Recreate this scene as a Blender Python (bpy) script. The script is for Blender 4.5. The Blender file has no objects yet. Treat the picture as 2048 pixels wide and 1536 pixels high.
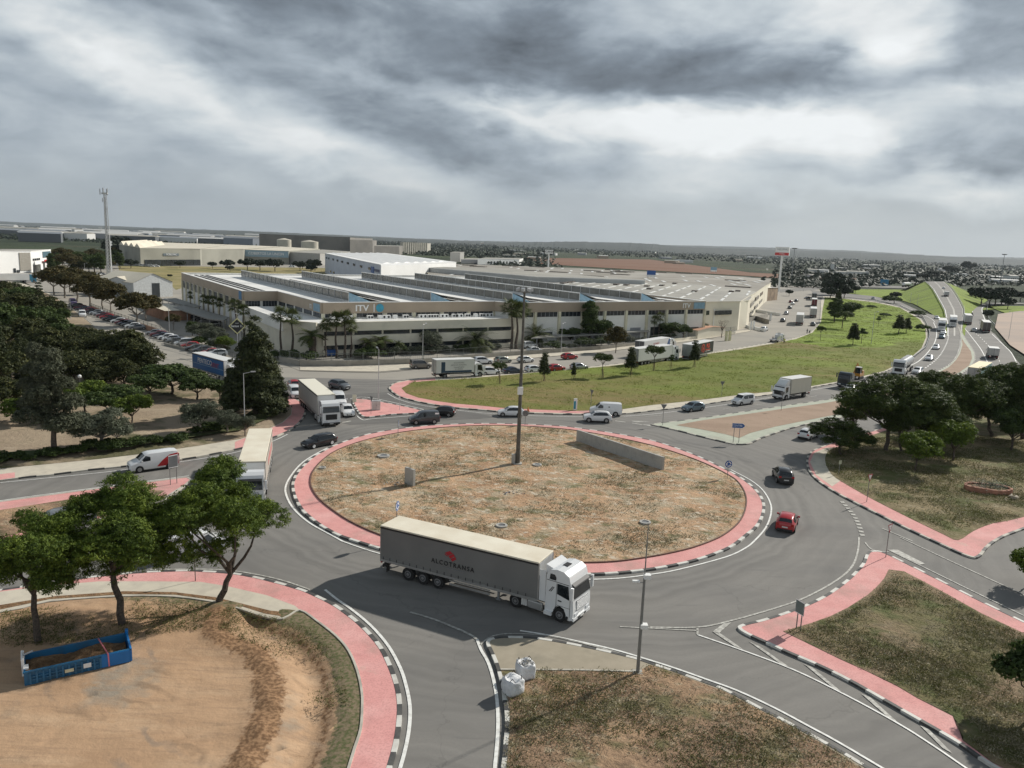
import bpy, bmesh, math, random
import numpy as np
from mathutils import Vector, Matrix
from mathutils.geometry import tessellate_polygon
R = math.radians
sc = bpy.context.scene
# ------------------------------------------------------------ camera
F = 1540.0; CX, CY = 1024.0, 768.0; CAMH = 26.0
_p = math.atan((768 - 488) / F); _r = R(2.2)
_fw = Vector((0, math.cos(_p), -math.sin(_p))); _rt = Vector((1, 0, 0)); _up = _rt.cross(_fw)
RT = _rt * math.cos(_r) + _up * math.sin(_r); UP = -_rt * math.sin(_r) + _up * math.cos(_r)
cam = bpy.data.cameras.new('camera'); camo = bpy.data.objects.new('camera', cam)
sc.collection.objects.link(camo); sc.camera = camo
M = Matrix((RT, UP, -_fw)).transposed().to_4x4(); M.translation = (0, 0, CAMH)
camo.matrix_world = M
cam.sensor_width = 36; cam.lens = F / 2048 * 36; cam.clip_start = 0.5; cam.clip_end = 60000
def G(x, y, z=0.0):
 "where the view ray through photo pixel x, y meets the height z"
 d = _fw + RT * ((x - CX) / F) - UP * ((y - CY) / F)
 t = (z - CAMH) / d.z
 return Vector((d.x * t, d.y * t, z))
def dirpx(x, y):
 return (_fw + RT * ((x - CX) / F) - UP * ((y - CY) / F)).normalized()
def HT(x, y, x2, y2):
 "height of a thing standing at ground pixel x, y whose top is at pixel row y2"
 g = G(x, y); lo, hi = 0.0, 120.0
 for _ in range(40):
  m = (lo + hi) / 2
  v = Vector((g.x, g.y, m - CAMH)); yy = CY - F * v.dot(UP) / v.dot(_fw)
  if yy > y2: lo = m
  else: hi = m
 return lo
# ------------------------------------------------------------ light
SUN_AZ = 39.0   # degrees from +x towards +y
SUN_EL = 32.5
sun = bpy.data.lights.new('sun', 'SUN'); sun.energy = 5.0; sun.angle = R(1.2); sun.color = (1, .95, .87)
so = bpy.data.objects.new('sun', sun); sc.collection.objects.link(so)
sd = Vector((math.cos(R(SUN_AZ)) * math.cos(R(SUN_EL)), math.sin(R(SUN_AZ)) * math.cos(R(SUN_EL)), math.sin(R(SUN_EL))))
so.rotation_euler = sd.to_track_quat('Z', 'Y').to_euler()
so.location = (40, 60, 80)
sc.view_settings.view_transform = 'Standard'; sc.view_settings.look = 'None'
sc.view_settings.exposure = 0.0; sc.view_settings.gamma = 1
def build_world():
 w = bpy.data.worlds.new('World'); sc.world = w; w.use_nodes = True
 nt = w.node_tree; nt.nodes.clear(); N = nt.nodes.new; L = nt.links.new
 def mth(op, a, b=None, c=None):
  n = N('ShaderNodeMath'); n.operation = op
  for i, v in enumerate((a, b, c)):
   if v is None: continue
   if isinstance(v, (int, float)): n.inputs[i].default_value = v
   else: L(v, n.inputs[i])
  return n.outputs[0]
 tc = N('ShaderNodeTexCoord'); sep = N('ShaderNodeSeparateXYZ'); L(tc.outputs['Generated'], sep.inputs[0])
 x, y, z = sep.outputs
 az = mth('DEGREES', mth('ARCTAN2', x, y)); el = mth('DEGREES', mth('ARCSINE', z))
 # cloud deck coordinates: a flat layer overhead seen in perspective, with wind streaks
 zz = mth('MAXIMUM', mth('ADD', z, .10), .02)
 px = mth('DIVIDE', x, zz); py = mth('DIVIDE', y, zz)
 cmb = N('ShaderNodeCombineXYZ'); L(px, cmb.inputs[0]); L(py, cmb.inputs[1])
 def noise(vec, scale, det=5, rough=.55, dist=0.0, off=(0, 0, 0), sc3=(1, 1, 1), rot=0):
  mp = N('ShaderNodeMapping'); L(vec, mp.inputs[0]); mp.inputs['Location'].default_value = off
  mp.inputs['Scale'].default_value = sc3; mp.inputs['Rotation'].default_value = (0, 0, R(rot))
  n = N('ShaderNodeTexNoise'); L(mp.outputs[0], n.inputs['Vector'])
  n.inputs['Scale'].default_value = scale; n.inputs['Detail'].default_value = det
  n.inputs['Roughness'].default_value = rough; n.inputs['Distortion'].default_value = dist
  return n.outputs['Fac']
 ae0 = N('ShaderNodeCombineXYZ'); L(az, ae0.inputs[0]); L(el, ae0.inputs[1]); nA = noise(ae0.outputs[0], .11, 5, .5, .4, (3, 1, 0), (1, 2.2, 1)); nB = noise(ae0.outputs[0], .15, 6, .52, .4, (9, 7, 2), (1, 2.2, 1))
 az = mth('MULTIPLY_ADD', mth('SUBTRACT', nA, .5), 13, az)
 el = mth('MULTIPLY_ADD', mth('SUBTRACT', nB, .5), 4.6, el)
 aev = N('ShaderNodeCombineXYZ'); L(az, aev.inputs[0]); L(el, aev.inputs[1]); tot = None
 # azimuth, elevation, half widths (deg), tilt, amount : the cloud masses and the gaps between them
 for (a, e, wa, we, t, amt) in (
  (3, 12.2, 12, 2.6, -8, -.22), (-14, 15.2, 13, 2.2, -10, -.17), (14, 11.2, 6, 1.6, 0, -.12),
  (-8, 8.2, 9, 1.5, -12, -.13), (1, 5.0, 11, 1.0, -6, -.12), (22, 10.6, 7, 1.3, -4, -.15),
  (23.5, 13.2, 2.6, 1.5, 10, .50), (18.5, 15.6, 5, 1.4, 0, .26), (29, 10.2, 2.0, .8, 0, .22),
  (21.5, 8.6, 7, 1.5, 0, .46), (8, 8.8, 7, 1.1, -2, .44), (14, 7.2, 7, 1.3, 0, .34),
  (-3, 9.6, 7, .7, -10, .18), (-28, 11.0, 6, 1.3, -25, .30), (-20, 14.0, 4, 1.0, -30, .10), (-14, 6.2, 9, 1.3, -16, .24),
  (-8.5, 3.4, 4, .5, -10, .10), (-22, 4.2, 8, 1.0, -14, .06), (30, 4.3, 5, .9, 0, .30), (12, 4.5, 8, 1.2, 0, .26),
  (26, 6.3, 6, .9, 0, -.12), (31, 8.2, 4, 1.0, 0, -.08), (31, 12.5, 4, 1.4, 0, -.06), (-30, 7.5, 5, 1.5, -15, -.02),
  (34, 14.8, 5, 1.2, 0, -.04), (-31, 15, 5, 1, -10, -.10)):
  mp = N('ShaderNodeMapping'); mp.vector_type = 'TEXTURE'; L(aev.outputs[0], mp.inputs[0]); mp.inputs['Location'].default_value = (a, e, 0)
  mp.inputs['Rotation'].default_value = (0, 0, R(t)); mp.inputs['Scale'].default_value = (wa * 2.1, we * 2.1, 1)
  gr = N('ShaderNodeTexGradient'); gr.gradient_type = 'SPHERICAL'; L(mp.outputs[0], gr.inputs[0])
  g = mth('MULTIPLY', mth('POWER', gr.outputs[1], 1.4), amt * 1.28)
  tot = g if tot is None else mth('ADD', tot, g)
 d1 = noise(cmb.outputs[0], .75, 6, .55, .3, (1, 2, 0), (1, 1.3, 1), 20)
 d2 = noise(ae0.outputs[0], .17, 8, .52, .5, (5, 2, 3), (.7, 1.9, 1), -5)
 d3 = noise(ae0.outputs[0], .45, 8, .55, .2, (2, 8, 1), (.8, 1.5, 1), -4)
 det = mth('ADD', mth('MULTIPLY', mth('SUBTRACT', d1, .5), .16), mth('ADD', mth('MULTIPLY', mth('SUBTRACT', d2, .5), .62), mth('MULTIPLY', mth('SUBTRACT', d3, .5), .24)))
 fade = mth('MULTIPLY', N_clamp(mth, el, 1.5, 7), 1.0)
 b = mth('ADD', mth('ADD', .485, tot), mth('MULTIPLY', det, mth('MULTIPLY_ADD', fade, .60, .36)))
 # out of view the sky is shaped for fill light: dimmed overhead, raised behind
 hi = N_clamp(mth, el, 17, 26)
 b = mth('ADD', mth('MULTIPLY', b, mth('SUBTRACT', 1, hi)), mth('MULTIPLY', mth('MULTIPLY_ADD', d1, .22, .12), hi))
 back = N_clamp(mth, mth('MULTIPLY', y, -1), -.25, .35)
 b = mth('MULTIPLY', b, mth('MULTIPLY_ADD', back, .45, 1))
 b = mth('MAXIMUM', b, .05)
 rmp = N('ShaderNodeValToRGB'); L(b, rmp.inputs[0]); cr = rmp.color_ramp
 cr.elements[0].position = 0; cr.elements[0].color = (0.02, .022, .026, 1)
 cr.elements[1].position = 1; cr.elements[1].color = (.93, .96, .97, 1)
 for pos, col in ((.15, (.13, .155, .185)), (.3, (.23, .275, .325)), (.45, (.39, .45, .51)), (.62, (.59, .65, .69)), (.8, (.80, .83, .84))):
  e = cr.elements.new(pos); e.color = col + (1,)
 # warm veil close to the horizon
 wv = N('ShaderNodeMix'); wv.data_type = 'RGBA'
 hz = mth('SUBTRACT', 1, N_clamp(mth, el, .5, 6.5)); L(mth('MULTIPLY', hz, .5), wv.inputs[0])
 L(rmp.outputs[0], wv.inputs[6])
 hc = N('ShaderNodeMix'); hc.data_type = 'RGBA'; L(N_clamp(mth, az, -10, 22), hc.inputs[0])
 hc.inputs[6].default_value = (.35, .39, .41, 1); hc.inputs[7].default_value = (.60, .62, .59, 1)
 L(hc.outputs[2], wv.inputs[7])
 sky = N('ShaderNodeTexSky'); sky.sky_type = 'NISHITA'; sky.sun_disc = False
 sky.sun_elevation = R(SUN_EL); sky.sun_rotation = R(90 - SUN_AZ)
 bg1 = N('ShaderNodeBackground'); L(sky.outputs[0], bg1.inputs[0]); bg1.inputs[1].default_value = .05
 bg2 = N('ShaderNodeBackground'); L(wv.outputs[2], bg2.inputs[0]); bg2.inputs[1].default_value = 1.0
 mx = N('ShaderNodeMixShader'); mx.inputs[0].default_value = .95
 L(bg1.outputs[0], mx.inputs[1]); L(bg2.outputs[0], mx.inputs[2])
 out = N('ShaderNodeOutputWorld'); L(mx.outputs[0], out.inputs[0])
def N_clamp(mth, v, a, b):
 n = mth('DIVIDE', mth('SUBTRACT', v, a), b - a)
 n = mth('MINIMUM', mth('MAXIMUM', n, 0.0), 1.0)
 return mth('MULTIPLY', mth('MULTIPLY', n, n), mth('MULTIPLY_ADD', n, -2, 3))
build_world()
sc.cycles.max_bounces = 5; sc.cycles.diffuse_bounces = 2; sc.cycles.glossy_bounces = 2; sc.cycles.transparent_max_bounces = 6
sc.world.cycles.sampling_method = 'MANUAL'; sc.world.cycles.sample_map_resolution = 512
# ------------------------------------------------------------ materials
MATS = {}
def _nt(name):
 m = bpy.data.materials.new(name); m.use_nodes = True
 nt = m.node_tree; b = nt.nodes['Principled BSDF']
 return m, nt, b
def mat(name, col, rough=.6, metal=0.0, var=.12, scale=1.5, bump=0.0, bscale=8, col2=None, spec=.5, coat=0.0, emit=0, lo=.35, hi=.65):
 "plain surface whose colour wanders a little with a noise"
 if name in MATS: return MATS[name]
 m, nt, b = _nt(name); N = nt.nodes.new; L = nt.links.new
 tc = N('ShaderNodeTexCoord'); n = N('ShaderNodeTexNoise'); L(tc.outputs['Object'], n.inputs['Vector'])
 n.inputs['Scale'].default_value = scale; n.inputs['Detail'].default_value = 6
 rp = N('ShaderNodeMapRange'); L(n.outputs['Fac'], rp.inputs[0]); rp.inputs[1].default_value = lo; rp.inputs[2].default_value = hi
 mx = N('ShaderNodeMix'); mx.data_type = 'RGBA'; L(rp.outputs[0], mx.inputs[0])
 if col2 is None: c1 = [c * (1 - var) for c in col]; c2 = [min(1, c * (1 + var)) for c in col]
 else: c1, c2 = col, col2
 mx.inputs[6].default_value = (*c1, 1); mx.inputs[7].default_value = (*c2, 1)
 L(mx.outputs[2], b.inputs['Base Color'])
 b.inputs['Roughness'].default_value = rough; b.inputs['Metallic'].default_value = metal
 b.inputs['Specular IOR Level'].default_value = spec; b.inputs['Coat Weight'].default_value = coat
 if emit: b.inputs['Emission Strength'].default_value = emit; b.inputs['Emission Color'].default_value = (*col, 1)
 if bump:
  n2 = N('ShaderNodeTexNoise'); L(tc.outputs['Object'], n2.inputs['Vector']); n2.inputs['Scale'].default_value = bscale
  n2.inputs['Detail'].default_value = 5
  bp = N('ShaderNodeBump'); bp.inputs['Strength'].default_value = bump; bp.inputs['Distance'].default_value = .1
  L(n2.outputs['Fac'], bp.inputs['Height']); L(bp.outputs[0], b.inputs['Normal'])
 MATS[name] = m; return m
def layered(name, base, layers, rough=.95, bump=.4, bscale=3, bdist=.15):
 "soil, asphalt, grass: base colour and noise-masked patches; layer = (colour, scale, lo, hi, detail, stretch, rot, strength)"
 if name in MATS: return MATS[name]
 m, nt, b = _nt(name); N = nt.nodes.new; L = nt.links.new
 tc = N('ShaderNodeTexCoord'); cur = N('ShaderNodeRGB'); cur.outputs[0].default_value = (*base, 1); cur = cur.outputs[0]
 for i, (col, s, lo, hi, det, st, rot, k) in enumerate(layers):
  mp = N('ShaderNodeMapping'); L(tc.outputs['Object'], mp.inputs[0]); mp.inputs['Location'].default_value = (i * 13.7, i * 5.1, 0)
  mp.inputs['Rotation'].default_value = (0, 0, R(rot)); mp.inputs['Scale'].default_value = (st, 1, 1)
  n = N('ShaderNodeTexNoise'); L(mp.outputs[0], n.inputs['Vector']); n.inputs['Scale'].default_value = s
  n.inputs['Detail'].default_value = det; n.inputs['Roughness'].default_value = .62
  rp = N('ShaderNodeMapRange'); L(n.outputs['Fac'], rp.inputs[0]); rp.inputs[1].default_value = lo; rp.inputs[2].default_value = hi
  rp.inputs[4].default_value = k
  mx = N('ShaderNodeMix'); mx.data_type = 'RGBA'; L(rp.outputs[0], mx.inputs[0]); L(cur, mx.inputs[6]); mx.inputs[7].default_value = (*col, 1)
  cur = mx.outputs[2]
 L(cur, b.inputs['Base Color']); b.inputs['Roughness'].default_value = rough; b.inputs['Specular IOR Level'].default_value = .25
 if bump:
  n2 = N('ShaderNodeTexNoise'); L(tc.outputs['Object'], n2.inputs['Vector']); n2.inputs['Scale'].default_value = bscale
  n2.inputs['Detail'].default_value = 8; n2.inputs['Roughness'].default_value = .65
  bp = N('ShaderNodeBump'); bp.inputs['Strength'].default_value = bump; bp.inputs['Distance'].default_value = bdist
  L(n2.outputs['Fac'], bp.inputs['Height']); L(bp.outputs[0], b.inputs['Normal'])
 MATS[name] = m; return m
def leafmat(name, c1, c2, c3=None, trans=.25):
 if name in MATS: return MATS[name]
 m, nt, b = _nt(name); N = nt.nodes.new; L = nt.links.new
 g = N('ShaderNodeNewGeometry'); tc = N('ShaderNodeTexCoord'); n = N('ShaderNodeTexNoise')
 L(tc.outputs['Object'], n.inputs['Vector']); n.inputs['Scale'].default_value = .7; n.inputs['Detail'].default_value = 3
 ad = N('ShaderNodeMath'); ad.operation = 'MULTIPLY_ADD'; L(g.outputs['Random Per Island'], ad.inputs[0]); ad.inputs[1].default_value = .55
 sb = N('ShaderNodeMath'); sb.operation = 'MULTIPLY_ADD'; L(n.outputs['Fac'], sb.inputs[0]); sb.inputs[1].default_value = 1.3; sb.inputs[2].default_value = -.42
 L(sb.outputs[0], ad.inputs[2])
 rp = N('ShaderNodeValToRGB'); L(ad.outputs[0], rp.inputs[0]); cr = rp.color_ramp
 cr.elements[0].color = (*c1, 1); cr.elements[1].color = (*(c3 or c2), 1); e = cr.elements.new(.55); e.color = (*c2, 1)
 L(rp.outputs[0], b.inputs['Base Color']); b.inputs['Roughness'].default_value = .7; b.inputs['Specular IOR Level'].default_value = .25
 tr = N('ShaderNodeBsdfTranslucent'); L(rp.outputs[0], tr.inputs[0]); ms = N('ShaderNodeMixShader'); ms.inputs[0].default_value = trans
 out = nt.nodes['Material Output']; L(b.outputs[0], ms.inputs[1]); L(tr.outputs[0], ms.inputs[2]); L(ms.outputs[0], out.inputs[0])
 MATS[name] = m; return m
# ------------------------------------------------------------ object helpers
COL = sc.collection
def setp(o, label=None, cat=None, group=None, kind=None):
 if label: o['label'] = label
 if cat: o['category'] = cat
 if group: o['group'] = group
 if kind: o['kind'] = kind
 return o
def empty(name, loc, rz=0.0, label=None, cat=None, group=None, s=1.0):
 o = bpy.data.objects.new(name, None); COL.objects.link(o); o.location = loc; o.rotation_euler = (0, 0, rz); o.scale = (s, s, s)
 o.empty_display_size = .2
 return setp(o, label, cat, group)
def kids(o): return [c for c in bpy.data.objects if c.parent == o]
KC = {}
def reg(o, parent):
 if parent is not None:
  o.parent = parent; KC.setdefault(parent.name, []).append(o)
 return o
def copy_tree(o, parent=None):
 c = o.copy(); COL.objects.link(c); reg(c, parent)
 for ch in KC.get(o.name, []): copy_tree(ch, c)
 return c
class MB:
 "collects faces of one mesh object, with a material slot per name"
 def __init__(s): s.v = []; s.f = []; s.m = []; s.mats = []; s.sm = []
 def mi(s, m):
  if m not in s.mats: s.mats.append(m)
  return s.mats.index(m)
 def add(s, vs, fs, m, smooth=False):
  o = len(s.v); s.v.extend([tuple(v) for v in vs]); k = s.mi(m)
  for f in fs: s.f.append([i + o for i in f]); s.m.append(k); s.sm.append(smooth)
 def box(s, x0, x1, y0, y1, z0, z1, m, skip=''):
  v = [(x0, y0, z0), (x1, y0, z0), (x1, y1, z0), (x0, y1, z0), (x0, y0, z1), (x1, y0, z1), (x1, y1, z1), (x0, y1, z1)]
  s.add(v, [(3, 2, 1, 0), (4, 5, 6, 7), (0, 1, 5, 4), (1, 2, 6, 5), (2, 3, 7, 6), (3, 0, 4, 7)], m)
 def hexa(s, b, t, m):
  "four bottom and four top points"
  s.add(list(b) + list(t), [(3, 2, 1, 0), (4, 5, 6, 7), (0, 1, 5, 4), (1, 2, 6, 5), (2, 3, 7, 6), (3, 0, 4, 7)], m)
 def quad(s, a, b, c, d, m, smooth=False): s.add([a, b, c, d], [(0, 1, 2, 3)], m, smooth)
 def tube(s, p, q, r0, r1, m, n=8, cap=True):
  p = Vector(p); q = Vector(q); d = (q - p)
  if d.length < 1e-6: return
  z = d.normalized(); a = z.orthogonal().normalized(); b = z.cross(a); vs = []
  for k, (c, r) in enumerate(((p, r0), (q, r1))):
   for i in range(n):
    t = 2 * math.pi * i / n; vs.append(c + (a * math.cos(t) + b * math.sin(t)) * r)
  fs = [(i, (i + 1) % n, n + (i + 1) % n, n + i) for i in range(n)]
  s.add(vs, fs, m, n > 5)
  if cap: s.add(vs, [tuple(range(n - 1, -1, -1)), tuple(range(n, 2 * n))], m)
 def wheel(s, c, r, w, m, n=20, axis='y'):
  c = Vector(c); s.tube(c - Vector((0, w / 2, 0)), c + Vector((0, w / 2, 0)), r, r, m, n)
 def prism(s, pts, z0, z1, m, mt=None, bottom=False):
  "flat outline (ccw) pushed from z0 to z1"
  n = len(pts); vs = [(p[0], p[1], z0) for p in pts] + [(p[0], p[1], z1) for p in pts]
  s.add(vs, [(i, (i + 1) % n, n + (i + 1) % n, n + i) for i in range(n)], m)
  tr = tessellate_polygon([[Vector((p[0], p[1], 0)) for p in pts]])
  top = []
  for t in tr:
   a, b, c = [Vector((pts[i][0], pts[i][1], 0)) for i in t]
   t = t if (b - a).cross(c - a).z > 0 else t[::-1]; top.append(t)
  s.add([(p[0], p[1], z1) for p in pts], top, mt or m)
  if bottom: s.add([(p[0], p[1], z0) for p in pts], [t[::-1] for t in top], m)
 def profile(s, pts, y0, y1, m, smooth=False):
  "outline in x-z pushed along y"
  n = len(pts); vs = [(p[0], y0, p[1]) for p in pts] + [(p[0], y1, p[1]) for p in pts]
  s.add(vs, [(i, (i + 1) % n, n + (i + 1) % n, n + i) for i in range(n)], m, smooth)
  tr = tessellate_polygon([[Vector((p[0], p[1], 0)) for p in pts]])
  s.add([(p[0], y0, p[1]) for p in pts], tr, m); s.add([(p[0], y1, p[1]) for p in pts], [t[::-1] for t in tr], m)
 def build(s, name, parent=None, loc=None, bevel=0, **kw):
  me = bpy.data.meshes.new(name); me.from_pydata(s.v, [], s.f)
  for m in s.mats: me.materials.append(m)
  me.polygons.foreach_set('material_index', s.m); me.polygons.foreach_set('use_smooth', s.sm)
  if s.fixn:
   bm = bmesh.new(); bm.from_mesh(me); bmesh.ops.recalc_face_normals(bm, faces=bm.faces); bm.to_mesh(me); bm.free()
  me.update(); o = bpy.data.objects.new(name, me); COL.objects.link(o); reg(o, parent)
  if loc is not None: o.location = loc
  if bevel:
   b = o.modifiers.new('bevel', 'BEVEL'); b.width = bevel; b.segments = 2; b.limit_method = 'ANGLE'; b.angle_limit = R(40)
  return setp(o, **kw)
 fixn = True
def text(s, size, m, parent, loc, rot, name='lettering', ext=.01, sx=1.0, align='CENTER', bold=0.0, space=1.0):
 c = bpy.data.curves.new(name, 'FONT'); c.body = s; c.size = size; c.extrude = ext; c.align_x = align; c.align_y = 'CENTER'
 c.offset = bold; c.space_character = space; c.resolution_u = 3
 t = bpy.data.objects.new(name, c); COL.objects.link(t); dg = bpy.context.evaluated_depsgraph_get()
 me = bpy.data.meshes.new_from_object(t.evaluated_get(dg)); me.name = name; bpy.data.objects.remove(t)
 me.materials.clear(); me.materials.append(m)
 o = bpy.data.objects.new(name, me); COL.objects.link(o); reg(o, parent); o.location = loc; o.rotation_euler = rot; o.scale = (sx, 1, 1)
 return o
def smooth_poly(pts, closed=True, sub=4):
 "Catmull-Rom through points"
 P = [Vector(p) for p in pts]; n = len(P); out = []
 rng = range(n) if closed else range(n - 1)
 for i in rng:
  p0 = P[(i - 1) % n] if closed or i > 0 else P[i]; p1 = P[i]; p2 = P[(i + 1) % n]; p3 = P[(i + 2) % n] if closed or i < n - 2 else p2
  for k in range(sub):
   t = k / sub
   out.append(.5 * ((2 * p1) + (p2 - p0) * t + (2 * p0 - 5 * p1 + 4 * p2 - p3) * t * t + (3 * p1 - p0 - 3 * p2 + p3) * t ** 3))
 if not closed: out.append(P[-1])
 return out
def area(pts): return sum(pts[i][0] * pts[(i + 1) % len(pts)][1] - pts[(i + 1) % len(pts)][0] * pts[i][1] for i in range(len(pts))) / 2
def GP(px, z=0.0): return [G(x, y, z) for x, y in px]
def offset(pts, d, closed=True):
 "shift a ccw outline inwards by d"
 n = len(pts); out = []
 for i in range(n):
  a = pts[(i - 1) % n] if closed or i > 0 else pts[i]; b = pts[(i + 1) % n] if closed or i < n - 1 else pts[i]
  t = Vector((b[0] - a[0], b[1] - a[1])); t = t.normalized() if t.length > 1e-9 else Vector((1, 0))
  out.append(Vector((pts[i][0] - t.y * d, pts[i][1] + t.x * d, 0)))
 return out
def sheet(name, pts, z, m, kind='structure', zb=None, hole=None):
 if area(pts) < 0: pts = pts[::-1]
 if hole is not None:
  if area(hole) > 0: hole = hole[::-1]
  b = MB(); b.fixn = False; allp = list(pts) + list(hole); fs = []
  for t in tessellate_polygon([[Vector((p[0], p[1], 0)) for p in pts], [Vector((p[0], p[1], 0)) for p in hole]]):
   a, c, d = [Vector((allp[i][0], allp[i][1], 0)) for i in t]; fs.append(t if (c - a).cross(d - a).z > 0 else t[::-1])
  b.add([(p[0], p[1], z) for p in allp], fs, m); return b.build(name, kind=kind)
 b = MB(); b.fixn = False
 tr = tessellate_polygon([[Vector((p[0], p[1], 0)) for p in pts]]); fs = []
 for t in tr:
  a, c, d = [Vector((pts[i][0], pts[i][1], 0)) for i in t]; fs.append(t if (c - a).cross(d - a).z > 0 else t[::-1])
 b.add([(p[0], p[1], z) for p in pts], fs, m)
 if zb is not None:
  n = len(pts); b.add([(p[0], p[1], zb) for p in pts] + [(p[0], p[1], z) for p in pts], [(i, (i + 1) % n, n + (i + 1) % n, n + i) for i in range(n)], m)
 return b.build(name, kind=kind)
def ribbon(mb, pts, w, z, m, dash=None, gap=None):
 pts = [Vector((p[0], p[1], 0)) for p in pts]
 if dash:
  out = []; seg = []; acc = 0; on = True
  dense = []
  for a, b in zip(pts[:-1], pts[1:]):
   k = max(1, int((b - a).length / .15))
   dense += [a.lerp(b, i / k) for i in range(k)]
  last = dense[0]; cur = [last]
  for p in dense[1:]:
   acc += (p - last).length; last = p
   if on: cur.append(p)
   if on and acc >= dash:
    ribbon(mb, [cur[0], cur[len(cur) // 2], cur[-1]], w, z, m); on = False; acc = 0
   elif not on and acc >= gap: on = True; acc = 0; cur = [p]
  return
 n = len(pts); L = []; Rr = []
 for i in range(n):
  a = pts[max(i - 1, 0)]; b = pts[min(i + 1, n - 1)]; t = (b - a).normalized()
  nn = Vector((-t.y, t.x, 0)) * w / 2; L.append(pts[i] + nn); Rr.append(pts[i] - nn)
 vs = [(p.x, p.y, z) for p in L] + [(p.x, p.y, z) for p in Rr]
 mb.add(vs, [(n + i, n + i + 1, i + 1, i) for i in range(n - 1)], m)
def kerb(name, pts, w, z1, m1, m2=None, seg=1.0, closed=True, z0=-.02):
 "kerb stones along a ccw outline, inside it; two paints alternate"
 inn = offset(pts, w, closed); b = MB(); n = len(pts); acc = 0; k = 0; rng = n if closed else n - 1
 for i in range(rng):
  j = (i + 1) % n; a, c = Vector(pts[i]), Vector(pts[j]); ai, ci = inn[i], inn[j]; l = (c - a).length
  if l < 1e-6: continue
  s = 0.0
  while s < l - 1e-6:
   e = min(l, s + seg - acc); m = m1 if (m2 is None or k % 2 == 0) else m2
   p, q = a.lerp(c, s / l), a.lerp(c, e / l); pi, qi = ai.lerp(ci, s / l), ai.lerp(ci, e / l)
   b.add([(p.x, p.y, z0), (q.x, q.y, z0), (q.x, q.y, z1), (p.x, p.y, z1), (qi.x, qi.y, z1), (pi.x, pi.y, z1), (qi.x, qi.y, z0), (pi.x, pi.y, z0)],
      [(0, 1, 2, 3), (3, 2, 4, 5), (5, 4, 6, 7)], m)
   acc += e - s; s = e
   if acc >= seg - 1e-6: acc = 0; k += 1
 b.fixn = False
 return b.build(name, kind='structure')
# ============================================================ ground materials
ASPH = layered('asphalt', (.215, .205, .187), [((.165, .16, .15), .16, .42, .62, 6, .35, 20, .8), ((.245, .232, .21), .07, .5, .7, 5, 1, 60, .6), ((.185, .178, .168), 6, .4, .7, 3, 1, 0, .5), ((.14, .137, .13), .9, .62, .72, 6, .15, -30, .5)], rough=.85, bump=.15, bscale=30, bdist=.02)
def wear_rings(m):
 nt = m.node_tree; N = nt.nodes.new; L = nt.links.new; bs = nt.nodes['Principled BSDF']; src = bs.inputs['Base Color'].links[0].from_socket
 tc = N('ShaderNodeTexCoord'); ds = N('ShaderNodeVectorMath'); ds.operation = 'DISTANCE'; L(tc.outputs['Object'], ds.inputs[0]); ds.inputs[1].default_value = (1.6, 84, 0)
 n = N('ShaderNodeTexNoise'); L(tc.outputs['Object'], n.inputs['Vector']); n.inputs['Scale'].default_value = .12; n.inputs['Detail'].default_value = 5
 cx = N('ShaderNodeCombineXYZ'); ad = N('ShaderNodeMath'); ad.operation = 'MULTIPLY_ADD'; L(n.outputs['Fac'], ad.inputs[0]); ad.inputs[1].default_value = 5; L(ds.outputs['Value'], ad.inputs[2]); L(ad.outputs[0], cx.inputs[0])
 n2 = N('ShaderNodeTexNoise'); L(cx.outputs[0], n2.inputs['Vector']); n2.inputs['Scale'].default_value = .9; n2.inputs['Detail'].default_value = 5
 rp = N('ShaderNodeMapRange'); L(n2.outputs['Fac'], rp.inputs[0]); rp.inputs[1].default_value = .3; rp.inputs[2].default_value = .7; rp.inputs[3].default_value = .84; rp.inputs[4].default_value = 1.14
 vm = N('ShaderNodeVectorMath'); vm.operation = 'SCALE'; L(src, vm.inputs[0]); L(rp.outputs[0], vm.inputs['Scale'])
 vo = N('ShaderNodeTexVoronoi'); vo.feature = 'DISTANCE_TO_EDGE'; wp = N('ShaderNodeTexNoise'); wp.inputs['Scale'].default_value = .5; wp.inputs['Detail'].default_value = 6; L(tc.outputs['Object'], wp.inputs['Vector']); wa = N('ShaderNodeVectorMath'); wa.operation = 'MULTIPLY_ADD'; L(wp.outputs['Color'], wa.inputs[0]); wa.inputs[1].default_value = (4, 4, 0); L(tc.outputs['Object'], wa.inputs[2]); L(wa.outputs[0], vo.inputs['Vector']); vo.inputs['Scale'].default_value = .06
 wn = N('ShaderNodeMapRange'); L(vo.outputs['Distance'], wn.inputs[0]); wn.inputs[1].default_value = .0005; wn.inputs[2].default_value = .003; wn.inputs[3].default_value = .86; wn.inputs[4].default_value = 1
 v2 = N('ShaderNodeVectorMath'); v2.operation = 'SCALE'; L(vm.outputs[0], v2.inputs[0]); L(wn.outputs[0], v2.inputs['Scale']); L(v2.outputs[0], bs.inputs['Base Color'])
wear_rings(ASPH)
ASPH2 = layered('asphalt_pale', (.34, .315, .27), [((.28, .265, .235), .10, .42, .62, 6, .4, 30, .8), ((.40, .37, .32), .05, .5, .7, 5, 1, 60, .7), ((.24, .23, .21), .6, .6, .75, 6, .2, 28, .5), ((.30, .28, .25), 3, .4, .7, 4, 1, 0, .4)], rough=.9, bump=.1, bscale=20, bdist=.02)
ASPH3 = layered('asphalt_patch', (.135, .13, .122), [((.17, .165, .155), .3, .42, .62, 6, .5, 20, .7)], rough=.85, bump=.1, bscale=30, bdist=.02)
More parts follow.
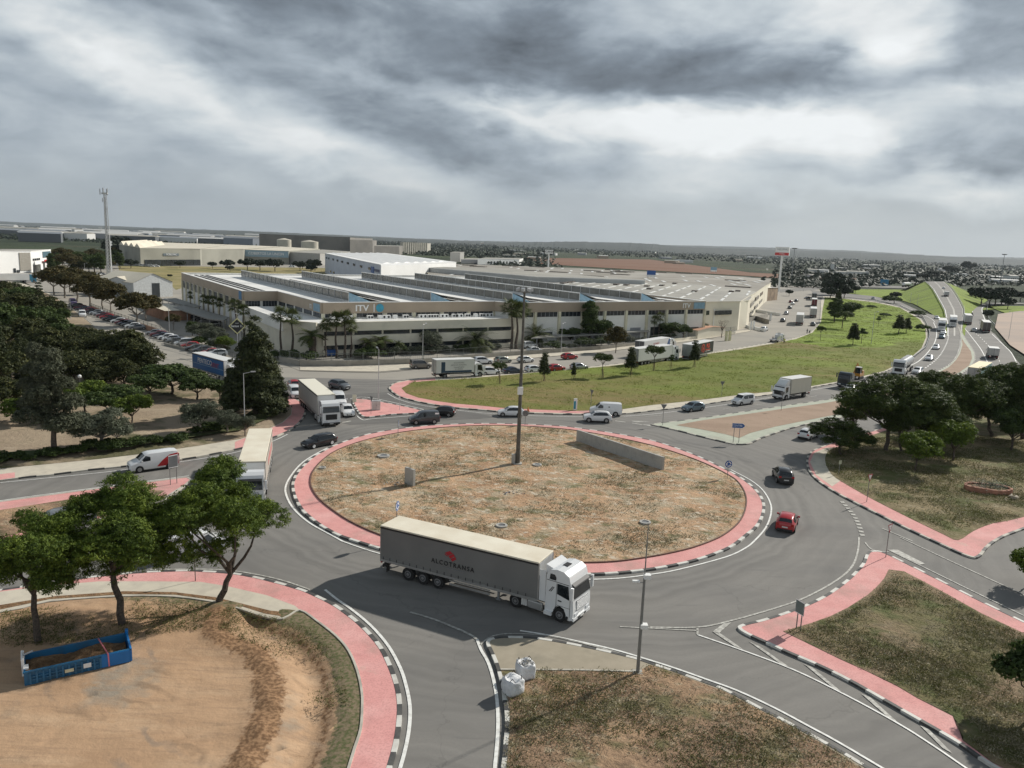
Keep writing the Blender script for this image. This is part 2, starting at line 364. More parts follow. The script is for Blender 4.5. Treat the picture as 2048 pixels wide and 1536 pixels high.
PINK = layered('pink_paving', (.70, .34, .315), [((.58, .27, .255), 1.2, .45, .7, 7, 1, 0, .8), ((.76, .43, .40), .35, .46, .7, 5, 1, 30, .8), ((.40, .28, .24), .22, .54, .72, 7, 1, 80, .75), ((.44, .21, .20), 9, .45, .7, 3, 1, 0, .6), ((.5, .42, .34), .5, .63, .74, 9, 1, 10, .6)], rough=.85, bump=.1, bscale=12, bdist=.03)
GREENP = layered('green_paving', (.43, .46, .37), [((.36, .37, .31), .8, .42, .68, 6, 1, 0, .9), ((.50, .54, .42), .2, .5, .7, 5, 1, 30, .7), ((.36, .33, .27), .3, .58, .75, 6, 1, 80, .6)], rough=.85, bump=.1, bscale=12, bdist=.03)
BEIGEP = layered('concrete_paving', (.58, .53, .43), [((.46, .42, .35), .7, .42, .65, 6, 1, 0, .8), ((.34, .31, .26), .3, .6, .75, 6, 1, 50, .7)], rough=.9, bump=.1, bscale=12, bdist=.03)
CONC = layered('concrete', (.40, .39, .36), [((.30, .29, .27), .9, .45, .68, 6, 1, 0, .8), ((.48, .46, .42), 3, .5, .7, 5, 1, 30, .5)], rough=.9, bump=.1, bscale=12, bdist=.02)
APRON = layered('dusty_concrete', (.33, .29, .22), [((.40, .35, .27), .5, .42, .65, 7, 1, 0, .8), ((.25, .225, .175), .35, .52, .7, 6, 1, 50, .8)], rough=.95, bump=.15, bscale=10, bdist=.03)
SOILC = layered('dry_soil', (.50, .325, .195), [((.33, .20, .115), .28, .42, .62, 7, 1, 0, .85), ((.58, .43, .28), .13, .5, .68, 6, 1, 30, .8), ((.40, .345, .24), .55, .47, .6, 10, .8, 60, .75), ((.15, .155, .07), .42, .55, .63, 11, .8, 10, .8), ((.66, .60, .48), 1.6, .55, .66, 9, .6, 75, .8), ((.20, .145, .09), 2.8, .55, .68, 8, .5, 30, .65)], bump=1.0, bscale=2.2, bdist=.25)
SOILD = layered('graded_soil', (.47, .31, .19), [((.37, .235, .14), .14, .42, .62, 8, .35, 15, .9), ((.53, .38, .25), .5, .5, .7, 7, .4, 25, .6), ((.27, .245, .20), .13, .58, .68, 5, .9, 60, .85), ((.36, .22, .12), .9, .62, .74, 9, .5, -35, .8), ((.33, .22, .14), 3, .52, .66, 6, .12, 17, .55), ((.30, .2, .13), 2.2, .56, .66, 6, .1, -48, .45)], bump=.45, bscale=1.3, bdist=.2)
SPOIL = layered('dug_soil', (.30, .18, .095), [((.18, .105, .055), 2.5, .42, .6, 9, 1, 0, .9), ((.42, .27, .15), 1.1, .52, .68, 8, 1, 30, .7)], bump=1.0, bscale=5, bdist=.3)
SOILB = layered('brown_soil', (.28, .185, .12), [((.42, .28, .17), .22, .45, .62, 8, 1, 20, .9), ((.11, .125, .05), .4, .50, .62, 10, .8, 10, .75), ((.38, .32, .22), 1.7, .53, .66, 9, .6, 70, .7), ((.12, .085, .055), 1.1, .54, .68, 10, .7, 30, .7)], bump=1.0, bscale=2.5, bdist=.25)
SOILE = layered('weedy_soil', (.17, .15, .07), [((.30, .215, .14), .13, .42, .56, 8, 1, 20, .95), ((.20, .17, .105), .9, .5, .64, 9, .6, 65, .7), ((.07, .10, .025), .5, .5, .62, 9, .8, 10, .7), ((.07, .06, .035), 2, .56, .7, 8, .7, 30, .6)], bump=1.0, bscale=2.5, bdist=.25)
SOILN = layered('thin_weedy_soil', (.19, .155, .08), [((.33, .255, .15), .12, .48, .62, 9, .7, 20, .9), ((.10, .12, .035), .3, .47, .6, 9, .8, 10, .8), ((.42, .36, .24), 1.5, .58, .68, 9, .6, 65, .6)], bump=1.0, bscale=2.5, bdist=.2)
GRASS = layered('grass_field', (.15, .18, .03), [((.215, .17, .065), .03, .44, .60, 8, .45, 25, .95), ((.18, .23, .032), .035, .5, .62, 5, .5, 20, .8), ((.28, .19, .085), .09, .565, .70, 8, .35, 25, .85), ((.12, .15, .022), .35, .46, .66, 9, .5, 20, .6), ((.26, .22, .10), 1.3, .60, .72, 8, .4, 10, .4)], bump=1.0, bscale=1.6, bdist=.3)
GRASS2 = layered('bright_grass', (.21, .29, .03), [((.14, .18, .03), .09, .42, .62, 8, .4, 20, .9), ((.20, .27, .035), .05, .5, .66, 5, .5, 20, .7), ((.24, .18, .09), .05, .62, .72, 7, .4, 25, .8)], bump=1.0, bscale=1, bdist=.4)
PARKS = layered('park_soil', (.36, .285, .20), [((.26, .20, .14), .16, .42, .62, 8, .6, 20, .8), ((.08, .085, .035), .12, .52, .62, 8, .8, 40, .85), ((.45, .37, .27), .3, .6, .7, 6, .4, 10, .6)], bump=.8, bscale=2, bdist=.2)
DRYG = layered('dry_grass', (.30, .25, .11), [((.16, .16, .06), .04, .42, .6, 8, .4, 60, .9), ((.38, .31, .18), .09, .5, .66, 7, .5, 60, .7)], bump=1.0, bscale=.8, bdist=.4)
FARM = layered('farmland', (.045, .062, .03), [((.028, .042, .02), .0055, .46, .54, 4, .35, 5, .9), ((.085, .075, .045), .0042, .56, .62, 3, .3, -5, .85), ((.07, .10, .035), .0075, .56, .62, 3, .4, 8, .8), ((.12, .075, .045), .003, .62, .66, 3, .3, 3, .8), ((.02, .03, .015), .05, .48, .6, 8, .6, 0, .7)], bump=1.0, bscale=.12, bdist=3)
REDF = layered('red_field', (.20, .115, .075), [((.18, .085, .05), .012, .42, .62, 6, .2, 5, .8)], bump=.3, bscale=.3, bdist=1)
WHT = mat('white_paint', (.80, .80, .76), .6, var=.1, scale=3, col2=(.55, .54, .50), lo=.45, hi=.75)
WRN = mat('worn_white_paint', (.30, .29, .26), .7, scale=4, col2=(.55, .54, .49), lo=.4, hi=.65)
KW = mat('kerb_white', (.64, .63, .58), .7, scale=1.5, col2=(.5, .48, .43), lo=.45, hi=.7)
KB = mat('kerb_black', (.06, .06, .058), .7, scale=2, col2=(.10, .098, .09), lo=.45, hi=.7)
KC_ = mat('kerb_stone', (.52, .49, .42), .8, scale=1, col2=(.36, .34, .29), lo=.4, hi=.7)
KBR = mat('brown_edging', (.13, .07, .05), .8, scale=2)
# ============================================================ terrain
b = MB(); b.fixn = False
nx = 60
for (x0, x1, y0, y1) in ((-16000, 16000, -400, 30000),):
 b.add([(x0, y0, -.4), (x1, y0, -.4), (x1, y1, -.4), (x0, y1, -.4)], [(0, 1, 2, 3)], FARM)
b.build('ground', kind='structure')
# distant hills: ridges read off against the horizon, each at its own real distance
def hills(name, dist, prof, depth, m):
 b = MB(); b.fixn = False; n = len(prof); rnd = random.Random(int(dist))
 P = []
 for i in range(n - 1):
  (x0, y0), (x1, y1) = prof[i], prof[i + 1]
  for k in range(12): P.append((x0 + (x1 - x0) * k / 12, y0 + (y1 - y0) * k / 12 + rnd.uniform(-.5, .5)))
 rows = [[], [], []]
 for x, y in P:
  d = dirpx(x, y); h = max(3.0, CAMH + dist * d.z / d.y)
  for j, (dd, hh) in enumerate(((-depth, -.2), (0, h), (depth, -.2))):
   q = (dist + dd) / d.y; rows[j].append((d.x * q, dist + dd, hh))
  rows[1][-1] = (rows[1][-1][0], rows[1][-1][1] + rnd.uniform(-.1, .1) * depth, h)
 N = len(P); b.add(rows[0] + rows[1] + rows[2], [(i, i + 1, N + i + 1, N + i) for i in range(N - 1)] + [(N + i, N + i + 1, 2 * N + i + 1, 2 * N + i) for i in range(N - 1)], m)
 return b.build(name, kind='structure')
HILL = layered('hill_scrub', (.045, .055, .045), [((.10, .095, .08), .004, .5, .6, 8, .4, 0, .8), ((.02, .03, .025), .002, .42, .6, 7, .4, 0, .7)], bump=.6, bscale=.01, bdist=30)
hills('hills', 9000, [(-500, 440), (0, 452), (500, 462), (800, 477), (1000, 485), (1075, 484), (1130, 483), (1250, 485), (1310, 488), (1350, 493), (1450, 497), (1540, 499), (1700, 504), (1850, 511), (2048, 519), (2500, 535)], 2500, HILL)
hills('hills', 13000, [(-500, 428), (0, 443), (300, 455), (520, 463), (700, 471), (900, 480), (1000, 483), (1100, 484), (1500, 494), (1560, 496), (1700, 501), (1830, 509), (1900, 513), (2048, 515), (2500, 532)], 2500, HILL)
# ============================================================ paved ground
sheet('road', [Vector((-110, 12, 0)), Vector((75, 12, 0)), Vector((85, 100, 0)), Vector((60, 150, 0)), Vector((-110, 135, 0))], 0.0, ASPH, hole=GP([(-290, 1250), (0, 1236), (250, 1204), (350, 1204), (430, 1214), (530, 1240), (565, 1243), (600, 1227), (637, 1250), (672, 1279), (697, 1309), (714, 1349), (722, 1390), (723, 1422), (720, 1464), (708, 1502), (680, 1570), (640, 1640), (270, 1780), (-320, 1620)]))
sheet('road', GP([(1230, 850), (1230, 795), (1600, 782), (1800, 725), (1846, 690), (1860, 665), (1846, 645), (1780, 612), (1640, 598), (1620, 580), (1745, 592), (1801, 604), (1850, 627), (1880, 632), (1940, 640), (1990, 668), (2040, 728), (2200, 800), (2200, 900), (1700, 980)]), 0.012, ASPH)
# industrial road, forecourt and left avenue: one pale old surface
sheet('road', GP([(1000, 830), (600, 830), (470, 790), (330, 745), (230, 700), (120, 600), (40, 560), (-200, 520), (-200, 505), (130, 520), (250, 500), (700, 520), (1200, 540), (1600, 560), (1660, 590), (1660, 660), (1400, 735)]), -.02, ASPH2)
sheet('lot', GP([(360, 640), (600, 742), (756, 746), (823, 740), (1000, 722), (1440, 672), (1520, 650), (1560, 590), (1520, 560), (800, 540), (360, 545), (200, 560), (190, 590)]), .02, ASPH2)
sheet('road', GP([(672, 790), (780, 784), (790, 800), (1000, 835), (700, 850), (620, 830), (640, 800)]), 0.018, ASPH3)
sheet('verge', GP([(236, 531), (640, 536), (870, 545), (860, 552), (640, 549), (375, 547), (368, 575), (352, 580), (330, 560), (240, 548)]), .03, DRYG)
sheet('field', GP([(1040, 515), (1300, 519), (1500, 545), (1720, 556), (1720, 570), (1500, 552), (1200, 535), (1000, 523)]), .02, REDF)
sheet('grass_field', GP([(1560, 590), (1640, 586), (1711, 588), (1801, 600), (1850, 614), (1890, 625), (1950, 612), (2100, 612), (2200, 640), (2200, 700), (2048, 640), (1990, 618), (1960, 600), (1860, 580), (1700, 578), (1560, 572)]), -.03, GRASS2)
sheet('lot', GP([(1990, 655), (1996, 628), (2040, 622), (2200, 622), (2200, 780), (2060, 716), (2020, 690)]), .03, layered('pinkish_lot', (.46, .36, .29), [((.36, .30, .26), .03, .42, .6, 6, .4, 0, .9), ((.30, .22, .16), .09, .6, .7, 6, .3, 40, .8)], bump=.2))
# ============================================================ islands
def island(nm, outer, inner, pave, soil, kmats, seg=1.05, kw=.3, z=.13, closed=True, sub=4, szo=.02):
 po = smooth_poly([G(x, y, 0) for x, y in outer], True, sub) if sub else [G(x, y, 0) for x, y in outer]
 if area(po) < 0: po = po[::-1]
 kerb('kerb', po, kw, z + .02, *kmats, seg=seg)
 if inner:
  pi = smooth_poly([G(x, y, 0) for x, y in inner], True, sub) if sub else [G(x, y, 0) for x, y in inner]
  if area(pi) < 0: pi = pi[::-1]
  sheet('pavement', offset(po, kw * .9), z, pave, hole=None if soil else pi)
  if soil: sheet(nm, pi, z + szo, soil)
  return po, pi
 sheet('pavement', offset(po, kw * .9), z, pave)
 return po, None
def in_poly(x, y, P):
 c = False; j = len(P) - 1
 for i in range(len(P)):
  if (P[i][1] > y) != (P[j][1] > y) and x < (P[j][0] - P[i][0]) * (y - P[i][1]) / (P[j][1] - P[i][1]) + P[i][0]: c = not c
  j = i
 return c
def dist_poly(x, y, P, closed=True):
 d = 1e9; n = len(P)
 for i in range(n if closed else n - 1):
  ax, ay = P[i][0], P[i][1]; bx, by = P[(i + 1) % n][0], P[(i + 1) % n][1]
  vx, vy = bx - ax, by - ay; t = max(0, min(1, ((x - ax) * vx + (y - ay) * vy) / (vx * vx + vy * vy + 1e-9)))
  d = min(d, math.hypot(x - ax - vx * t, y - ay - vy * t))
 return d
def relief(name, pts, z, m, amp, step, edge=1.5, fn=None, seed=1):
 "ground sheet with real bumps, flat along its rim"
 bm = bmesh.new(); rnd = random.Random(seed)
 vs = [bm.verts.new((p[0], p[1], z)) for p in pts]
 bm.faces.new(vs); bmesh.ops.triangulate(bm, faces=bm.faces)
 xs = [p[0] for p in pts]; ys = [p[1] for p in pts]
 for ax, lo, hi in ((0, min(xs), max(xs)), (1, min(ys), max(ys))):
  t = lo + step
  while t < hi:
   no = (1, 0, 0) if ax == 0 else (0, 1, 0); co = (t, 0, 0) if ax == 0 else (0, t, 0)
   bmesh.ops.bisect_plane(bm, geom=bm.verts[:] + bm.edges[:] + bm.faces[:], plane_co=co, plane_no=no); t += step
 for v in bm.verts:
  d = dist_poly(v.co.x, v.co.y, pts)
  if d < 1e-3: continue
  k = min(1, d / edge)
  x, y = v.co.x, v.co.y
  h = math.sin(x * .31 + 1.3 * math.sin(y * .23)) * math.cos(y * .37 + .8 * math.sin(x * .19)) * .5 + math.sin(x * 1.1 + y * .7) * math.sin(y * 1.3 - x * .5) * .25 + rnd.uniform(-.3, .3) * .5
  v.co.z = z + k * amp * (h + .3)
  if fn: v.co.z += fn(x, y, d)
 bmesh.ops.recalc_face_normals(bm, faces=bm.faces)
 me = bpy.data.meshes.new(name); bm.to_mesh(me); bm.free(); me.materials.append(m)
 for p in me.polygons: p.use_smooth = True
 if len(me.polygons) and me.polygons[0].normal.z < 0: me.flip_normals()
 o = bpy.data.objects.new(name, me); COL.objects.link(o); o['kind'] = 'structure'; return o
BW = (KW, KB); STONE = (KC_,)
# roundabout
C_OUT = [(759, 1100), (710, 1085), (675, 1073), (640, 1054), (615, 1035), (600, 1020), (588, 998), (583, 977), (585, 962), (594, 945), (610, 928), (625, 915), (650, 901), (675, 889), (725, 872), (775, 862), (825, 855.5), (875, 851), (962, 848), (1050, 849.5), (1125, 853.5), (1162, 858), (1225, 867), (1300, 881), (1350, 896), (1400, 915), (1450, 939), (1475, 952), (1500, 969), (1520, 989), (1530, 1010), (1528, 1032), (1516, 1055), (1495, 1073), (1465, 1096), (1425, 1113), (1387, 1125), (1337, 1136), (1293, 1143), (1233, 1149.5), (1168, 1152), (1080, 1151), (1000, 1146), (900, 1132), (830, 1118)]
C_IN = [(760, 1074), (700, 1047), (662, 1022), (636, 1000), (622, 978), (620, 961), (626, 944), (645, 922), (675, 902), (725, 884), (775, 872), (825, 863.5), (900, 856), (975, 853), (1050, 854.5), (1125, 860), (1157, 864), (1225, 875.5), (1300, 892), (1362, 911), (1412, 930), (1460, 954), (1478, 968), (1490, 987), (1494, 1007), (1489, 1030), (1477, 1050), (1455, 1069), (1430, 1083), (1387, 1099), (1337, 1111), (1293, 1119), (1233, 1127), (1168, 1129.5), (1080, 1128), (1000, 1122), (900, 1108), (830, 1094)]
co, ci = island('soil', C_OUT, C_IN, PINK, None, BW, seg=1.15, sub=3)
kerb('kerb', ci, .12, .24, KBR, z0=.1)
relief('soil', offset(ci, .1), .17, SOILC, .16, .9)
# south-west plot
SW_OUT = [(-260, 1215), (0, 1182), (150, 1160), (260, 1148), (359, 1143), (409, 1144), (472, 1149), (534, 1161), (605, 1181), (640, 1196), (675, 1214), (712, 1241), (740, 1267), (765, 1297), (783, 1332), (797, 1370), (804, 1410), (802, 1459), (792, 1512), (770, 1580), (735, 1660), (300, 1900), (-400, 1700)]
SW_IN = [(-300, 1262), (0, 1229), (100, 1207), (250, 1196), (350, 1197), (430, 1208), (480, 1221), (530, 1237), (565, 1241), (600, 1224), (637, 1247), (675, 1277), (700, 1307), (717, 1347), (726, 1389), (727, 1422), (724, 1464), (712, 1502), (690, 1570), (650, 1640), (270, 1820), (-350, 1640)]
so_, si = island('soil', SW_OUT, SW_IN, PINK, None, BW, seg=1.05, sub=3, kw=.28)
sheet('pavement', GP([(-260, 1218), (0, 1187), (100, 1174), (200, 1166), (300, 1166), (401, 1167), (456, 1176), (534, 1194), (590, 1215), (600, 1224), (565, 1241), (530, 1237), (480, 1221), (430, 1208), (350, 1197), (250, 1196), (100, 1207), (0, 1229), (-300, 1262)]), .138, BEIGEP)
sheet('soil', GP([(-60, 1226), (0, 1214), (110, 1196), (250, 1186), (350, 1188), (430, 1198), (480, 1210), (540, 1225), (572, 1228), (562, 1236), (530, 1231), (480, 1215), (430, 1204), (350, 1193), (250, 1192), (100, 1202), (0, 1223)]), .15, SPOIL)
TR = [Vector(G(x, y)) for x, y in [(590, 1232), (637, 1247), (675, 1277), (700, 1307), (717, 1347), (726, 1389), (727, 1422), (724, 1464), (712, 1502), (690, 1570), (650, 1640)]]
def swf(x, y, d):
 t = dist_poly(x, y, TR, False); k = 0
 if t < 8: k = -.5 * math.exp(-((t - 2.6) / .95) ** 2) + (.20 + .12 * math.sin(x * 2.1) * math.sin(y * 2.7 + x)) * math.exp(-((t - 5.3) / .85) ** 2)
 return k
swo = relief('soil', offset(si, .12), .16, SOILD, .14, .42, fn=swf, seed=3)
at = swo.data.attributes.new('spoil_wall_shade', 'FLOAT', 'POINT')
for i, v in enumerate(swo.data.vertices):
 x, y = v.co.x, v.co.y; t = dist_poly(x, y, TR, False); k = math.exp(-((t - 5.2) / 1.0) ** 2) + .6 * math.exp(-((t - 2.0) / .4) ** 2)  # dug spoil ridge, plus shade on the trench wall put into the colour
 at.data[i].value = min(1, k)
at = swo.data.attributes.new('weedy', 'FLOAT', 'POINT')
for i, v in enumerate(swo.data.vertices):
 x, y = v.co.x, v.co.y; t = dist_poly(x, y, TR, False); at.data[i].value = max(min(1, max(0, (1.9 - t) / .8)), min(1, max(0, (y - 46.3 + .12 * x) / 3)))
def attr_mix(m, name, c1, c2, sc_=2.0):
 nt = m.node_tree; N = nt.nodes.new; L = nt.links.new; bs = nt.nodes['Principled BSDF']; src = bs.inputs['Base Color'].links[0].from_socket; tc = N('ShaderNodeTexCoord')
 an = N('ShaderNodeAttribute'); an.attribute_name = name; n = N('ShaderNodeTexNoise'); L(tc.outputs['Object'], n.inputs['Vector']); n.inputs['Scale'].default_value = sc_; n.inputs['Detail'].default_value = 9; n.inputs['Roughness'].default_value = .7
 s = N('ShaderNodeMath'); s.operation = 'MULTIPLY_ADD'; L(n.outputs['Fac'], s.inputs[0]); s.inputs[1].default_value = 1.6; s.inputs[2].default_value = -.8; q = N('ShaderNodeMath'); q.operation = 'ADD'; L(s.outputs[0], q.inputs[0]); L(an.outputs['Fac'], q.inputs[1])
 r = N('ShaderNodeMapRange'); L(q.outputs[0], r.inputs[0]); r.inputs[1].default_value = .38; r.inputs[2].default_value = .62; n2 = N('ShaderNodeTexNoise'); L(tc.outputs['Object'], n2.inputs['Vector']); n2.inputs['Scale'].default_value = sc_ * 2.3; n2.inputs['Detail'].default_value = 9
 r2 = N('ShaderNodeMapRange'); L(n2.outputs['Fac'], r2.inputs[0]); r2.inputs[1].default_value = .4; r2.inputs[2].default_value = .62; mc = N('ShaderNodeMix'); mc.data_type = 'RGBA'; L(r2.outputs[0], mc.inputs[0]); mc.inputs[6].default_value = (*c1, 1); mc.inputs[7].default_value = (*c2, 1)
 mx = N('ShaderNodeMix'); mx.data_type = 'RGBA'; L(r.outputs[0], mx.inputs[0]); L(src, mx.inputs[6]); L(mc.outputs[2], mx.inputs[7]); L(mx.outputs[2], bs.inputs['Base Color'])
def wheel_marks(m, cx, cy, col, seed, lo=.56):
 nt = m.node_tree; N = nt.nodes.new; L = nt.links.new; bs = nt.nodes['Principled BSDF']; src = bs.inputs['Base Color'].links[0].from_socket; tc = N('ShaderNodeTexCoord'); ds = N('ShaderNodeVectorMath'); ds.operation = 'DISTANCE'; L(tc.outputs['Object'], ds.inputs[0]); ds.inputs[1].default_value = (cx, cy, 0)
 n = N('ShaderNodeTexNoise'); L(tc.outputs['Object'], n.inputs['Vector']); n.inputs['Scale'].default_value = .35; n.inputs['Detail'].default_value = 3; a = N('ShaderNodeMath'); a.operation = 'MULTIPLY_ADD'; L(n.outputs['Fac'], a.inputs[0]); a.inputs[1].default_value = 3.5; L(ds.outputs['Value'], a.inputs[2])
 s = N('ShaderNodeMath'); s.operation = 'MULTIPLY'; L(a.outputs[0], s.inputs[0]); s.inputs[1].default_value = 3.4; si_ = N('ShaderNodeMath'); si_.operation = 'SINE'; L(s.outputs[0], si_.inputs[0]); r = N('ShaderNodeMapRange'); L(si_.outputs[0], r.inputs[0]); r.inputs[1].default_value = .55; r.inputs[2].default_value = .95
 k = N('ShaderNodeTexNoise'); L(tc.outputs['Object'], k.inputs['Vector']); k.inputs['Scale'].default_value = .21 + seed * .03; k.inputs['Detail'].default_value = 8; k.inputs['Roughness'].default_value = .65; r2 = N('ShaderNodeMapRange'); L(k.outputs['Fac'], r2.inputs[0]); r2.inputs[1].default_value = lo; r2.inputs[2].default_value = lo + .14; r2.inputs[4].default_value = .55
 q = N('ShaderNodeMath'); q.operation = 'MULTIPLY'; L(r.outputs[0], q.inputs[0]); L(r2.outputs[0], q.inputs[1]); mx = N('ShaderNodeMix'); mx.data_type = 'RGBA'; L(q.outputs[0], mx.inputs[0]); L(src, mx.inputs[6]); mx.inputs[7].default_value = (*col, 1); L(mx.outputs[2], bs.inputs['Base Color'])
wheel_marks(SOILD, -30, 20, (.22, .15, .095), 0, .50); wheel_marks(SOILD, -4, 58, (.20, .17, .14), 1, .52)
attr_mix(SOILD, 'spoil_wall_shade', (.15, .085, .045), (.33, .20, .11)); attr_mix(SOILD, 'weedy', (.22, .17, .11), (.10, .11, .045))
kerb('kerb', si, .14, .22, KC_, z0=.1)
# south plot
S_OUT = [(980, 1280), (1010, 1276), (1060, 1277), (1100, 1282), (1150, 1291), (1212, 1304), (1270, 1318), (1310, 1331), (1350, 1344), (1410, 1366), (1450, 1381), (1525, 1420), (1575, 1446), (1645, 1484), (1740, 1540), (1900, 1650), (1700, 1900), (1000, 1900), (985, 1650), (1002, 1540), (1007, 1489), (1010, 1452), (1009, 1427), (1005, 1402), (1002, 1377), (995, 1349), (987, 1324), (977, 1302), (972, 1289)]
so2 = [G(x, y) for x, y in S_OUT]
so2 = smooth_poly(so2, True, 3); so2 = so2 if area(so2) > 0 else so2[::-1]
kerb('kerb', so2, .24, .15, KW, KB, seg=1.0)
S_IN = [(1001, 1345), (1150, 1346), (1272, 1349), (1300, 1334), (1350, 1350), (1410, 1373), (1450, 1388), (1525, 1428), (1575, 1454), (1645, 1493), (1740, 1552), (1880, 1650), (1700, 1860), (1030, 1860), (1000, 1650), (1014, 1540), (1018, 1489), (1021, 1452), (1020, 1427), (1016, 1402), (1013, 1377), (1006, 1356)]
s_in = [G(x, y) for x, y in S_IN]; s_in = s_in if area(s_in) > 0 else s_in[::-1]
sheet('pavement', offset(so2, .2), .13, APRON, hole=s_in)
relief('soil', s_in, .15, SOILB, .16, .7, edge=1, seed=5)
kerb('kerb', [G(1272, 1349), G(1150, 1346), G(1001, 1345)][::-1], .14, .2, KC_, closed=False, z0=.1)
# south-east plot
SE_OUT = [(1475, 1257), (1490, 1250), (1520, 1243), (1550, 1234), (1580, 1224), (1615, 1210), (1640, 1198), (1660, 1186), (1690, 1164), (1712, 1143), (1725, 1127), (1733, 1108), (1745, 1104), (1765, 1106), (1800, 1122), (1860, 1152), (1950, 1198), (2048, 1246), (2250, 1345), (2250, 1650), (2100, 1600), (1979, 1534), (1919, 1493), (1862, 1459), (1823, 1437), (1757, 1399), (1695, 1364), (1634, 1334), (1573, 1308), (1536, 1291), (1490, 1270)]
SE_IN = [(1566, 1266), (1621, 1250), (1660, 1236), (1695, 1219), (1735, 1193), (1752, 1178), (1768, 1160), (1777, 1142), (1808, 1146), (1877, 1182), (1962, 1230), (2047, 1270), (2250, 1370), (2250, 1640), (2110, 1590), (1985, 1530), (1925, 1485), (1950, 1468), (1905, 1436), (1834, 1400), (1794, 1376), (1735, 1347), (1678, 1321), (1621, 1293)]
se_o = [G(x, y) for x, y in SE_OUT]; se_o = smooth_poly(se_o, True, 3); se_o = se_o if area(se_o) > 0 else se_o[::-1]
kerb('kerb', se_o, .26, .15, KW, KB, seg=1.15)
sei = [G(x, y) for x, y in SE_IN]; sei = sei if area(sei) > 0 else sei[::-1]
sheet('pavement', offset(se_o, .22), .13, PINK, hole=sei)
relief('soil', sei, .15, SOILE, .14, .9, edge=1, seed=7)
# east plot with the pine wood
E_OUT = [(1648, 893), (1621, 905), (1612, 925), (1623, 952), (1661, 981), (1711, 1008), (1761, 1033), (1811, 1058), (1886, 1093), (1923, 1110), (1950, 1118), (1964, 1112), (1975, 1098), (1998, 1081), (2048, 1060), (2250, 990), (2500, 960), (2500, 800), (2250, 735), (2150, 735), (2080, 742), (2000, 765), (1900, 805), (1780, 852), (1700, 875)]
E_IN = [(1672, 897), (1655, 906), (1650, 925), (1664, 952), (1696, 973), (1736, 996), (1786, 1022), (1836, 1047), (1886, 1071), (1916, 1083), (1946, 1065), (1986, 1049), (2048, 1036), (2250, 975), (2480, 940), (2480, 805), (2250, 745), (2150, 745), (2080, 752), (2000, 775), (1900, 814), (1780, 860), (1710, 882)]
eo, ei = island('soil', E_OUT, E_IN, PINK, None, (KC_, KB), seg=1.2, sub=3, kw=.26)
sheet('pavement', GP([(1672, 897), (1655, 906), (1650, 925), (1662, 950), (1680, 964), (1664, 975), (1632, 952), (1620, 926), (1628, 908), (1652, 897)]), .136, BEIGEP)
relief('soil', ei, .15, SOILN, .2, 1.3, seed=9)
# north-east splitter and median
F_OUT = [(1301, 850), (1350, 861), (1400, 874), (1450, 886), (1470, 890), (1486, 890.5), (1500, 889), (1525, 877), (1575, 860), (1625, 847), (1665, 841), (1750, 820), (1850, 786), (1925, 748), (1944, 734), (1951, 720), (1950, 706), (1943, 694), (1930, 675), (1921, 660), (1914, 648), (1920, 668), (1921, 683), (1918, 700), (1911, 716), (1898, 730), (1871, 745), (1840, 757), (1780, 775), (1705, 792), (1650, 801), (1550, 815), (1450, 830), (1375, 841), (1320, 847)]
fo = [G(x, y) for x, y in F_OUT]; fo = fo if area(fo) > 0 else fo[::-1]
kerb('kerb', fo, .28, .15, KC_, KB, seg=1.6)
sheet('pavement', offset(fo, .2), .13, GREENP)
sheet('soil', GP([(1352, 852), (1400, 860), (1450, 870), (1478, 878), (1500, 868), (1550, 855), (1600, 845), (1680, 829), (1750, 813), (1850, 780), (1920, 745), (1938, 732), (1944, 718), (1942, 704), (1928, 685), (1923, 676), (1925, 690), (1920, 708), (1912, 721), (1898, 735), (1871, 750), (1840, 762), (1780, 781), (1705, 798), (1640, 809), (1560, 820), (1450, 836), (1400, 843)]), .15, layered('median_soil', (.37, .27, .20), [((.30, .215, .155), .2, .42, .62, 7, .6, 20, .8), ((.20, .19, .10), .5, .6, .7, 8, 1, 0, .6)], bump=.6))
# north lawn
N_OUT = [(777, 777), (785, 786), (800, 795), (837, 805), (875, 812), (912, 817), (962, 821), (1000, 824.5), (1075, 828), (1150, 830), (1245, 829), (1300, 823.5), (1357, 817), (1412, 809.5), (1480, 799), (1550, 789), (1625, 776), (1700, 762), (1770, 745), (1822, 719), (1846, 697), (1855, 675), (1853, 657), (1843, 639), (1801, 615), (1751, 604), (1690, 597), (1646, 593), (1641, 620), (1638, 645), (1621, 664), (1590, 676), (1540, 686), (1470, 697.5), (1400, 708), (1300, 721), (1220, 730), (1128, 739), (1040, 746), (940, 754), (860, 757), (815, 761), (788, 767)]
N_IN = [(803, 778), (812, 788), (837, 797), (875, 804), (912, 809), (962, 813), (1000, 817), (1075, 821), (1150, 823.5), (1245, 820), (1300, 812), (1357, 806), (1412, 800), (1480, 791), (1550, 784), (1625, 773), (1700, 760), (1768, 743), (1819, 718), (1843, 697), (1852, 675), (1850, 657), (1840, 640), (1800, 616), (1751, 605.5), (1690, 598.5), (1650, 595), (1645, 620), (1642, 645), (1625, 666), (1592, 679), (1541, 689), (1471, 701), (1400, 711), (1300, 724), (1220, 733), (1128, 742), (1040, 749), (940, 758), (870, 762), (825, 766)]
no = [G(x, y) for x, y in N_OUT]; no = smooth_poly(no, True, 2); no = no if area(no) > 0 else no[::-1]
kerb('kerb', no, .26, .15, KC_, KB, seg=1.5)
sheet('pavement', offset(no, .22), .13, BEIGEP, hole=[G(x, y) for x, y in N_IN])
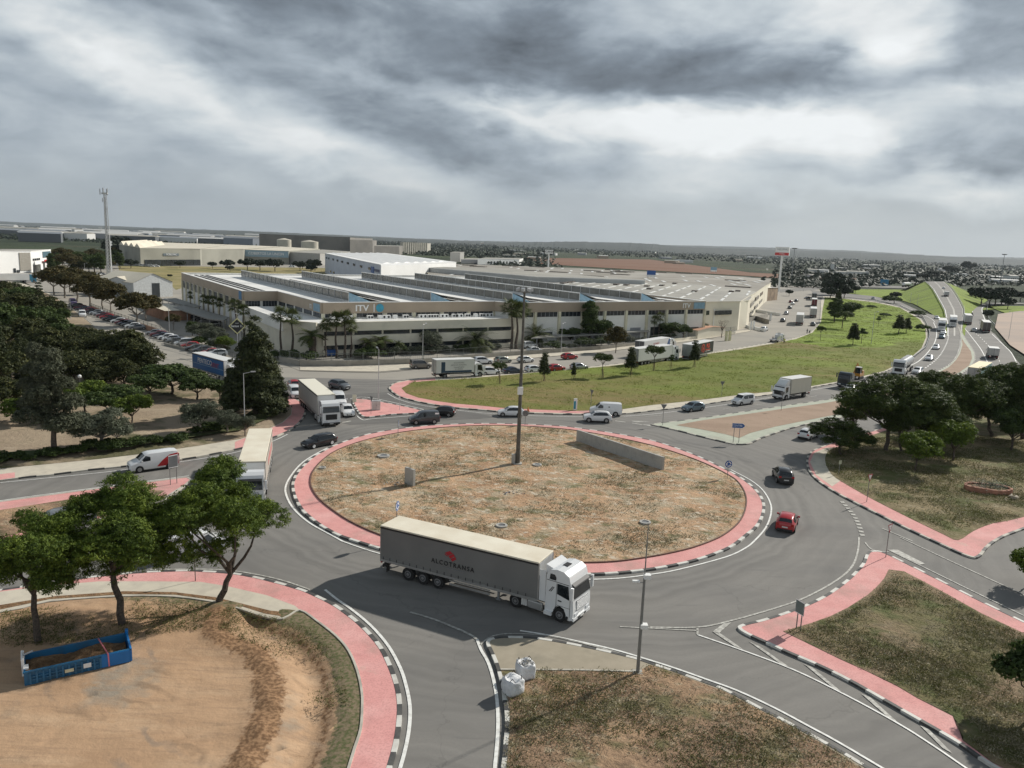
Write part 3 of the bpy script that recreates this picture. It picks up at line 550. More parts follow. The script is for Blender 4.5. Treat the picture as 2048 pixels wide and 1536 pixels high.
sheet('pavement', GP([(779, 776), (787, 785), (801, 794), (837, 803.5), (875, 810.5), (912, 815.5), (962, 819.5), (1000, 823), (1075, 826), (1150, 828.3), (1180, 828.5), (1182, 822), (1075, 820), (962, 812), (875, 803), (837, 796), (812, 787), (804, 778), (826, 767), (871, 763), (870, 757.5), (816, 762.5), (790, 768)]), .136, PINK)
ni = [G(x, y) for x, y in N_IN]; ni = ni if area(ni) > 0 else ni[::-1]
lawn = relief('grass_field', ni, .15, GRASS, .3, 3.5, edge=3, seed=11)
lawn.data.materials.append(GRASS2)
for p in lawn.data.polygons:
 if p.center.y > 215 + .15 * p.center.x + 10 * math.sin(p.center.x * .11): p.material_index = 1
# small pink splitter, north-west
island('soil', [(705, 801), (736, 800), (829, 818), (842, 823.5), (829, 828), (786, 830), (745, 835), (728, 835), (718, 829), (710, 816)], None, PINK, None, BW, seg=.9, sub=2, kw=.24)
# west splitter
W_OUT = [(-240, 1046), (0, 1005), (155, 984), (340, 960), (375, 956), (386, 961), (374, 972), (330, 1000), (200, 1042), (0, 1088), (-240, 1130)]
W_IN = [(-240, 1066), (0, 1023), (160, 998), (300, 982), (330, 984), (310, 998), (200, 1035), (0, 1078), (-240, 1118)]
island('soil', W_OUT, W_IN, PINK, SOILB, (KC_,), sub=0)
# the park west of the avenue
P_OUT = [(-260, 1012), (0, 963), (100, 952), (175, 942), (255, 934), (362, 921), (425, 910), (487, 897), (540, 879), (575, 865), (600, 847), (611, 830), (612, 815), (603, 805), (585, 795), (560, 785), (500, 775), (430, 765), (360, 750), (300, 728), (245, 700), (205, 668), (165, 632), (120, 600), (80, 578), (0, 560), (-200, 545), (-420, 560)]
P_IN = [(-260, 990), (0, 940), (100, 930), (200, 920), (300, 908), (400, 893), (480, 880), (530, 862), (565, 846), (582, 830), (583, 817), (572, 806), (550, 792), (500, 779), (430, 769), (360, 754), (300, 731), (245, 703), (205, 670), (165, 634), (120, 602), (80, 580), (0, 562), (-200, 547), (-420, 562)]
po = smooth_poly([G(x, y) for x, y in P_OUT], True, 2); po = po if area(po) > 0 else po[::-1]
kerb('kerb', po, .26, .15, KC_, KB, seg=1.6)
sheet('pavement', offset(po, .22), .13, BEIGEP, hole=[G(x, y) for x, y in P_IN])
sheet('pavement', GP([(470, 901), (487, 896), (540, 877.5), (574, 864), (599, 846), (609, 830), (610, 816), (602, 807), (585, 797), (560, 787), (552, 790), (572, 805), (584, 817), (583, 831), (566, 847), (531, 863), (482, 881), (470, 886)]), .137, PINK)
sheet('pavement', GP([(-100, 980), (0, 962), (30, 957.5), (30, 947), (0, 951), (-100, 966)]), .137, PINK)
pi_ = [G(x, y) for x, y in P_IN]; pi_ = pi_ if area(pi_) > 0 else pi_[::-1]
relief('soil', pi_, .15, PARKS, .25, 4, edge=3, seed=13)
gv = GP([(-100, 978), (0, 928), (200, 903), (400, 878), (480, 866), (530, 845), (575, 815), (540, 800), (470, 850), (300, 890), (180, 900), (0, 912), (-100, 935)])
sheet('verge', gv, .42, layered('verge_grass', (.05, .07, .02), [((.10, .10, .045), .3, .45, .6, 8, .8, 10, .8), ((.03, .04, .015), 1, .5, .6, 8, .8, 10, .7)], bump=1.0))
# ============================================================ bridge road and carriageways
def strip(name, L_, R_, m, dz=0.0):
 b = MB(); b.fixn = False
 A = [G(x, y, z) + Vector((0, 0, dz)) for x, y, z in L_]; B = [G(x, y, z) + Vector((0, 0, dz)) for x, y, z in R_]
 n = len(A); b.add(A + B, [(n + i, n + i + 1, i + 1, i) for i in range(n - 1)], m)
 return b.build(name, kind='structure')
BL = [(1894, 672, 0), (1894, 650, .1), (1891, 634, .8), (1888, 620, 1.8), (1880, 605, 3.2), (1873, 592, 4.8), (1866, 580, 6.4), (1858, 570, 7.6), (1850, 563, 8.2)]
BR = [(1925, 672, 0), (1925, 655, .1), (1929, 632, .8), (1928, 618, 1.8), (1921, 604, 3.2), (1914, 592, 4.8), (1906, 580, 6.4), (1897, 570, 7.6), (1889, 563, 8.2)]
FT = [(1894, 673, 0), (1888, 650, 0), (1876, 636, 0), (1858, 624, 0), (1836, 612, 0), (1820, 604, 0), (1810, 598, 0), (1803, 592, 0), (1798, 588, 0)]
FR = [(1930, 672, 0), (1932, 655, 0), (1938, 634, 0), (1944, 624, 0), (1952, 616, 0), (1960, 611, 0), (1966, 607, 0), (1972, 603, 0), (1976, 600, 0)]
strip('road', BL, BR, ASPH, .03)
strip('embankment', FT, BL, GRASS2, .01); strip('embankment', BR, FR, GRASS2, .01)
# beyond the crest the road drops again
bl, brr = G(*BL[-1]), G(*BR[-1]); q = MB(); q.fixn = False
dv = (bl - G(*BL[-3])).normalized() * 160; dv.z = -8.1
q.add([bl, brr, brr + dv, bl + dv], [(0, 1, 2, 3)], ASPH); q.add([bl, bl + dv, Vector((bl.x - 20, bl.y, 0)), ], [(0, 1, 2)], GRASS2); q.build('road', kind='structure')
strip('road', [(1914, 648, 0), (1921, 646, 0), (1930, 656, 0), (1944, 675, 0), (1960, 696, 0), (1971, 716, 0), (1990, 760, 0)], [(1950, 630, 0), (1966, 633, 0), (1982, 662, 0), (2007, 690, 0), (2022, 705, 0), (2034, 725, 0), (2060, 770, 0)], ASPH, .028)
strip('road', [(1960, 660, 0), (1950, 640, 0), (1945, 625, 0), (1944, 616, 0), (1950, 610, 0), (1975, 606, 0), (2048, 605, 0)], [(1984, 660, 0), (1972, 640, 0), (1966, 625, 0), (1965, 618, 0), (1972, 612.5, 0), (1995, 609, 0), (2048, 608, 0)], ASPH, .045)
# ============================================================ painted markings
mk = MB(); mk.fixn = False
def line(px, w=.13, m=WHT, z=.036, dash=None, gap=None, sm=True):
 P = [G(x, y) for x, y in px]
 if sm and len(P) > 2: P = smooth_poly(P, False, 4)
 ribbon(mk, P, w, z, m, dash, gap)
line([(685, 1083), (660, 1069), (625, 1050), (600, 1031), (583, 1012), (573, 992), (571, 975), (580, 955), (600, 930), (625, 912), (655, 896)], .2)
line([(685, 1083), (740, 1102), (800, 1118), (900, 1143), (1000, 1156), (1080, 1160), (1172, 1159.5), (1238, 1157), (1296, 1150), (1355, 1140), (1450, 1115), (1490, 1097), (1510, 1081), (1532, 1055), (1542, 1027), (1540, 1005), (1525, 980), (1500, 960), (1462, 940)], .16)
line([(650, 1180), (675, 1200), (700, 1217), (740, 1250), (775, 1290), (800, 1335), (813, 1375), (820, 1415), (818, 1460), (808, 1510), (790, 1570)], .2)
line([(954, 1279), (962, 1300), (976, 1325), (987, 1360), (994, 1402), (996, 1452), (993, 1502), (987, 1560)], .2)
line([(1040, 1262), (1085, 1269), (1150, 1282), (1225, 1299), (1287, 1317), (1350, 1337), (1412, 1359), (1475, 1382), (1550, 1417), (1625, 1457), (1675, 1484), (1780, 1546)], .16)
line([(960, 1291), (985, 1273), (1030, 1268), (1100, 1273), (1200, 1296), (1275, 1318)], .12, WRN)
line([(820, 1225), (870, 1240), (930, 1265), (954, 1279)], .2, WRN)
line([(1300, 1255), (1395, 1255), (1462, 1242), (1550, 1217), (1612, 1195), (1675, 1160), (1705, 1132), (1716, 1100), (1718, 1075)], .16, WRN)
line([(1395, 1255), (1395, 1270)], .15, WRN)
line([(1395, 1270), (1487, 1302), (1587, 1340), (1690, 1390), (1795, 1447), (1862, 1489), (1928, 1534), (2010, 1590)], .14)
def tri(px, m=WRN, z=.037):
 P = [G(x, y) for x, y in px]; P = P if area(P) > 0 else P[::-1]
 mk.add([(p.x, p.y, z) for p in P], [tuple(range(len(P)))], m)
tri([(1462, 1246), (1448, 1247), (1425, 1264), (1437, 1268)]); tri([(1425, 1264), (1440, 1267), (1487, 1300), (1470, 1294)])
tri([(1497, 1283), (1520, 1294), (1584, 1339), (1560, 1328)]); tri([(1607, 1328), (1625, 1336), (1687, 1388), (1665, 1376)]); tri([(1722, 1388), (1740, 1395), (1796, 1446), (1774, 1434)])
tri([(1840, 1452), (1856, 1458), (1905, 1508), (1885, 1497)])
line([(1683, 1003), (1697, 1018), (1710, 1035), (1720, 1057), (1727, 1080)], .45, WRN, dash=.45, gap=.4)
line([(1764, 1057), (1790, 1068), (1825, 1083)], .13, WRN); line([(1776, 1100), (1850, 1136), (1950, 1185), (2048, 1232)], .13, WRN)
line([(1730, 1085), (1745, 1100), (1780, 1105)], .13, WRN); line([(1800, 1075), (1900, 1122), (2048, 1190)], .12, WRN)
tri([(1776, 1100), (1795, 1100), (1850, 1128), (1840, 1130)])
line([(1230, 842), (1262, 846), (1295, 852)], .4, WRN, dash=1.6, gap=1.0); tri([(1262, 842), (1272, 845), (1300, 843.5)]); tri([(1280, 849), (1300, 850), (1302, 853)])
line([(700, 798), (735, 795), (830, 815), (848, 821), (846, 826), (830, 831), (745, 838), (726, 840), (714, 832)], .16)
line([(620, 851), (680, 846), (712, 840)], .4, WRN, dash=1.4, gap=.8)
line([(775, 787), (800, 800), (850, 812), (962, 826), (1075, 832), (1200, 834), (1300, 829), (1412, 815), (1500, 802), (1620, 781), (1700, 767), (1775, 748)], .14)
line([(1320, 850), (1450, 833), (1550, 818), (1650, 804), (1700, 795)], .14); line([(1290, 833), (1400, 824), (1550, 805), (1700, 780), (1800, 757)], .13, WRN, dash=3, gap=5)
line([(0, 966), (100, 956), (250, 940), (420, 915), (487, 901), (545, 883), (575, 869)], .14); line([(-100, 1021), (0, 1002), (155, 981), (340, 957), (378, 952)], .14)
line([(300, 1140), (409, 1139), (480, 1144), (560, 1160), (620, 1180)], .16, WRN); line([(1240, 1254), (1395, 1262)], .12, WRN)
line([(1700, 795), (1840, 757), (1871, 745), (1898, 730), (1911, 716), (1918, 700), (1921, 683), (1920, 668), (1913, 647), (1909, 640)], .3, WHT)
line([(1775, 748), (1826, 729), (1845, 716), (1858, 702), (1868, 688), (1873, 672), (1872, 657), (1867, 645)], .25, WHT)
line([(1893, 652), (1897, 665), (1896, 678), (1890, 694), (1879, 712), (1862, 728), (1840, 742), (1800, 758)], .35, WHT, dash=1.6, gap=2.0)
line([(1890, 646), (1896, 655), (1897, 672)], .3)
line([(1801, 610), (1830, 622), (1860, 636), (1870, 645)], .2); line([(1700, 594), (1801, 608), (1846, 634)], .12, WRN)
line([(1914, 640), (1927, 654), (1944, 675), (1960, 696), (1971, 716), (1985, 750)], .22); line([(1984, 668), (2007, 690), (2022, 705), (2033, 725)], .22)
line([(1948, 664), (1966, 680), (1990, 707), (2005, 735)], .18, WHT, dash=3, gap=4)
for mm, (a, c_) in ((.02, (.05, .0)),):
 pass
def line3(px, w, m):
 P = [G(x, y, z) + Vector((0, 0, .05)) for x, y, z in px]; n = len(P); t = (P[-1] - P[0]).normalized(); s = Vector((-t.y, t.x, 0)).normalized() * w / 2
 mk.add([p + s for p in P] + [p - s for p in P], [(n + i, n + i + 1, i + 1, i) for i in range(n - 1)], m)
def lerp3(A, B, t): return [tuple(a[i] + (b_[i] - a[i]) * t for i in range(3)) for a, b_ in zip(A, B)]
line3(lerp3(BL, BR, .06), .3, WHT); line3(lerp3(BL, BR, .5), .3, WRN); line3(lerp3(BL, BR, .93), .3, WRN); line3(lerp3(BL, BR, .46), .3, WRN)
line([(1945, 625), (1944, 616), (1950, 610), (1965, 608)], .3, z=.06); line([(1975, 650), (1966, 630), (1964, 617), (1970, 612), (1985, 609)], .3, z=.06)
# pale industrial road: kerb line, zebra, bays
line([(600, 742), (680, 744), (756, 745), (823, 740)], .18, KB, z=.04)
line([(1585, 622), (1640, 622)], 2.2, WRN, dash=.6, gap=.8); line([(330, 727), (370, 737)], .2, WRN); line([(345, 722), (385, 732)], .2, WRN); line([(360, 716), (400, 727)], .2, WRN)
mk.build('road_marking', kind='structure')
sheet('pavement', GP([(600, 741), (680, 743), (756, 744), (823, 738.5), (900, 731), (1000, 722), (1200, 705), (1400, 680), (1500, 663), (1500, 659), (1400, 674), (1200, 700), (1000, 714), (900, 722), (819, 729), (694, 733), (600, 735)]), .09, BEIGEP)
# ============================================================ buildings
TAUPE = mat('taupe_cladding', (.39, .315, .235), .6, var=.08, scale=.15)
PANEL = mat('pale_wall_panel', (.80, .79, .74), .7, scale=.12, col2=(.66, .65, .60), lo=.45, hi=.7)
PILL = mat('cream_pillar', (.66, .62, .46), .7, scale=.5)
OFFW = mat('office_render', (.70, .66, .54), .75, scale=.25, col2=(.58, .55, .45), lo=.45, hi=.7)
GLS = mat('dark_window_glass', (.025, .032, .038), .12, var=.3, scale=.4, spec=.7)
GLS2 = mat('grey_glazing', (.11, .115, .105), .25, scale=.3, col2=(.06, .065, .06), lo=.4, hi=.6)
ROOFW = mat('pale_roof_sheet', (.84, .83, .79), .55, scale=.06, col2=(.62, .62, .60), lo=.42, hi=.68)
ROOFG = mat('grey_roof_sheet', (.36, .345, .30), .8, scale=.05, col2=(.27, .26, .23), lo=.42, hi=.65)
ROOFD = mat('dark_gutter', (.05, .048, .045), .8, scale=1)
BLUEL = mat('light_blue_panel', (.22, .36, .46), .5)
GREYM = mat('grey_metal', (.25, .26, .27), .5, .3, scale=1)
LGREY = mat('pale_metal', (.46, .47, .47), .45, .3, scale=1)
WHITEB = mat('white_building', (.80, .80, .78), .7, scale=.1, var=.05)
BLUEG = mat('blue_grey_cladding', (.50, .54, .60), .6, scale=.1, var=.06)
BROWNF = mat('brown_cladding', (.23, .215, .19), .7, scale=.05, col2=(.17, .16, .145), lo=.4, hi=.65)
CREAM = mat('cream_wall', (.74, .69, .56), .75, scale=.1, col2=(.62, .57, .46), lo=.45, hi=.7)
BRICK = mat('red_brown_brick', (.30, .17, .11), .85, scale=.4, var=.2)
BLACK = mat('black_plastic', (.018, .018, .019), .5)
REDS = mat('red_sign', (.55, .05, .05), .5); BLUES = mat('blue_sign', (.02, .09, .30), .45, var=.03); TEAL = mat('teal_sign', (.02, .25, .33), .5)
def frame_pt(O, a):
 c, s = math.cos(a), math.sin(a)
 return lambda u, v: Vector((O[0] + u * c - v * s, O[1] + u * s + v * c, 0))
BA = R(32.3); BO = (-44.24, 177.15)
def in_frame(e, O, a): e.location = (O[0], O[1], 0); e.rotation_euler = (0, 0, a)
itv = empty('inspection_building', (0, 0, 0), label='long pale factory with saw-tooth white roof and taupe fascia lettered ITV', cat='building'); in_frame(itv, BO, BA)
FP = [(0, 0), (46, 0), (48, -4.6), (118, -4.6), (118, 131), (-9, 131), (-9, 37), (0, 37)]
b = MB(); b.prism(FP, 0, 10.55, PANEL, ROOFW); b.build('wall', itv)
# fascia: proud of the wall, split in panels
def seg_box(mb, p, q, z0, z1, out, dep, m):
 p = Vector((p[0], p[1], 0)); q = Vector((q[0], q[1], 0)); t = (q - p).normalized(); n = Vector((t.y, -t.x, 0))
 a, c = p + n * out, q + n * out; d, e = q + n * (out - dep), p + n * (out - dep)
 B = [Vector((k.x, k.y, z0)) for k in (a, c, d, e)]; T = [Vector((k.x, k.y, z1)) for k in (a, c, d, e)]
 mb.hexa(B, T, m)
b = MB()
for i in (7, 0, 1, 2, 6, 5, 3): seg_box(b, FP[i], FP[(i + 1) % 8], 8.55, 11.05, .35, .6, TAUPE)
for i in (4,): seg_box(b, FP[i], FP[(i + 1) % 8], 8.55, 11.05, .35, .6, PANEL)
b.build('fascia', itv)
b = MB()
for i in range(8): seg_box(b, FP[i], FP[(i + 1) % 8], 11.05, 11.17, .4, .8, ROOFW)
b.build('coping', itv)
def bays(p, q, n, zlo, zhi, parent, pil=True, lower=None):
 p = Vector(p).to_3d(); q = Vector(q).to_3d(); d = (q - p) / n
 for i in range(n):
  a = p + d * (i + .08); c = p + d * (i + .92)
  b = MB(); seg_box(b, a, c, zlo, zhi, .06, .1, GLS)
  for k in range(1, 5):
   m_ = a.lerp(c, k / 5); seg_box(b, m_ - d * .008, m_ + d * .008, zlo, zhi, .1, .12, GREYM)
  b.build('window', parent)
  if lower and lower[i]:
   b = MB(); kind = lower[i]
   if kind == 'w': seg_box(b, p + d * (i + .18), p + d * (i + .75), 1.6, 3.2, .06, .1, GLS2); b.build('window', parent)
   else: seg_box(b, p + d * (i + .25), p + d * (i + .75), 0, 3.6, .06, .1, GLS if kind == 'd' else GREYM); b.build('door', parent)
 if pil:
  for i in range(n + 1):
   a = p + d * i; t = d.normalized(); b = MB(); seg_box(b, a - t * .38, a + t * .38, 0, 8.6, .45, .6, PILL); b.build('pillar', parent)
bays((48, -4.6), (118, -4.6), 9, 7.25, 8.5, itv, lower=['', 'w', 'w', 'g', 'w', 'g', 'd', '', 'w'])
bays((0, 0), (46, 0), 6, 7.6, 8.5, itv, pil=False)
for i in range(7):
 b = MB(); b.box(i * 7.667 - .35, i * 7.667 + .35, -.3, 0, 7.4, 8.55, PILL); b.build('pillar', itv)
bays((0, 37), (0, 0), 5, 7.4, 8.5, itv, pil=False); bays((-9, 37), (0, 37), 2, 7.0, 8.5, itv, pil=False)
bays((-9, 131), (-9, 37), 12, 5.9, 8.3, itv)
for i in range(12):
 b = MB(); y = 131 - 7.83 * (i + .5); b.box(-9.08, -9, y - 2.4, y + 2.4, 1.2, 5.4, WHITEB); b.build('shutter', itv)
# roof : clerestory ridges, sloping roof behind each, gutters with pipes
for k, u0 in enumerate((8.5, 30.5, 53, 75.5, 98.5)):
 v0, v1 = (6, 116) if k < 2 else (2.5, 113)
 b = MB(); b.add([(u0, v0, 10.55), (u0, v1, 10.55), (u0, v1, 13), (u0, v0, 13), (u0 + 9.5, v0, 10.6), (u0 + 9.5, v1, 10.6)], [(0, 1, 2, 3)], GLS2)
 n = 22
 for i in range(n + 1):
  y = v0 + (v1 - v0) * i / n; b.box(u0 - .1, u0, y - .08, y + .08, 10.6, 13, LGREY)
 b.box(u0 - .12, u0, v0, v1, 10.55, 11.0, LGREY); b.box(u0 - .2, u0 + .05, v0, v1, 12.9, 13.1, ROOFW)
 b.build('clerestory', itv)
 b = MB(); b.fixn = False
 b.quad((u0 + .05, v0, 13.02), (u0 + 9.5, v0, 10.62), (u0 + 9.5, v1, 10.62), (u0 + .05, v1, 13.02), ROOFW)
 b.add([(u0 + .03, v0, 10.55), (u0 + 6, v0, 10.55), (u0 + .03, v0, 13.0)], [(0, 1, 2)], BLUEL); b.add([(u0 + .03, v1, 10.55), (u0 + 9.5, v1, 10.55), (u0 + .03, v1, 13.0)], [(2, 1, 0)], WHITEB)
 b.build('roof_slope', itv)
 b = MB()
 for j, (w, off) in enumerate(((.9, 10.3), (.5, 12.0), (.35, 13.2))):
  b.box(u0 + off, u0 + off + w, v0 - 1, v1 - 6 - j * 4, 10.56, 10.66 + .02 * j, ROOFD if j != 1 else mat('roof_pipe', (.10, .09, .07), .6))
 b.build('gutter', itv)
b = MB()
for off in (-6, -4, -2.2): b.box(off, off + .8, 42, 125, 10.57, 10.7, ROOFD)
b.build('gutter', itv)
WLET = mat('white_letters', (.80, .80, .78), .5, var=.03)
def sign_text(s, size, m, parent, u, v, z, rz=0.0, **kw): return text(s, size, m, parent, (u, v, z), (R(90), 0, rz), name='sign', **kw)
sign_text('ITV', 2.0, WLET, itv, 9.4, -.42, 9.7, sx=1.15, bold=.05); b = MB()
b.add([(13.9 + 1.0 * math.cos(t * .3927), -.45, 9.75 + 1.0 * math.sin(t * .3927)) for t in range(16)], [tuple(range(16))], mat('cyan_disc', (.05, .32, .45), .5)); b.box(12.3, 12.5, -.5, -.38, 8.8, 10.7, WLET); b.build('sign', itv)
sign_text('ITV', 1.9, WLET, itv, 110, -5.02, 9.7, sx=1.15, bold=.05); b = MB(); b.box(113, 117.6, -5.05, -4.96, 8.8, 10.7, BLUEL); b.build('sign', itv)
sign_text('m', 2.4, WLET, itv, -.42, 7.5, 9.8, rz=R(-90)); b = MB(); b.box(-.42, -.36, .8, 5.5, 8.8, 10.6, BLUEL); b.build('sign', itv)
b = MB(); b.box(-9.42, -9.36, 38, 41, 8.7, 10.9, mat('blue_panel', (.05, .2, .4), .5)); b.build('sign', itv)
# air conditioners on the annex roof belong to the annex
anx = empty('office_annex', (0, 0, 0), label='low two-storey beige office annex with dark ribbon windows below the ITV sign', cat='building'); in_frame(anx, BO, BA)
AP = [(-12, 20), (-4, -8.5), (46.5, -8.5), (46.5, -.4), (-.45, -.4), (-.45, 36.6), (-9.2, 36.6)]
AP = [(-9.5, 34), (-9.5, -2), (-4, -8.5), (46.5, -8.5), (46.5, -.4), (-.45, -.4), (-.45, 34)]
b = MB(); b.prism(AP, 0, 7.3, OFFW, ROOFW); b.build('wall', anx)
for z0, z1, nm, m in ((5.5, 7.5, 'fascia', OFFW), (2.4, 4.5, 'parapet', OFFW), (0.2, 1.3, 'parapet', CREAM)):
 b = MB(); seg_box(b, (-3, -8.5), (46.8, -8.5), z0, z1, .8, .9, m)
 if z0 > 5: seg_box(b, (-9.5, -2), (-4, -8.5), z0, z1, .5, .6, m); seg_box(b, (-9.5, 34), (-9.5, -2), z0 - .5, z1, .3, .4, PANEL)
 b.build(nm, anx)
for z0, z1 in ((4.55, 5.45), (1.35, 2.3)):
 for i in range(7):
  b = MB(); seg_box(b, (-2.5 + i * 7, -8.5), (4.0 + i * 7, -8.5), z0, z1, .12, .1, GLS); b.build('window', anx)
rn = random.Random(4)
for i in range(20):
 u = 2 + i * 2.2 + rn.uniform(-.6, .6)
 if i in (3, 9): continue
 w = rn.choice((.5, .7, 1.1)); b = MB(); b.box(u - w, u + w, -2.2, -1.4, 7.32, 8.15, WHITEB)
 for q in (-.5, .5):
  if w > .6: b.add([(u + q * w + .3 * math.cos(t * .785), -2.22, 7.75 + .3 * math.sin(t * .785)) for t in range(8)], [tuple(range(8))], BLACK)
 b.build('air_conditioner', anx)
b = MB(); b.box(47.2, 50, -8, -5.1, 0, 7.3, OFFW); b.build('stair_tower', anx)
# ---- generic blocks
def block(name, px, z, wall, roof, label, group='industrial sheds', cat='building', ground=False, rim=None, rimm=None):
 P = [G(x, y, 0 if ground else z) for x, y in px]
 if len(P) == 3: P.append(P[0] + P[2] - P[1])
 if area(P) < 0: P = P[::-1]
 e = empty(name, (P[0].x, P[0].y, 0), label=label, cat=cat, group=group)
 Q = [(p.x - P[0].x, p.y - P[0].y) for p in P]
 b = MB(); b.prism(Q, 0, z - .3, wall, wall); b.build('wall', e)
 b = MB(); b.prism([tuple(p) [:2] for p in offset([Vector((q[0], q[1], 0)) for q in Q], -.25)], z - .3, z, rimm or wall, roof, bottom=True); b.build('roof', e)
 return e, Q
def strips(e, Q, z, n, dirw, ln, w, m, name='skylight', seed=1, h=.12, lim=90):
 rn = random.Random(seed); xs = [q[0] for q in Q]; ys = [q[1] for q in Q]; c = 0; t = Vector((math.cos(dirw), math.sin(dirw), 0)); s = Vector((-t.y, t.x, 0))
 tot = 0
 while c < n and tot < n * 30:
  tot += 1; x, y = rn.uniform(min(xs), max(xs)), rn.uniform(min(ys), max(ys)); o = Vector((x, y, 0)); k = 9
  o = t * (round(o.dot(t) / (ln * 1.45)) * ln * 1.45) + s * (round(o.dot(s) / (ln * .45)) * ln * .45)
  key = (name, round(o.x), round(o.y))
  if key in e.keys() if False else (key in _seen(e)): continue
  if not all(in_poly(*(o + t * a * ln / 2 * 1.1)[:2], Q) for a in (-1, 1)): continue
  _seen(e).add(key); c += 1
  a, d, f, g = [o + t * i * ln / 2 + s * j * w / 2 for i, j in ((-1, -1), (1, -1), (1, 1), (-1, 1))]
  b = MB(); b.hexa([Vector((p.x, p.y, z)) for p in (a, d, f, g)], [Vector((p.x, p.y, z + h)) for p in (a, d, f, g)], m); b.build(name, e)
_SE = {}
def _seen(e): return _SE.setdefault(e.name, set())
SKY = mat('skylight_sheet', (.78, .78, .74), .4, var=.05); VNT = mat('dark_vent', (.10, .085, .07), .8)
d1 = (G(1272, 572, 10) - G(1237, 580, 10)); a1 = math.atan2(d1.y, d1.x)
e, Q = block('factory_hall', [(1095, 566), (1200, 562), (1375, 567), (1500, 580), (1511, 584), (1500, 590), (1488, 597), (1480, 602), (1407, 603), (1370, 601), (1100, 573)], 10, CREAM, ROOFG, 'grey-roofed hall with pale skylight strips right behind the ITV factory')
strips(e, Q, 10.0, 60, a1, 15, .8, SKY, seed=2); strips(e, Q, 10.0, 14, a1, 5, 2.0, VNT, 'vent', seed=8, h=.5)
rz = math.atan2(*(G(1480, 602, 10) - G(1407, 603, 10)).yx)
o = G(1444, 602.5, 10); n_ = Vector((math.sin(rz), -math.cos(rz), 0))
def wall_piece(e, px0, px1, z, z0, z1, nm, m, out=.3, top=None):
 "a flat piece on the facade whose top edge runs through two pixels at height z"
 p, q = G(*px0, z) - e.location, G(*px1, z) - e.location; p.z = q.z = 0
 b = MB(); seg_box(b, p, q, z0, z1, out, .2, m); return b.build(nm, e)
for x0, x1 in ((1411, 1428), (1431, 1464)): wall_piece(e, (x0, 603), (x1, 602.3), 10, 5.6, 7.0, 'window', GLS)
wall_piece(e, (1407, 603), (1409, 603), 10, 0, 9.8, 'pillar', PILL); wall_piece(e, (1428.5, 602.7), (1430.5, 602.7), 10, 0, 7.5, 'pillar', PANEL); wall_piece(e, (1465, 602), (1468, 602), 10, 0, 7.2, 'pillar', PANEL)
ROSE = mat('rose_emblem', (.50, .16, .16), .5)
def star(e, px, z, r, m, rz):
 p = G(*px, z) - e.location; b = MB(); n = 8; t = Vector((math.cos(rz), math.sin(rz), 0)); o = Vector((t.y, -t.x, 0)) * .45
 for i in range(n):
  a = i * math.pi / 4; c = Vector((p.x, p.y, z)) + o + t * math.cos(a) * r * .65 + Vector((0, 0, math.sin(a) * r * .65))
  b.add([c + t * math.cos(k * .785) * r * .24 + Vector((0, 0, math.sin(k * .785) * r * .24)) for k in range(8)], [tuple(range(8))], m)
 b.build('emblem', e)
star(e, (1449, 604.5), 8.9, 1.25, ROSE, rz); b = MB()
p = G(1463, 604.5, 8.9) - e.location; text('NUBA', 1.5, GREYM, e, (p.x, p.y, 8.9) + Vector((0, 0, 0)) if False else (p.x + n_.x * .5, p.y + n_.y * .5, 8.9), (R(90), 0, rz), 'sign')
e, Q = block('factory_hall', [(870, 552), (832, 533), (915, 528), (1180, 537), (1500, 554), (1542, 565), (1530, 571), (1511, 584), (1500, 580), (1375, 567), (1200, 562), (1095, 566)], 9.6, CREAM, mat('brown_grey_roof', (.24, .22, .185), .85, scale=.04, col2=(.33, .31, .27), lo=.42, hi=.6), 'vast brown-grey roof dotted with pale skylights behind the pale front hall')
d2 = G(1480, 571, 9.6) - G(1440, 561, 9.6); strips(e, Q, 9.62, 62, math.atan2(d2.y, d2.x), 16, 1.6, SKY, seed=3); strips(e, Q, 9.62, 30, math.atan2(d2.y, d2.x) + 1.2, 12, 3.5, VNT, 'vent', seed=5, h=.4)
for px0, px1 in (((1502, 595), (1509, 588)), ((1512, 584), (1518, 580)), ((1521, 577), (1526, 573))): wall_piece(e, px0, px1, 9.6, 5.8, 7.4, 'window', GLS); wall_piece(e, px0, px1, 9.6, 2.2, 3.6, 'window', GLS)
e, Q = block('warehouse', [(812, 531), (1075, 553), (1290, 560)], 12, mat('ribbed_grey_wall', (.42, .43, .42), .6, scale=.2, var=.08), ROOFG, 'long grey ribbed warehouse right of the white building', rimm=WHITEB)
Pq = [G(812, 531, 12), G(1075, 553, 12)]
for k in range(1, 24):
 p = Pq[0].lerp(Pq[1], k / 24) - e.location; q = Pq[0].lerp(Pq[1], k / 24 + .004) - e.location; p.z = q.z = 0; b = MB(); seg_box(b, p, q, 0, 10.5, .12, .2, LGREY); b.build('downpipe', e)
e, Q = block('factory_hall', [(1480, 602), (1488, 597), (1500, 590), (1502, 594), (1497, 600)], 9.8, CREAM, ROOFG, 'narrow cream office front with dark ribbon windows at the hall corner')
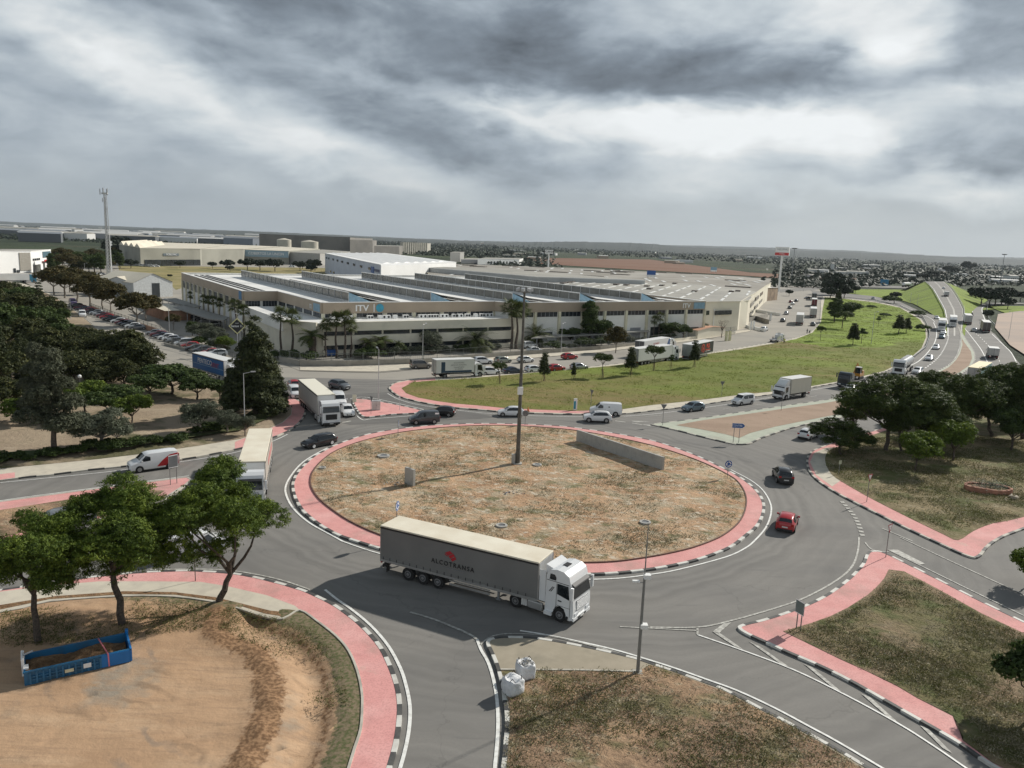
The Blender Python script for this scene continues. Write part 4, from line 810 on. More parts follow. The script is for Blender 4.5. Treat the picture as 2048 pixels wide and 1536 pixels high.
# white building
wb, Q = block('white_building', [(650, 506), (762, 529), (912, 524)], 14.4, BLUEG, WHITEB, 'tall white and pale blue warehouse with two rows of small dark windows', rimm=WHITEB)
A_, B_, C_ = G(650, 506, 14.4), G(762, 529, 14.4), G(912, 524, 14.4)
def on_wall(e, A, B, f0, f1, z0, z1, nm, m, out=.35):
 p, q = A.lerp(B, f0) - e.location, A.lerp(B, f1) - e.location; p.z = q.z = 0
 b = MB(); seg_box(b, p, q, z0, z1, out, .3, m); return b.build(nm, e)
for f in (.03, .09, .2, .3, .4, .51, .62, .73, .85): on_wall(wb, A_, B_, f, f + .03, 10.7, 11.9, 'window', GLS)
for f in (.14, .22, .45, .57, .68): on_wall(wb, A_, B_, f, f + .025, 2.2, 3.4, 'window', GLS)
on_wall(wb, A_, B_, .885, .92, 9.6, 12.6, 'sign', BLUES); on_wall(wb, A_, B_, .925, .985, 10.6, 11.8, 'sign', mat('navy_panel', (.05, .06, .12), .5))
on_wall(wb, B_, C_, .0, 1, 0, 14, 'wall_cladding', WHITEB, out=.12)
rn = random.Random(6)
for k in range(7):
 f = .1 + k * .12; p = A_.lerp(B_, .5) + (C_ - B_) * f - wb.location; b = MB(); u = (B_ - A_).normalized(); v_ = (C_ - B_).normalized(); w = (C_ - B_).length * .045; l = (B_ - A_).length * .46
 P4 = [p - u * l - v_ * w, p + u * l - v_ * w, p + u * l + v_ * w, p - u * l + v_ * w]; R1, R2 = p - u * l, p + u * l
 for q in P4: q.z = 14.4
 R1.z = R2.z = 15.0; b.add(P4 + [R1, R2], [(0, 1, 5, 4), (2, 3, 4, 5), (1, 2, 5), (3, 0, 4)], WHITEB); b.build('roof_light', wb)
# north-west sheds
S1, Q = block('warehouse', [(238, 489), (280, 496), (400, 497.5), (455, 489), (300, 484)], 13, mat('khaki_wall', (.28, .275, .23), .75, scale=.06, var=.12), mat('cream_roof', (.62, .57, .46), .7, scale=.05, var=.1), 'khaki warehouse with zigzag roof end and open dark loading bays')
a_, c_ = G(280, 496, 13), G(400, 497.5, 13)
for k in range(7): on_wall(S1, a_, c_, .06 + k * .135, .06 + k * .135 + .125, 0, 4.6, 'loading_bay', GLS)
on_wall(S1, a_, c_, .36, .62, 7.5, 9.3, 'sign', mat('slate_sign', (.12, .15, .17), .6))
p = a_.lerp(c_, .49) - S1.location; t_ = (c_ - a_).normalized(); text('MOBLE FAC', 1.9, WLET, S1, (p.x + t_.y * .6, p.y - t_.x * .6, 8.4), (R(90), 0, math.atan2(t_.y, t_.x)), 'sign')
a_, c_ = G(238, 489, 13), G(280, 496, 13)
for k in range(4):
 p, q, r_ = [a_.lerp(c_, f) - S1.location for f in (k / 4, (k + 1) / 4, (k + .5) / 4)]; bk = (G(300, 484, 13) - G(238, 489, 13)) * .8; b = MB()
 p.z = q.z = 13; r_.z = 16; b.add([p, q, r_, p + bk, q + bk, r_ + bk], [(0, 1, 2), (0, 2, 5, 3), (1, 4, 5, 2)], mat('cream_roof', (1, 1, 1))); b.build('roof_tooth', S1)
S2, Q = block('warehouse', [(400, 498), (486, 498), (560, 493), (455, 489)], 12.6, mat('khaki_wall', (1, 1, 1)), mat('cream_roof', (1, 1, 1)), 'khaki warehouse bay with cream roof between the loading bays and the blue sign')
S3, Q = block('warehouse', [(487, 499), (577, 502), (640, 498), (552, 492.5)], 12, mat('khaki_wall', (1, 1, 1)), mat('cream_roof', (1, 1, 1)), 'warehouse with pale blue fascia lettered COBERTOS LA UNION')
a_, c_ = G(487, 499, 12), G(577, 502, 12); on_wall(S3, a_, c_, .02, 1, 6, 11.6, 'fascia', mat('sky_blue_fascia', (.26, .37, .43), .6)); t_ = (c_ - a_).normalized(); p = a_.lerp(c_, .5) - S3.location
text('COBERTOS LA UNION', 3.3, WLET, S3, (p.x + t_.y * .7, p.y - t_.x * .7, 8.9), (R(90), 0, math.atan2(t_.y, t_.x)), 'sign', sx=.92, bold=.03)
S4, Q = block('warehouse', [(578, 504), (640, 507), (700, 503), (645, 499)], 11, mat('grey_wall', (.34, .335, .31), .7), ROOFG, 'plain grey shed right of the pale blue fascia')
# the tall brown works and its silos
bw, Q = block('grain_works', [(519, 505), (600, 507), (700, 511), (745, 500), (560, 496)], 26.6, BROWNF, mat('pale_ridge', (.5, .48, .42), .7), 'huge brown-grey factory hall with a long straight roofline', ground=True, rimm=mat('dark_eave', (.06, .055, .05), .7), group='distant works')
for i, (x0, x1, y1, z) in enumerate(((560, 577, 509, 20), (609, 630, 513, 19))):
 p, q = G(x0, y1), G(x1, y1); b = MB(); r_ = (q - p).length / 2; c0 = p.lerp(q, .5); b.tube((0, 0, 0), (0, 0, z), r_, r_, mat('silo_sheet', (.55, .51, .42), .6, scale=.1), 20); b.tube((0, 0, z), (0, 0, z + 2), r_, .5, mat('silo_sheet', (1, 1, 1)), 20)
 so1 = b.build('silo', None, (c0.x, c0.y, 0), label=('cream cylindrical silo at the left of the brown works', 'cream cylindrical silo with bright edge in front of the middle of the brown works')[i], cat='silo', group='distant works')
for i, (x0, x1, y1, y0, nm, lb, wm) in enumerate((
 (700, 745, 512, 480, 'works_tower', 'grey stepped process tower at the right end of the brown works', BROWNF), (742, 798, 511, 492, 'conveyor_hall', 'low dark-roofed hall between the brown works and the ribbed silos', BROWNF),
 (802, 853, 508, 486, 'silo_block', 'ribbed grey-cream silo block standing alone before the far plain', mat('silo_rib', (.42, .40, .34), .7, scale=.2)),
 (900, 920, 524, 505, 'water_tower', 'small square grey tower behind the white building', mat('grey_wall', (1, 1, 1))), (955, 1038, 529, 518, 'farm_hall', 'long low whitewashed hall beyond the wide roofs', WHITEB),
 (922, 960, 527, 519, 'farm_hall', 'dark blue-roofed open shed left of the long whitewashed hall', GREYM))):
 D = G((x0 + x1) / 2, y1).y; z = HT((x0 + x1) / 2, y1, 0, y0); e, Q = block(nm, [(x0, y1), (x1, y1 + .3 * (x1 - x0) / 40), (x1 + 8, y1 - 3)], z, wm, ROOFG, lb, 'distant works', ground=True)
 if nm == 'silo_block':
  p0, p1 = G(x0, y1), G(x1, y1 + .38)
  for k in range(12): c0 = p0.lerp(p1, (k + .5) / 12) - e.location; b = MB(); r_ = (p1 - p0).length / 24; b.tube((c0.x, c0.y, 0), (c0.x, c0.y, z + 1), r_, r_, wm, 10); b.build('silo_rib', e)
 if nm == 'farm_hall' and x0 == 955:
  p0, p1 = G(x0, y1), G(x1, y1 + .6)
  for k in range(9): on_wall(e, p0, p1, .3 + k * .075, .33 + k * .075, .5, z * .6, 'window', GLS)
# left white showroom
lw, Q = block('showroom', [(-70, 549), (64, 545), (104, 538), (-30, 541)], 12, WHITEB, ROOFG, 'bright white showroom with red entrance canopy beside the avenue', ground=True, group='buildings along the avenue')
a_, c_, d_ = G(-70, 549), G(64, 545), G(104, 538)
on_wall(lw, a_, c_, .81, .985, 1.2, 11, 'wall_panel', mat('beige_grey_panel', (.30, .28, .24), .7)); on_wall(lw, a_, c_, .71, .74, .2, 2.6, 'door', GLS); on_wall(lw, a_, c_, .76, .775, .2, 1.6, 'door', GLS); on_wall(lw, a_, c_, .785, .80, .2, 1.6, 'door', GLS)
for k in range(4): on_wall(lw, c_, d_, .07 + k * .09, .12 + k * .09, 6.4, 7.6, 'window', GLS)
on_wall(lw, c_, d_, .08, .4, 0, 4, 'window', GLS2); on_wall(lw, c_, d_, .55, .95, 7.5, 11, 'window', mat('blue_glass', (.12, .2, .24), .2)); on_wall(lw, c_, d_, .5, 1.0, 5.2, 6.4, 'canopy', REDS, out=1.6); on_wall(lw, c_, d_, .55, .62, 0, 4.6, 'door', GLS2); on_wall(lw, c_, d_, .75, .87, 0, 4.6, 'door', GLS2)
e, Q = block('house', [(-90, 512), (46, 508), (60, 502)], 9, CREAM, mat('cream_roof', (1, 1, 1)), 'ochre house with dark openings behind the white showroom', group='buildings along the avenue')
a_, c_ = G(-90, 512, 9), G(46, 508, 9)
for k in range(8): on_wall(e, a_, c_, .62 + k * .045, .64 + k * .045, 1, 5.5, 'window', GLS)
def gable(name, p0, p1, depth, eave, ridge, wall, roof, label, n=1, group='sheds and canopies', door=None):
 P, Q_ = G(*p0), G(*p1); t = (Q_ - P); W = t.length; rz = math.atan2(t.y, t.x)
 e = empty(name, P, rz, label, 'building', group); w = W / n
 for k in range(n):
  b = MB(); x0, x1 = k * w, (k + 1) * w - .02; xm = (x0 + x1) / 2
  b.add([(x0, 0, 0), (x1, 0, 0), (x1, 0, eave), (xm, 0, ridge), (x0, 0, eave), (x0, depth, 0), (x1, depth, 0), (x1, depth, eave), (xm, depth, ridge), (x0, depth, eave)],
     [(0, 1, 2, 3, 4), (9, 8, 7, 6, 5), (1, 6, 7, 2), (5, 0, 4, 9)], wall); b.build('wall', e)
  b = MB(); o_ = .3; b.add([(x0 - o_, -o_, eave), (xm, -o_, ridge + .1), (x1 + o_, -o_, eave), (x0 - o_, depth, eave), (xm, depth, ridge + .1), (x1 + o_, depth, eave)], [(0, 1, 4, 3), (1, 2, 5, 4)], roof)
  b.build('roof', e)
 if door: b = MB(); b.box(door[0] * W, door[1] * W, -.06, 0, 0, eave * .95, GLS); b.build('door', e)
 return e
gable('shed', (206, 592), (266, 594), 24, 5.5, 7.6, mat('pale_shed_wall', (.52, .54, .54), .6), mat('cream_roof', (1, 1, 1)), 'cream-roofed gabled shed with grey end wall below the telecom tower')
gable('shed', (268, 596), (346, 593), 26, 5.8, 9.2, mat('pale_shed_wall', (1, 1, 1)), mat('cream_roof', (1, 1, 1)), 'wider gabled shed with a dark open doorway', door=(.46, .66))
gable('shed', (1388, 674), (1416, 670), 7, 3.2, 4.2, mat('green_door_wall', (.05, .15, .11), .6), WHITEB, 'small green and white gatehouse behind the black trailer')
gable('shed', (1405, 662), (1466, 656), 9, 5.4, 6.0, mat('maroon_wall', (.07, .03, .028), .6), ROOFG, 'dark maroon canopy building with white lettering beside the gatehouse')
gable('shed', (1395, 678), (1450, 671), 6, 2.6, 3.2, CREAM, mat('terracotta', (.42, .22, .13), .8), 'low porch with terracotta roof right of the gatehouse')
gable('shed', (290, 628), (332, 642), 7, 3.0, 3.1, BRICK, mat('cream_roof', (1, 1, 1)), 'low brick store with bright flat cream roof behind the parked cars')
gable('shed', (1517, 604), (1554, 600), 20, 7, 7.3, mat('tan_wall', (.30, .22, .15), .8, scale=.3, var=.3), WHITEB, 'tan yard building with white flat roof by the far end of the road')
def carport(px, z, label, m=ROOFG, post=.1):
 P = [G(x, y, z) for x, y in px]; P = P if area(P) > 0 else P[::-1]; o_ = P[0].copy(); o_.z = 0; e = empty('carport', o_, label=label, cat='carport', group='sheds and canopies')
 Q = [(p.x - o_.x, p.y - o_.y) for p in P]; b = MB(); b.prism(Q, z - .3, z, m, m, True); b.build('roof', e)
 n = len(Q)
 for i in range(n):
  a, c = Vector(Q[i]), Vector(Q[(i + 1) % n]); k = max(1, int((c - a).length / 6))
  for j in range(k):
   p = a.lerp(c, (j + .15) / k); cc = sum((Vector(q) for q in Q), Vector((0, 0))) / n; p = p.lerp(cc, .04); b = MB(); b.box(p.x - post, p.x + post, p.y - post, p.y + post, 0, z - .3, GREYM); b.build('post', e)
carport([(322, 598), (352, 596), (402, 612), (385, 615)], 3.2, 'flat grey carport roof left of the palms, the farther one', mat('grey_canopy', (.27, .265, .24), .7))
carport([(345, 614), (370, 610), (458, 634), (448, 640), (415, 637)], 3.2, 'long grey carport roof in front of the palms, the nearer one', mat('grey_canopy', (1, 1, 1)))
carport([(1062, 676), (1080, 671), (1212, 661), (1296, 658), (1300, 662), (1215, 667)], 2.8, 'long dark carport along the ITV front, right of the fan palms', mat('grey_canopy', (1, 1, 1)))
# walls and fences
def wallrun(name, px, z, w, m, label, fence=None, group='boundary walls', cat='wall', sm=False, nz0=0.0):
 P = [G(x, y) for x, y in px]; o_ = P[0].copy(); e = empty(name, o_, label=label, cat=cat, group=group); b = MB()
 for i in range(len(P) - 1): seg_box(b, P[i] - o_, P[i + 1] - o_, nz0, z, w / 2, w, m)
 b.build('wall' if z > nz0 else 'rail', e)
 if fence:
  h, step, fm = fence; b = MB(); f2 = MB()
  for i in range(len(P) - 1):
   p, q = P[i] - o_, P[i + 1] - o_; n = max(1, int((q - p).length / step))
   for zz in (z + .1, z + h): seg_box(f2, p, q, zz - .03, zz + .03, .03, .06, fm)
   for k in range(n): c = p.lerp(q, k / n); b.box(c.x - .045, c.x + .045, c.y - .045, c.y + .045, z, z + h + .1, fm)
   k2 = int((q - p).length / .45)
   for k in range(k2): c = p.lerp(q, k / k2); f2.box(c.x - .012, c.x + .012, c.y - .012, c.y + .012, z, z + h, fm)
  b.build('post', e, kind='stuff') if False else b.build('posts', e); f2.build('railing', e)
 return e
FM = mat('fence_metal', (.14, .15, .14), .6, .2)
wallrun('boundary_wall', [(560, 724), (600, 732), (694, 732.5), (819, 728)], 1.15, .3, mat('grey_wall2', (.30, .28, .24), .85, scale=.6, var=.15), 'low grey wall with mesh fence around the ITV corner by the palms', (1.5, 3, FM))
wallrun('boundary_wall', [(820, 728), (900, 722), (1000, 713), (1100, 706), (1200, 699), (1290, 689)], .9, .3, mat('grey_wall2', (1, 1, 1)), 'low wall with dark railing behind the two rows of cars', (1.7, 3, FM))
wallrun('boundary_wall', [(1290, 689), (1365, 681), (1440, 671), (1470, 668)], .8, .3, CREAM, 'cream wall with railing behind the black trailer', (1.5, 3, FM))
wallrun('garden_wall', [(706, 702), (840, 697), (1000, 686), (1020, 685)], 1.2, .3, mat('white_wall', (.62, .60, .53), .8), 'pale garden wall between the shrubs and the office annex')
wallrun('garden_wall', [(1085, 694), (1180, 687), (1290, 676), (1350, 672)], 1.3, .3, mat('white_wall', (1, 1, 1)), 'pale wall below the long dark carport')
wallrun('yard_wall', [(1485, 646), (1512, 640), (1535, 634)], 1.6, .3, mat('grey_wall2', (1, 1, 1)), 'brown-grey retaining wall beside the loading ramps, nearer one', group='yard walls')
wallrun('yard_wall', [(1462, 650), (1500, 657), (1530, 664)], 1.0, .4, WHITEB, 'white ramp wall left of the white parked car', group='yard walls')
wallrun('yard_wall', [(1470, 638), (1510, 640), (1537, 648)], 1.7, .3, mat('grey_wall2', (1, 1, 1)), 'brown-grey ramp wall in the middle of the yards', group='yard walls')
wallrun('yard_wall', [(1500, 622), (1530, 627), (1560, 632)], 1.2, .3, WHITEB, 'white ramp wall farther along the yards', group='yard walls')
wallrun('fence', [(330, 690), (420, 712), (500, 735), (560, 745)], .5, .3, mat('grey_wall2', (1, 1, 1)), 'mesh fence on a kerb wall behind the near row of parked cars', (1.6, 3, FM))
wallrun('fence', [(180, 618), (230, 638), (280, 655), (330, 672)], 1.2, .3, BRICK, 'brown brick wall with railing behind the far row of parked cars', (.8, 3, FM))
# guard rails
for px, lb in (([(1826, 717), (1851, 697), (1859, 675), (1857, 657), (1846, 636), (1801, 613), (1751, 602), (1664, 594)], 'steel guard rail round the lawn side of the slip road'), ([(1990, 652), (1978, 640), (1973, 625), (1975, 614)], 'steel guard rail on the outer bend of the right slip road')):
 e = wallrun('guard_rail', px, .75, .08, LGREY, lb, group='guard rails', cat='guard rail', nz0=.45)
 b = MB(); P = [G(*p) for p in px]
 for i in range(len(P) - 1):
  n = max(1, int((P[i + 1] - P[i]).length / 4))
  for k in range(n): c = P[i].lerp(P[i + 1], k / n) - P[0]; b.box(c.x - .06, c.x + .06, c.y - .06, c.y + .06, 0, .7, GREYM)
 b.build('posts', e)
for S_, lb in ((BL, 'guard rail along the left edge of the bridge ramp'), (BR, 'guard rail along the right edge of the bridge ramp')):
 P = [G(*p) for p in S_[2:]]; e = empty('guard_rail', P[0], label=lb, cat='guard rail', group='guard rails'); b = MB()
 for i in range(len(P) - 1):
  a, c = P[i] - P[0], P[i + 1] - P[0]; t = (c - a).normalized(); s_ = Vector((-t.y, t.x, 0)) * .05; z = Vector((0, 0, .45)); z2 = Vector((0, 0, .85)); b.hexa([a - s_ + z, c - s_ + z, c + s_ + z, a + s_ + z], [a - s_ + z2, c - s_ + z2, c + s_ + z2, a + s_ + z2], LGREY)
 b.build('rail', e)
# ---------------- far plain: sheds, houses, greenhouses, towns
rn = random.Random(21)
FW = [mat('far_white', (.62, .62, .60), .7), mat('far_grey', (.30, .31, .32), .7), mat('far_blue_grey', (.22, .25, .29), .7), mat('far_ochre', (.42, .33, .24), .8), mat('far_dark', (.12, .13, .14), .8)]
FR_ = [ROOFG, mat('far_pale_roof', (.5, .5, .48), .6), mat('far_terra', (.34, .18, .12), .8), mat('far_slate', (.20, .22, .24), .6)]
def far(px, py, w, h, d, name, label, group, wi=0, ri=0, cat='building', wins=False):
 p = G(px, py); rz = rn.uniform(-.5, .5); e = empty(name, p, rz, label, cat, group)
 b = MB(); b.box(-w / 2, w / 2, 0, d, 0, h, FW[wi]); b.build('wall', e)
 b = MB(); b.add([(-w / 2 - .3, -.3, h), (w / 2 + .3, -.3, h), (w / 2 + .3, d, h), (-w / 2 - .3, d, h), (-w / 2 - .3, d / 2, h * 1.2), (w / 2 + .3, d / 2, h * 1.2)], [(0, 1, 5, 4), (2, 3, 4, 5), (0, 4, 3), (1, 2, 5)], FR_[ri]); b.build('roof', e)
 if wins:
  for k in range(4): b = MB(); b.box(-w / 2 + w * (.12 + .22 * k), -w / 2 + w * (.22 + .22 * k), -.2, 0, h * .3, h * .6, GLS); b.build('window', e)
def hz(x): return CY - F * 0 + (452 - 768) + 0 if False else 448.5 + (x / 2048) * 78.6
far_sheds = []
for i in range(46):
 x = rn.uniform(-30, 640); y = hz(x) + rn.choice((9, 11, 14, 17, 21, 26)) + rn.uniform(-1, 2)
 D = G(x, y).y; w = rn.uniform(30, 90) * (1 + D / 2500); far(x, y, w, rn.uniform(8, 13) * (1 + D / 5000), rn.uniform(20, 40), 'far_shed', 'pale long industrial shed on the far plain at the left', 'far industrial sheds', rn.choice((0, 1, 2, 2, 4)), rn.choice((1, 3, 1, 0)))
for x, y, w, h in ((300, 478, 420, 9), (450, 476, 300, 9), (120, 473, 330, 10), (560, 488, 200, 9), (80, 484, 60, 14)): far(x, y, w, h, 40, 'far_hall', {300: 'very long blue-grey logistics hall, the middle one at the left', 450: 'long blue-grey logistics hall nearest the brown works', 120: 'long blue-grey logistics hall behind the telecom tower', 560: 'long pale hall just before the brown works', 80: 'dark navy hall with a pale sign above the white showroom'}[x], 'far industrial sheds', 2 if x != 80 else 4, 3)
for i in range(60):
 x = rn.uniform(-20, 1300); y = hz(x) + rn.uniform(2.5, 6); D = G(x, y).y; hh = rn.uniform(14, 32) if i % 4 == 0 else rn.uniform(8, 16)
 far(x, y, rn.uniform(25, 80), hh, 30, 'far_block', 'small pale block of the distant town on the horizon', 'far town blocks', rn.choice((0, 1, 2, 3, 1)), rn.choice((0, 3)))
for i in range(24):
 x = rn.uniform(900, 2060); y = hz(x) + rn.uniform(9, 36); D = G(x, y).y; s_ = .35 + D / 1500
 far(x, y, rn.uniform(10, 28) * s_, rn.uniform(2.5, 4) * s_, 10 * s_, 'far_farmhouse', 'small white farm building among the dark orchards', 'far farm buildings', rn.choice((0, 1, 1, 3)), rn.choice((1, 0, 3)))
for x, y, w, h in ((1627, 548, 16, 6), (1645, 549, 14, 6), (1685, 551, 18, 5), (1712, 552, 24, 6), (1630, 557, 12, 4), (1995, 560, 18, 5), (2028, 563, 16, 8), (2010, 568, 30, 5), (1665, 545, 4, 14), (1820, 558, 14, 5)):
 far(x, y, w, h, 12, 'farmhouse', 'whitewashed roadside farm building in the middle distance at right', 'roadside farm buildings', 0, rn.choice((1, 0)), wins=w > 10)
for x, y, w in ((1690, 517, 130), (1760, 519, 160), (1300, 504, 80), (1985, 535, 40), (1240, 506, 60), (1830, 522, 120), (1035, 502, 60), (1150, 500, 70)):
 far(x, y, w, 3.5, 30, 'greenhouse', 'thin white greenhouse line among the orchards', 'far greenhouses', 0, 1, 'greenhouse')
# railway / motorway embankment strip with its blue screen and passing tanker
wallrun('blue_screen', [(1760, 571), (1776, 572)], 6, .6, mat('blue_screen_panel', (.03, .20, .35), .5), 'bright blue panel screen on the far roadside', cat='screen', group='far roadside')
sheet('road', GP([(1560, 585), (1700, 574), (1860, 578), (1860, 574), (1700, 569), (1560, 579)]), .05, ASPH)
# ============================================================ vegetation
L_PINE = leafmat('pine_needles', (.02, .04, .008), (.095, .145, .02), (.24, .30, .042), .25)
L_PIND = leafmat('dark_pine_needles', (.02, .035, .010), (.06, .088, .02), (.13, .165, .035), .2)
L_DARK = leafmat('dark_leaves', (.016, .024, .008), (.048, .058, .018), (.11, .11, .03), .2)
L_OLIV = leafmat('olive_leaves', (.045, .055, .035), (.10, .115, .075), (.19, .205, .14), .12)
L_AUT = leafmat('rusty_leaves', (.03, .032, .010), (.075, .065, .02), (.14, .10, .03), .2)
L_LIME = leafmat('lime_leaves', (.035, .06, .01), (.10, .15, .02), (.19, .24, .03), .25)
L_GRN = leafmat('green_leaves', (.02, .035, .010), (.05, .08, .02), (.10, .14, .03), .2)
L_CYP = leafmat('cypress_leaves', (.014, .022, .009), (.042, .055, .019), (.11, .12, .04), .15)
L_PALM = leafmat('palm_leaves', (.025, .04, .012), (.065, .085, .022), (.14, .15, .04), .15)
L_FAR = leafmat('far_foliage', (.016, .026, .016), (.026, .038, .022), (.036, .05, .028), .0)
BARK = mat('bark', (.11, .085, .065), .9, scale=6, col2=(.055, .045, .038), lo=.4, hi=.6, bump=.5, bscale=12)
BARKL = mat('pale_bark', (.26, .23, .19), .9, scale=5, col2=(.15, .13, .11), lo=.4, hi=.6)
def leafmesh(name, pts, dirs, size, asp, m, rs, curl=0.0):
 "one small bent leaf (two triangles) per point; dirs = rough facing"
 n = len(pts); rs = np.random.RandomState(rs)
 t = rs.normal(size=(n, 3)); nrm = dirs + rs.normal(size=(n, 3)) * .55; nrm /= np.linalg.norm(nrm, axis=1)[:, None] + 1e-9
 a = np.cross(nrm, t); a /= np.linalg.norm(a, axis=1)[:, None] + 1e-9; b = np.cross(nrm, a)
 s = size * rs.uniform(.6, 1.35, n)[:, None]
 v = np.empty((n, 4, 3)); v[:, 0] = pts - a * s; v[:, 1] = pts - b * s * asp; v[:, 2] = pts + a * s + nrm * s * .25; v[:, 3] = pts + b * s * asp
 me = bpy.data.meshes.new(name); me.vertices.add(n * 4); me.vertices.foreach_set('co', v.reshape(-1).astype(np.float32))
 me.loops.add(n * 4); me.loops.foreach_set('vertex_index', np.arange(n * 4, dtype=np.int32))
 me.polygons.add(n); me.polygons.foreach_set('loop_start', np.arange(0, n * 4, 4, dtype=np.int32)); me.polygons.foreach_set('loop_total', np.full(n, 4, dtype=np.int32))
 me.update(calc_edges=True); me.materials.append(m); me.validate(); return me
def crown_pts(blobs, n, rs, shell=.55, flat=.8, clump=0, cr=.35, down=.25):
 rs = np.random.RandomState(rs); w = np.array([b[3] ** 2 for b in blobs]); w /= w.sum(); P = []; D = []
 if clump:
  # twig ends first, then a tuft of leaves round each
  k = max(8, n // clump); idx = rs.choice(len(blobs), k, p=w); d = rs.normal(size=(k, 3)); d /= np.linalg.norm(d, axis=1)[:, None]
  keep = d[:, 2] > -down - rs.uniform(0, .5, k); idx = idx[keep]; d = d[keep]; k = len(d)
  B = np.array([b[:4] for b in blobs])[idx]; r = B[:, 3] * (shell + (1 - shell) * rs.uniform(0, 1, k) ** .5)
  c = B[:, :3] + d * r[:, None] * np.array([1, 1, flat]); m = max(1, n // k); c = np.repeat(c, m, 0); dd = np.repeat(d, m, 0)
  o = rs.normal(size=c.shape); o /= np.linalg.norm(o, axis=1)[:, None]; o[:, 2] = np.abs(o[:, 2]) * .9 - .15
  s = np.repeat(rs.uniform(.6, 1.3, k), m)[:, None]; return c + o * cr * s * rs.uniform(.3, 1, (len(c), 1)), o + dd * .4
 idx = rs.choice(len(blobs), n, p=w); d = rs.normal(size=(n, 3)); d /= np.linalg.norm(d, axis=1)[:, None]
 B = np.array([b[:4] for b in blobs])[idx]; r = B[:, 3] * (shell + (1 - shell) * rs.uniform(0, 1, n) ** .5)
 return B[:, :3] + d * r[:, None] * np.array([1, 1, flat]), d
def limb(mb, p, q, r0, r1, m, rnd, k=4, wob=.12):
 p = Vector(p); q = Vector(q); prev = p; L_ = (q - p).length
 for i in range(1, k + 1):
  t = i / k; c = p.lerp(q, t) + Vector((rnd.uniform(-1, 1), rnd.uniform(-1, 1), rnd.uniform(-.4, .4))) * wob * L_ * (1 if i < k else 0) * .5
  mb.tube(prev, c, r0 + (r1 - r0) * (i - 1) / k, r0 + (r1 - r0) * t, m, 7, i == k); prev = c
 return prev
def proto_tree(name, h, blobs, n, size, asp, lm, bark, tr=.2, fork=None, clump=0, cr=.35, shell=.5, flat=.8, seed=1, lean=(0, 0), trunk_to=None, nl=7):
 "returns (trunk mesh, crown mesh)"
 rnd = random.Random(seed); b = MB(); b.fixn = False; fz = fork or h * .45; top = Vector((lean[0], lean[1], fz))
 limb(b, (0, 0, -.15), top, tr, tr * .7, bark, rnd, 4, .06)
 bl = sorted(blobs, key=lambda q: -q[3])[:nl]
 for q in bl: limb(b, top, (q[0], q[1], q[2] - q[3] * .1), tr * .5, tr * .12, bark, rnd, 4, .16)
 P, D = crown_pts(blobs, n, seed, shell, flat, clump, cr)
 cm = leafmesh(name + '_crown', P, D, size, asp, lm, seed)
 for m_ in b.mats: pass
 me = bpy.data.meshes.new(name + '_trunk'); me.from_pydata(b.v, [], b.f); me.materials.append(bark)
 return me, cm
def rblobs(seed, n, rx, rz, z0, r0, r1, top=None):
 rnd = random.Random(seed); out = []
 for i in range(n):
  a = rnd.uniform(0, 6.283); q = math.sqrt(rnd.uniform(0, 1)) * rx; z = z0 + rnd.uniform(-1, 1) * rz * (1 - (q / rx) ** 2 * .6)
  out.append((q * math.cos(a), q * math.sin(a), z, rnd.uniform(r0, r1)))
 return out
TP = {}
TP['pineA'] = proto_tree('pine', 10.4, rblobs(1, 30, 2.6, 3.6, 6.2, .8, 1.35), 84000, .092, .28, L_PINE, BARK, .22, 3.6, nl=5, clump=26, cr=.34, shell=.35, seed=11)
TP['pineB'] = proto_tree('pine', 10.4, rblobs(2, 36, 2.9, 3.5, 6.3, .85, 1.4), 98000, .092, .28, L_PINE, BARK, .24, 3.6, nl=5, clump=26, cr=.34, shell=.35, seed=12, lean=(.6, .2))
TP['pineC'] = proto_tree('pine', 10.4, rblobs(3, 38, 3.5, 3.1, 6.7, .85, 1.45), 98000, .092, .28, L_PINE, BARK, .24, 2.2, nl=6, clump=26, cr=.34, shell=.35, seed=13, lean=(.9, 0))
TP['pineD'] = proto_tree('pine', 9, rblobs(4, 26, 3.3, 2.5, 5.5, .95, 1.6), 36000, .14, .3, L_PIND, BARK, .2, 2.4, clump=18, cr=.42, shell=.35, seed=14, lean=(.4, .3))
TP['pineE'] = proto_tree('pine', 9, rblobs(5, 22, 3.0, 2.3, 5.0, .95, 1.5), 30000, .14, .3, L_PIND, BARK, .18, 2.2, clump=18, cr=.42, shell=.35, seed=15, lean=(-.5, .2))
TP['ypine'] = proto_tree('young_pine', 5, rblobs(6, 9, .9, .55, 3.6, .55, .85), 5200, .12, .3, L_PIND, BARK, .07, 2.4, clump=12, cr=.25, seed=16)
TP['slim'] = proto_tree('slim_tree', 5, [(.05 * math.sin(i * 2), .05 * math.cos(i), 1.6 + i * .42, .78 - i * .07) for i in range(8)], 4200, .12, .4, L_CYP, BARK, .06, 1.6, clump=8, cr=.28, seed=17, nl=3)
TP['sap'] = proto_tree('sapling', 3.5, rblobs(8, 5, .4, .5, 2.3, .3, .5), 1200, .10, .45, L_GRN, BARK, .04, 1.6, clump=8, cr=.2, seed=18)
TP['darkA'] = proto_tree('dark_tree', 8, rblobs(21, 18, 3.2, 1.9, 5.0, 1.3, 2.0), 17000, .19, .55, L_DARK, BARK, .24, 2.0, clump=10, cr=.5, shell=.5, seed=21)
TP['darkB'] = proto_tree('dark_tree', 8, rblobs(22, 14, 3.6, 1.5, 4.3, 1.2, 1.9), 15000, .19, .55, L_DARK, BARK, .22, 1.8, clump=10, cr=.5, shell=.5, seed=22)
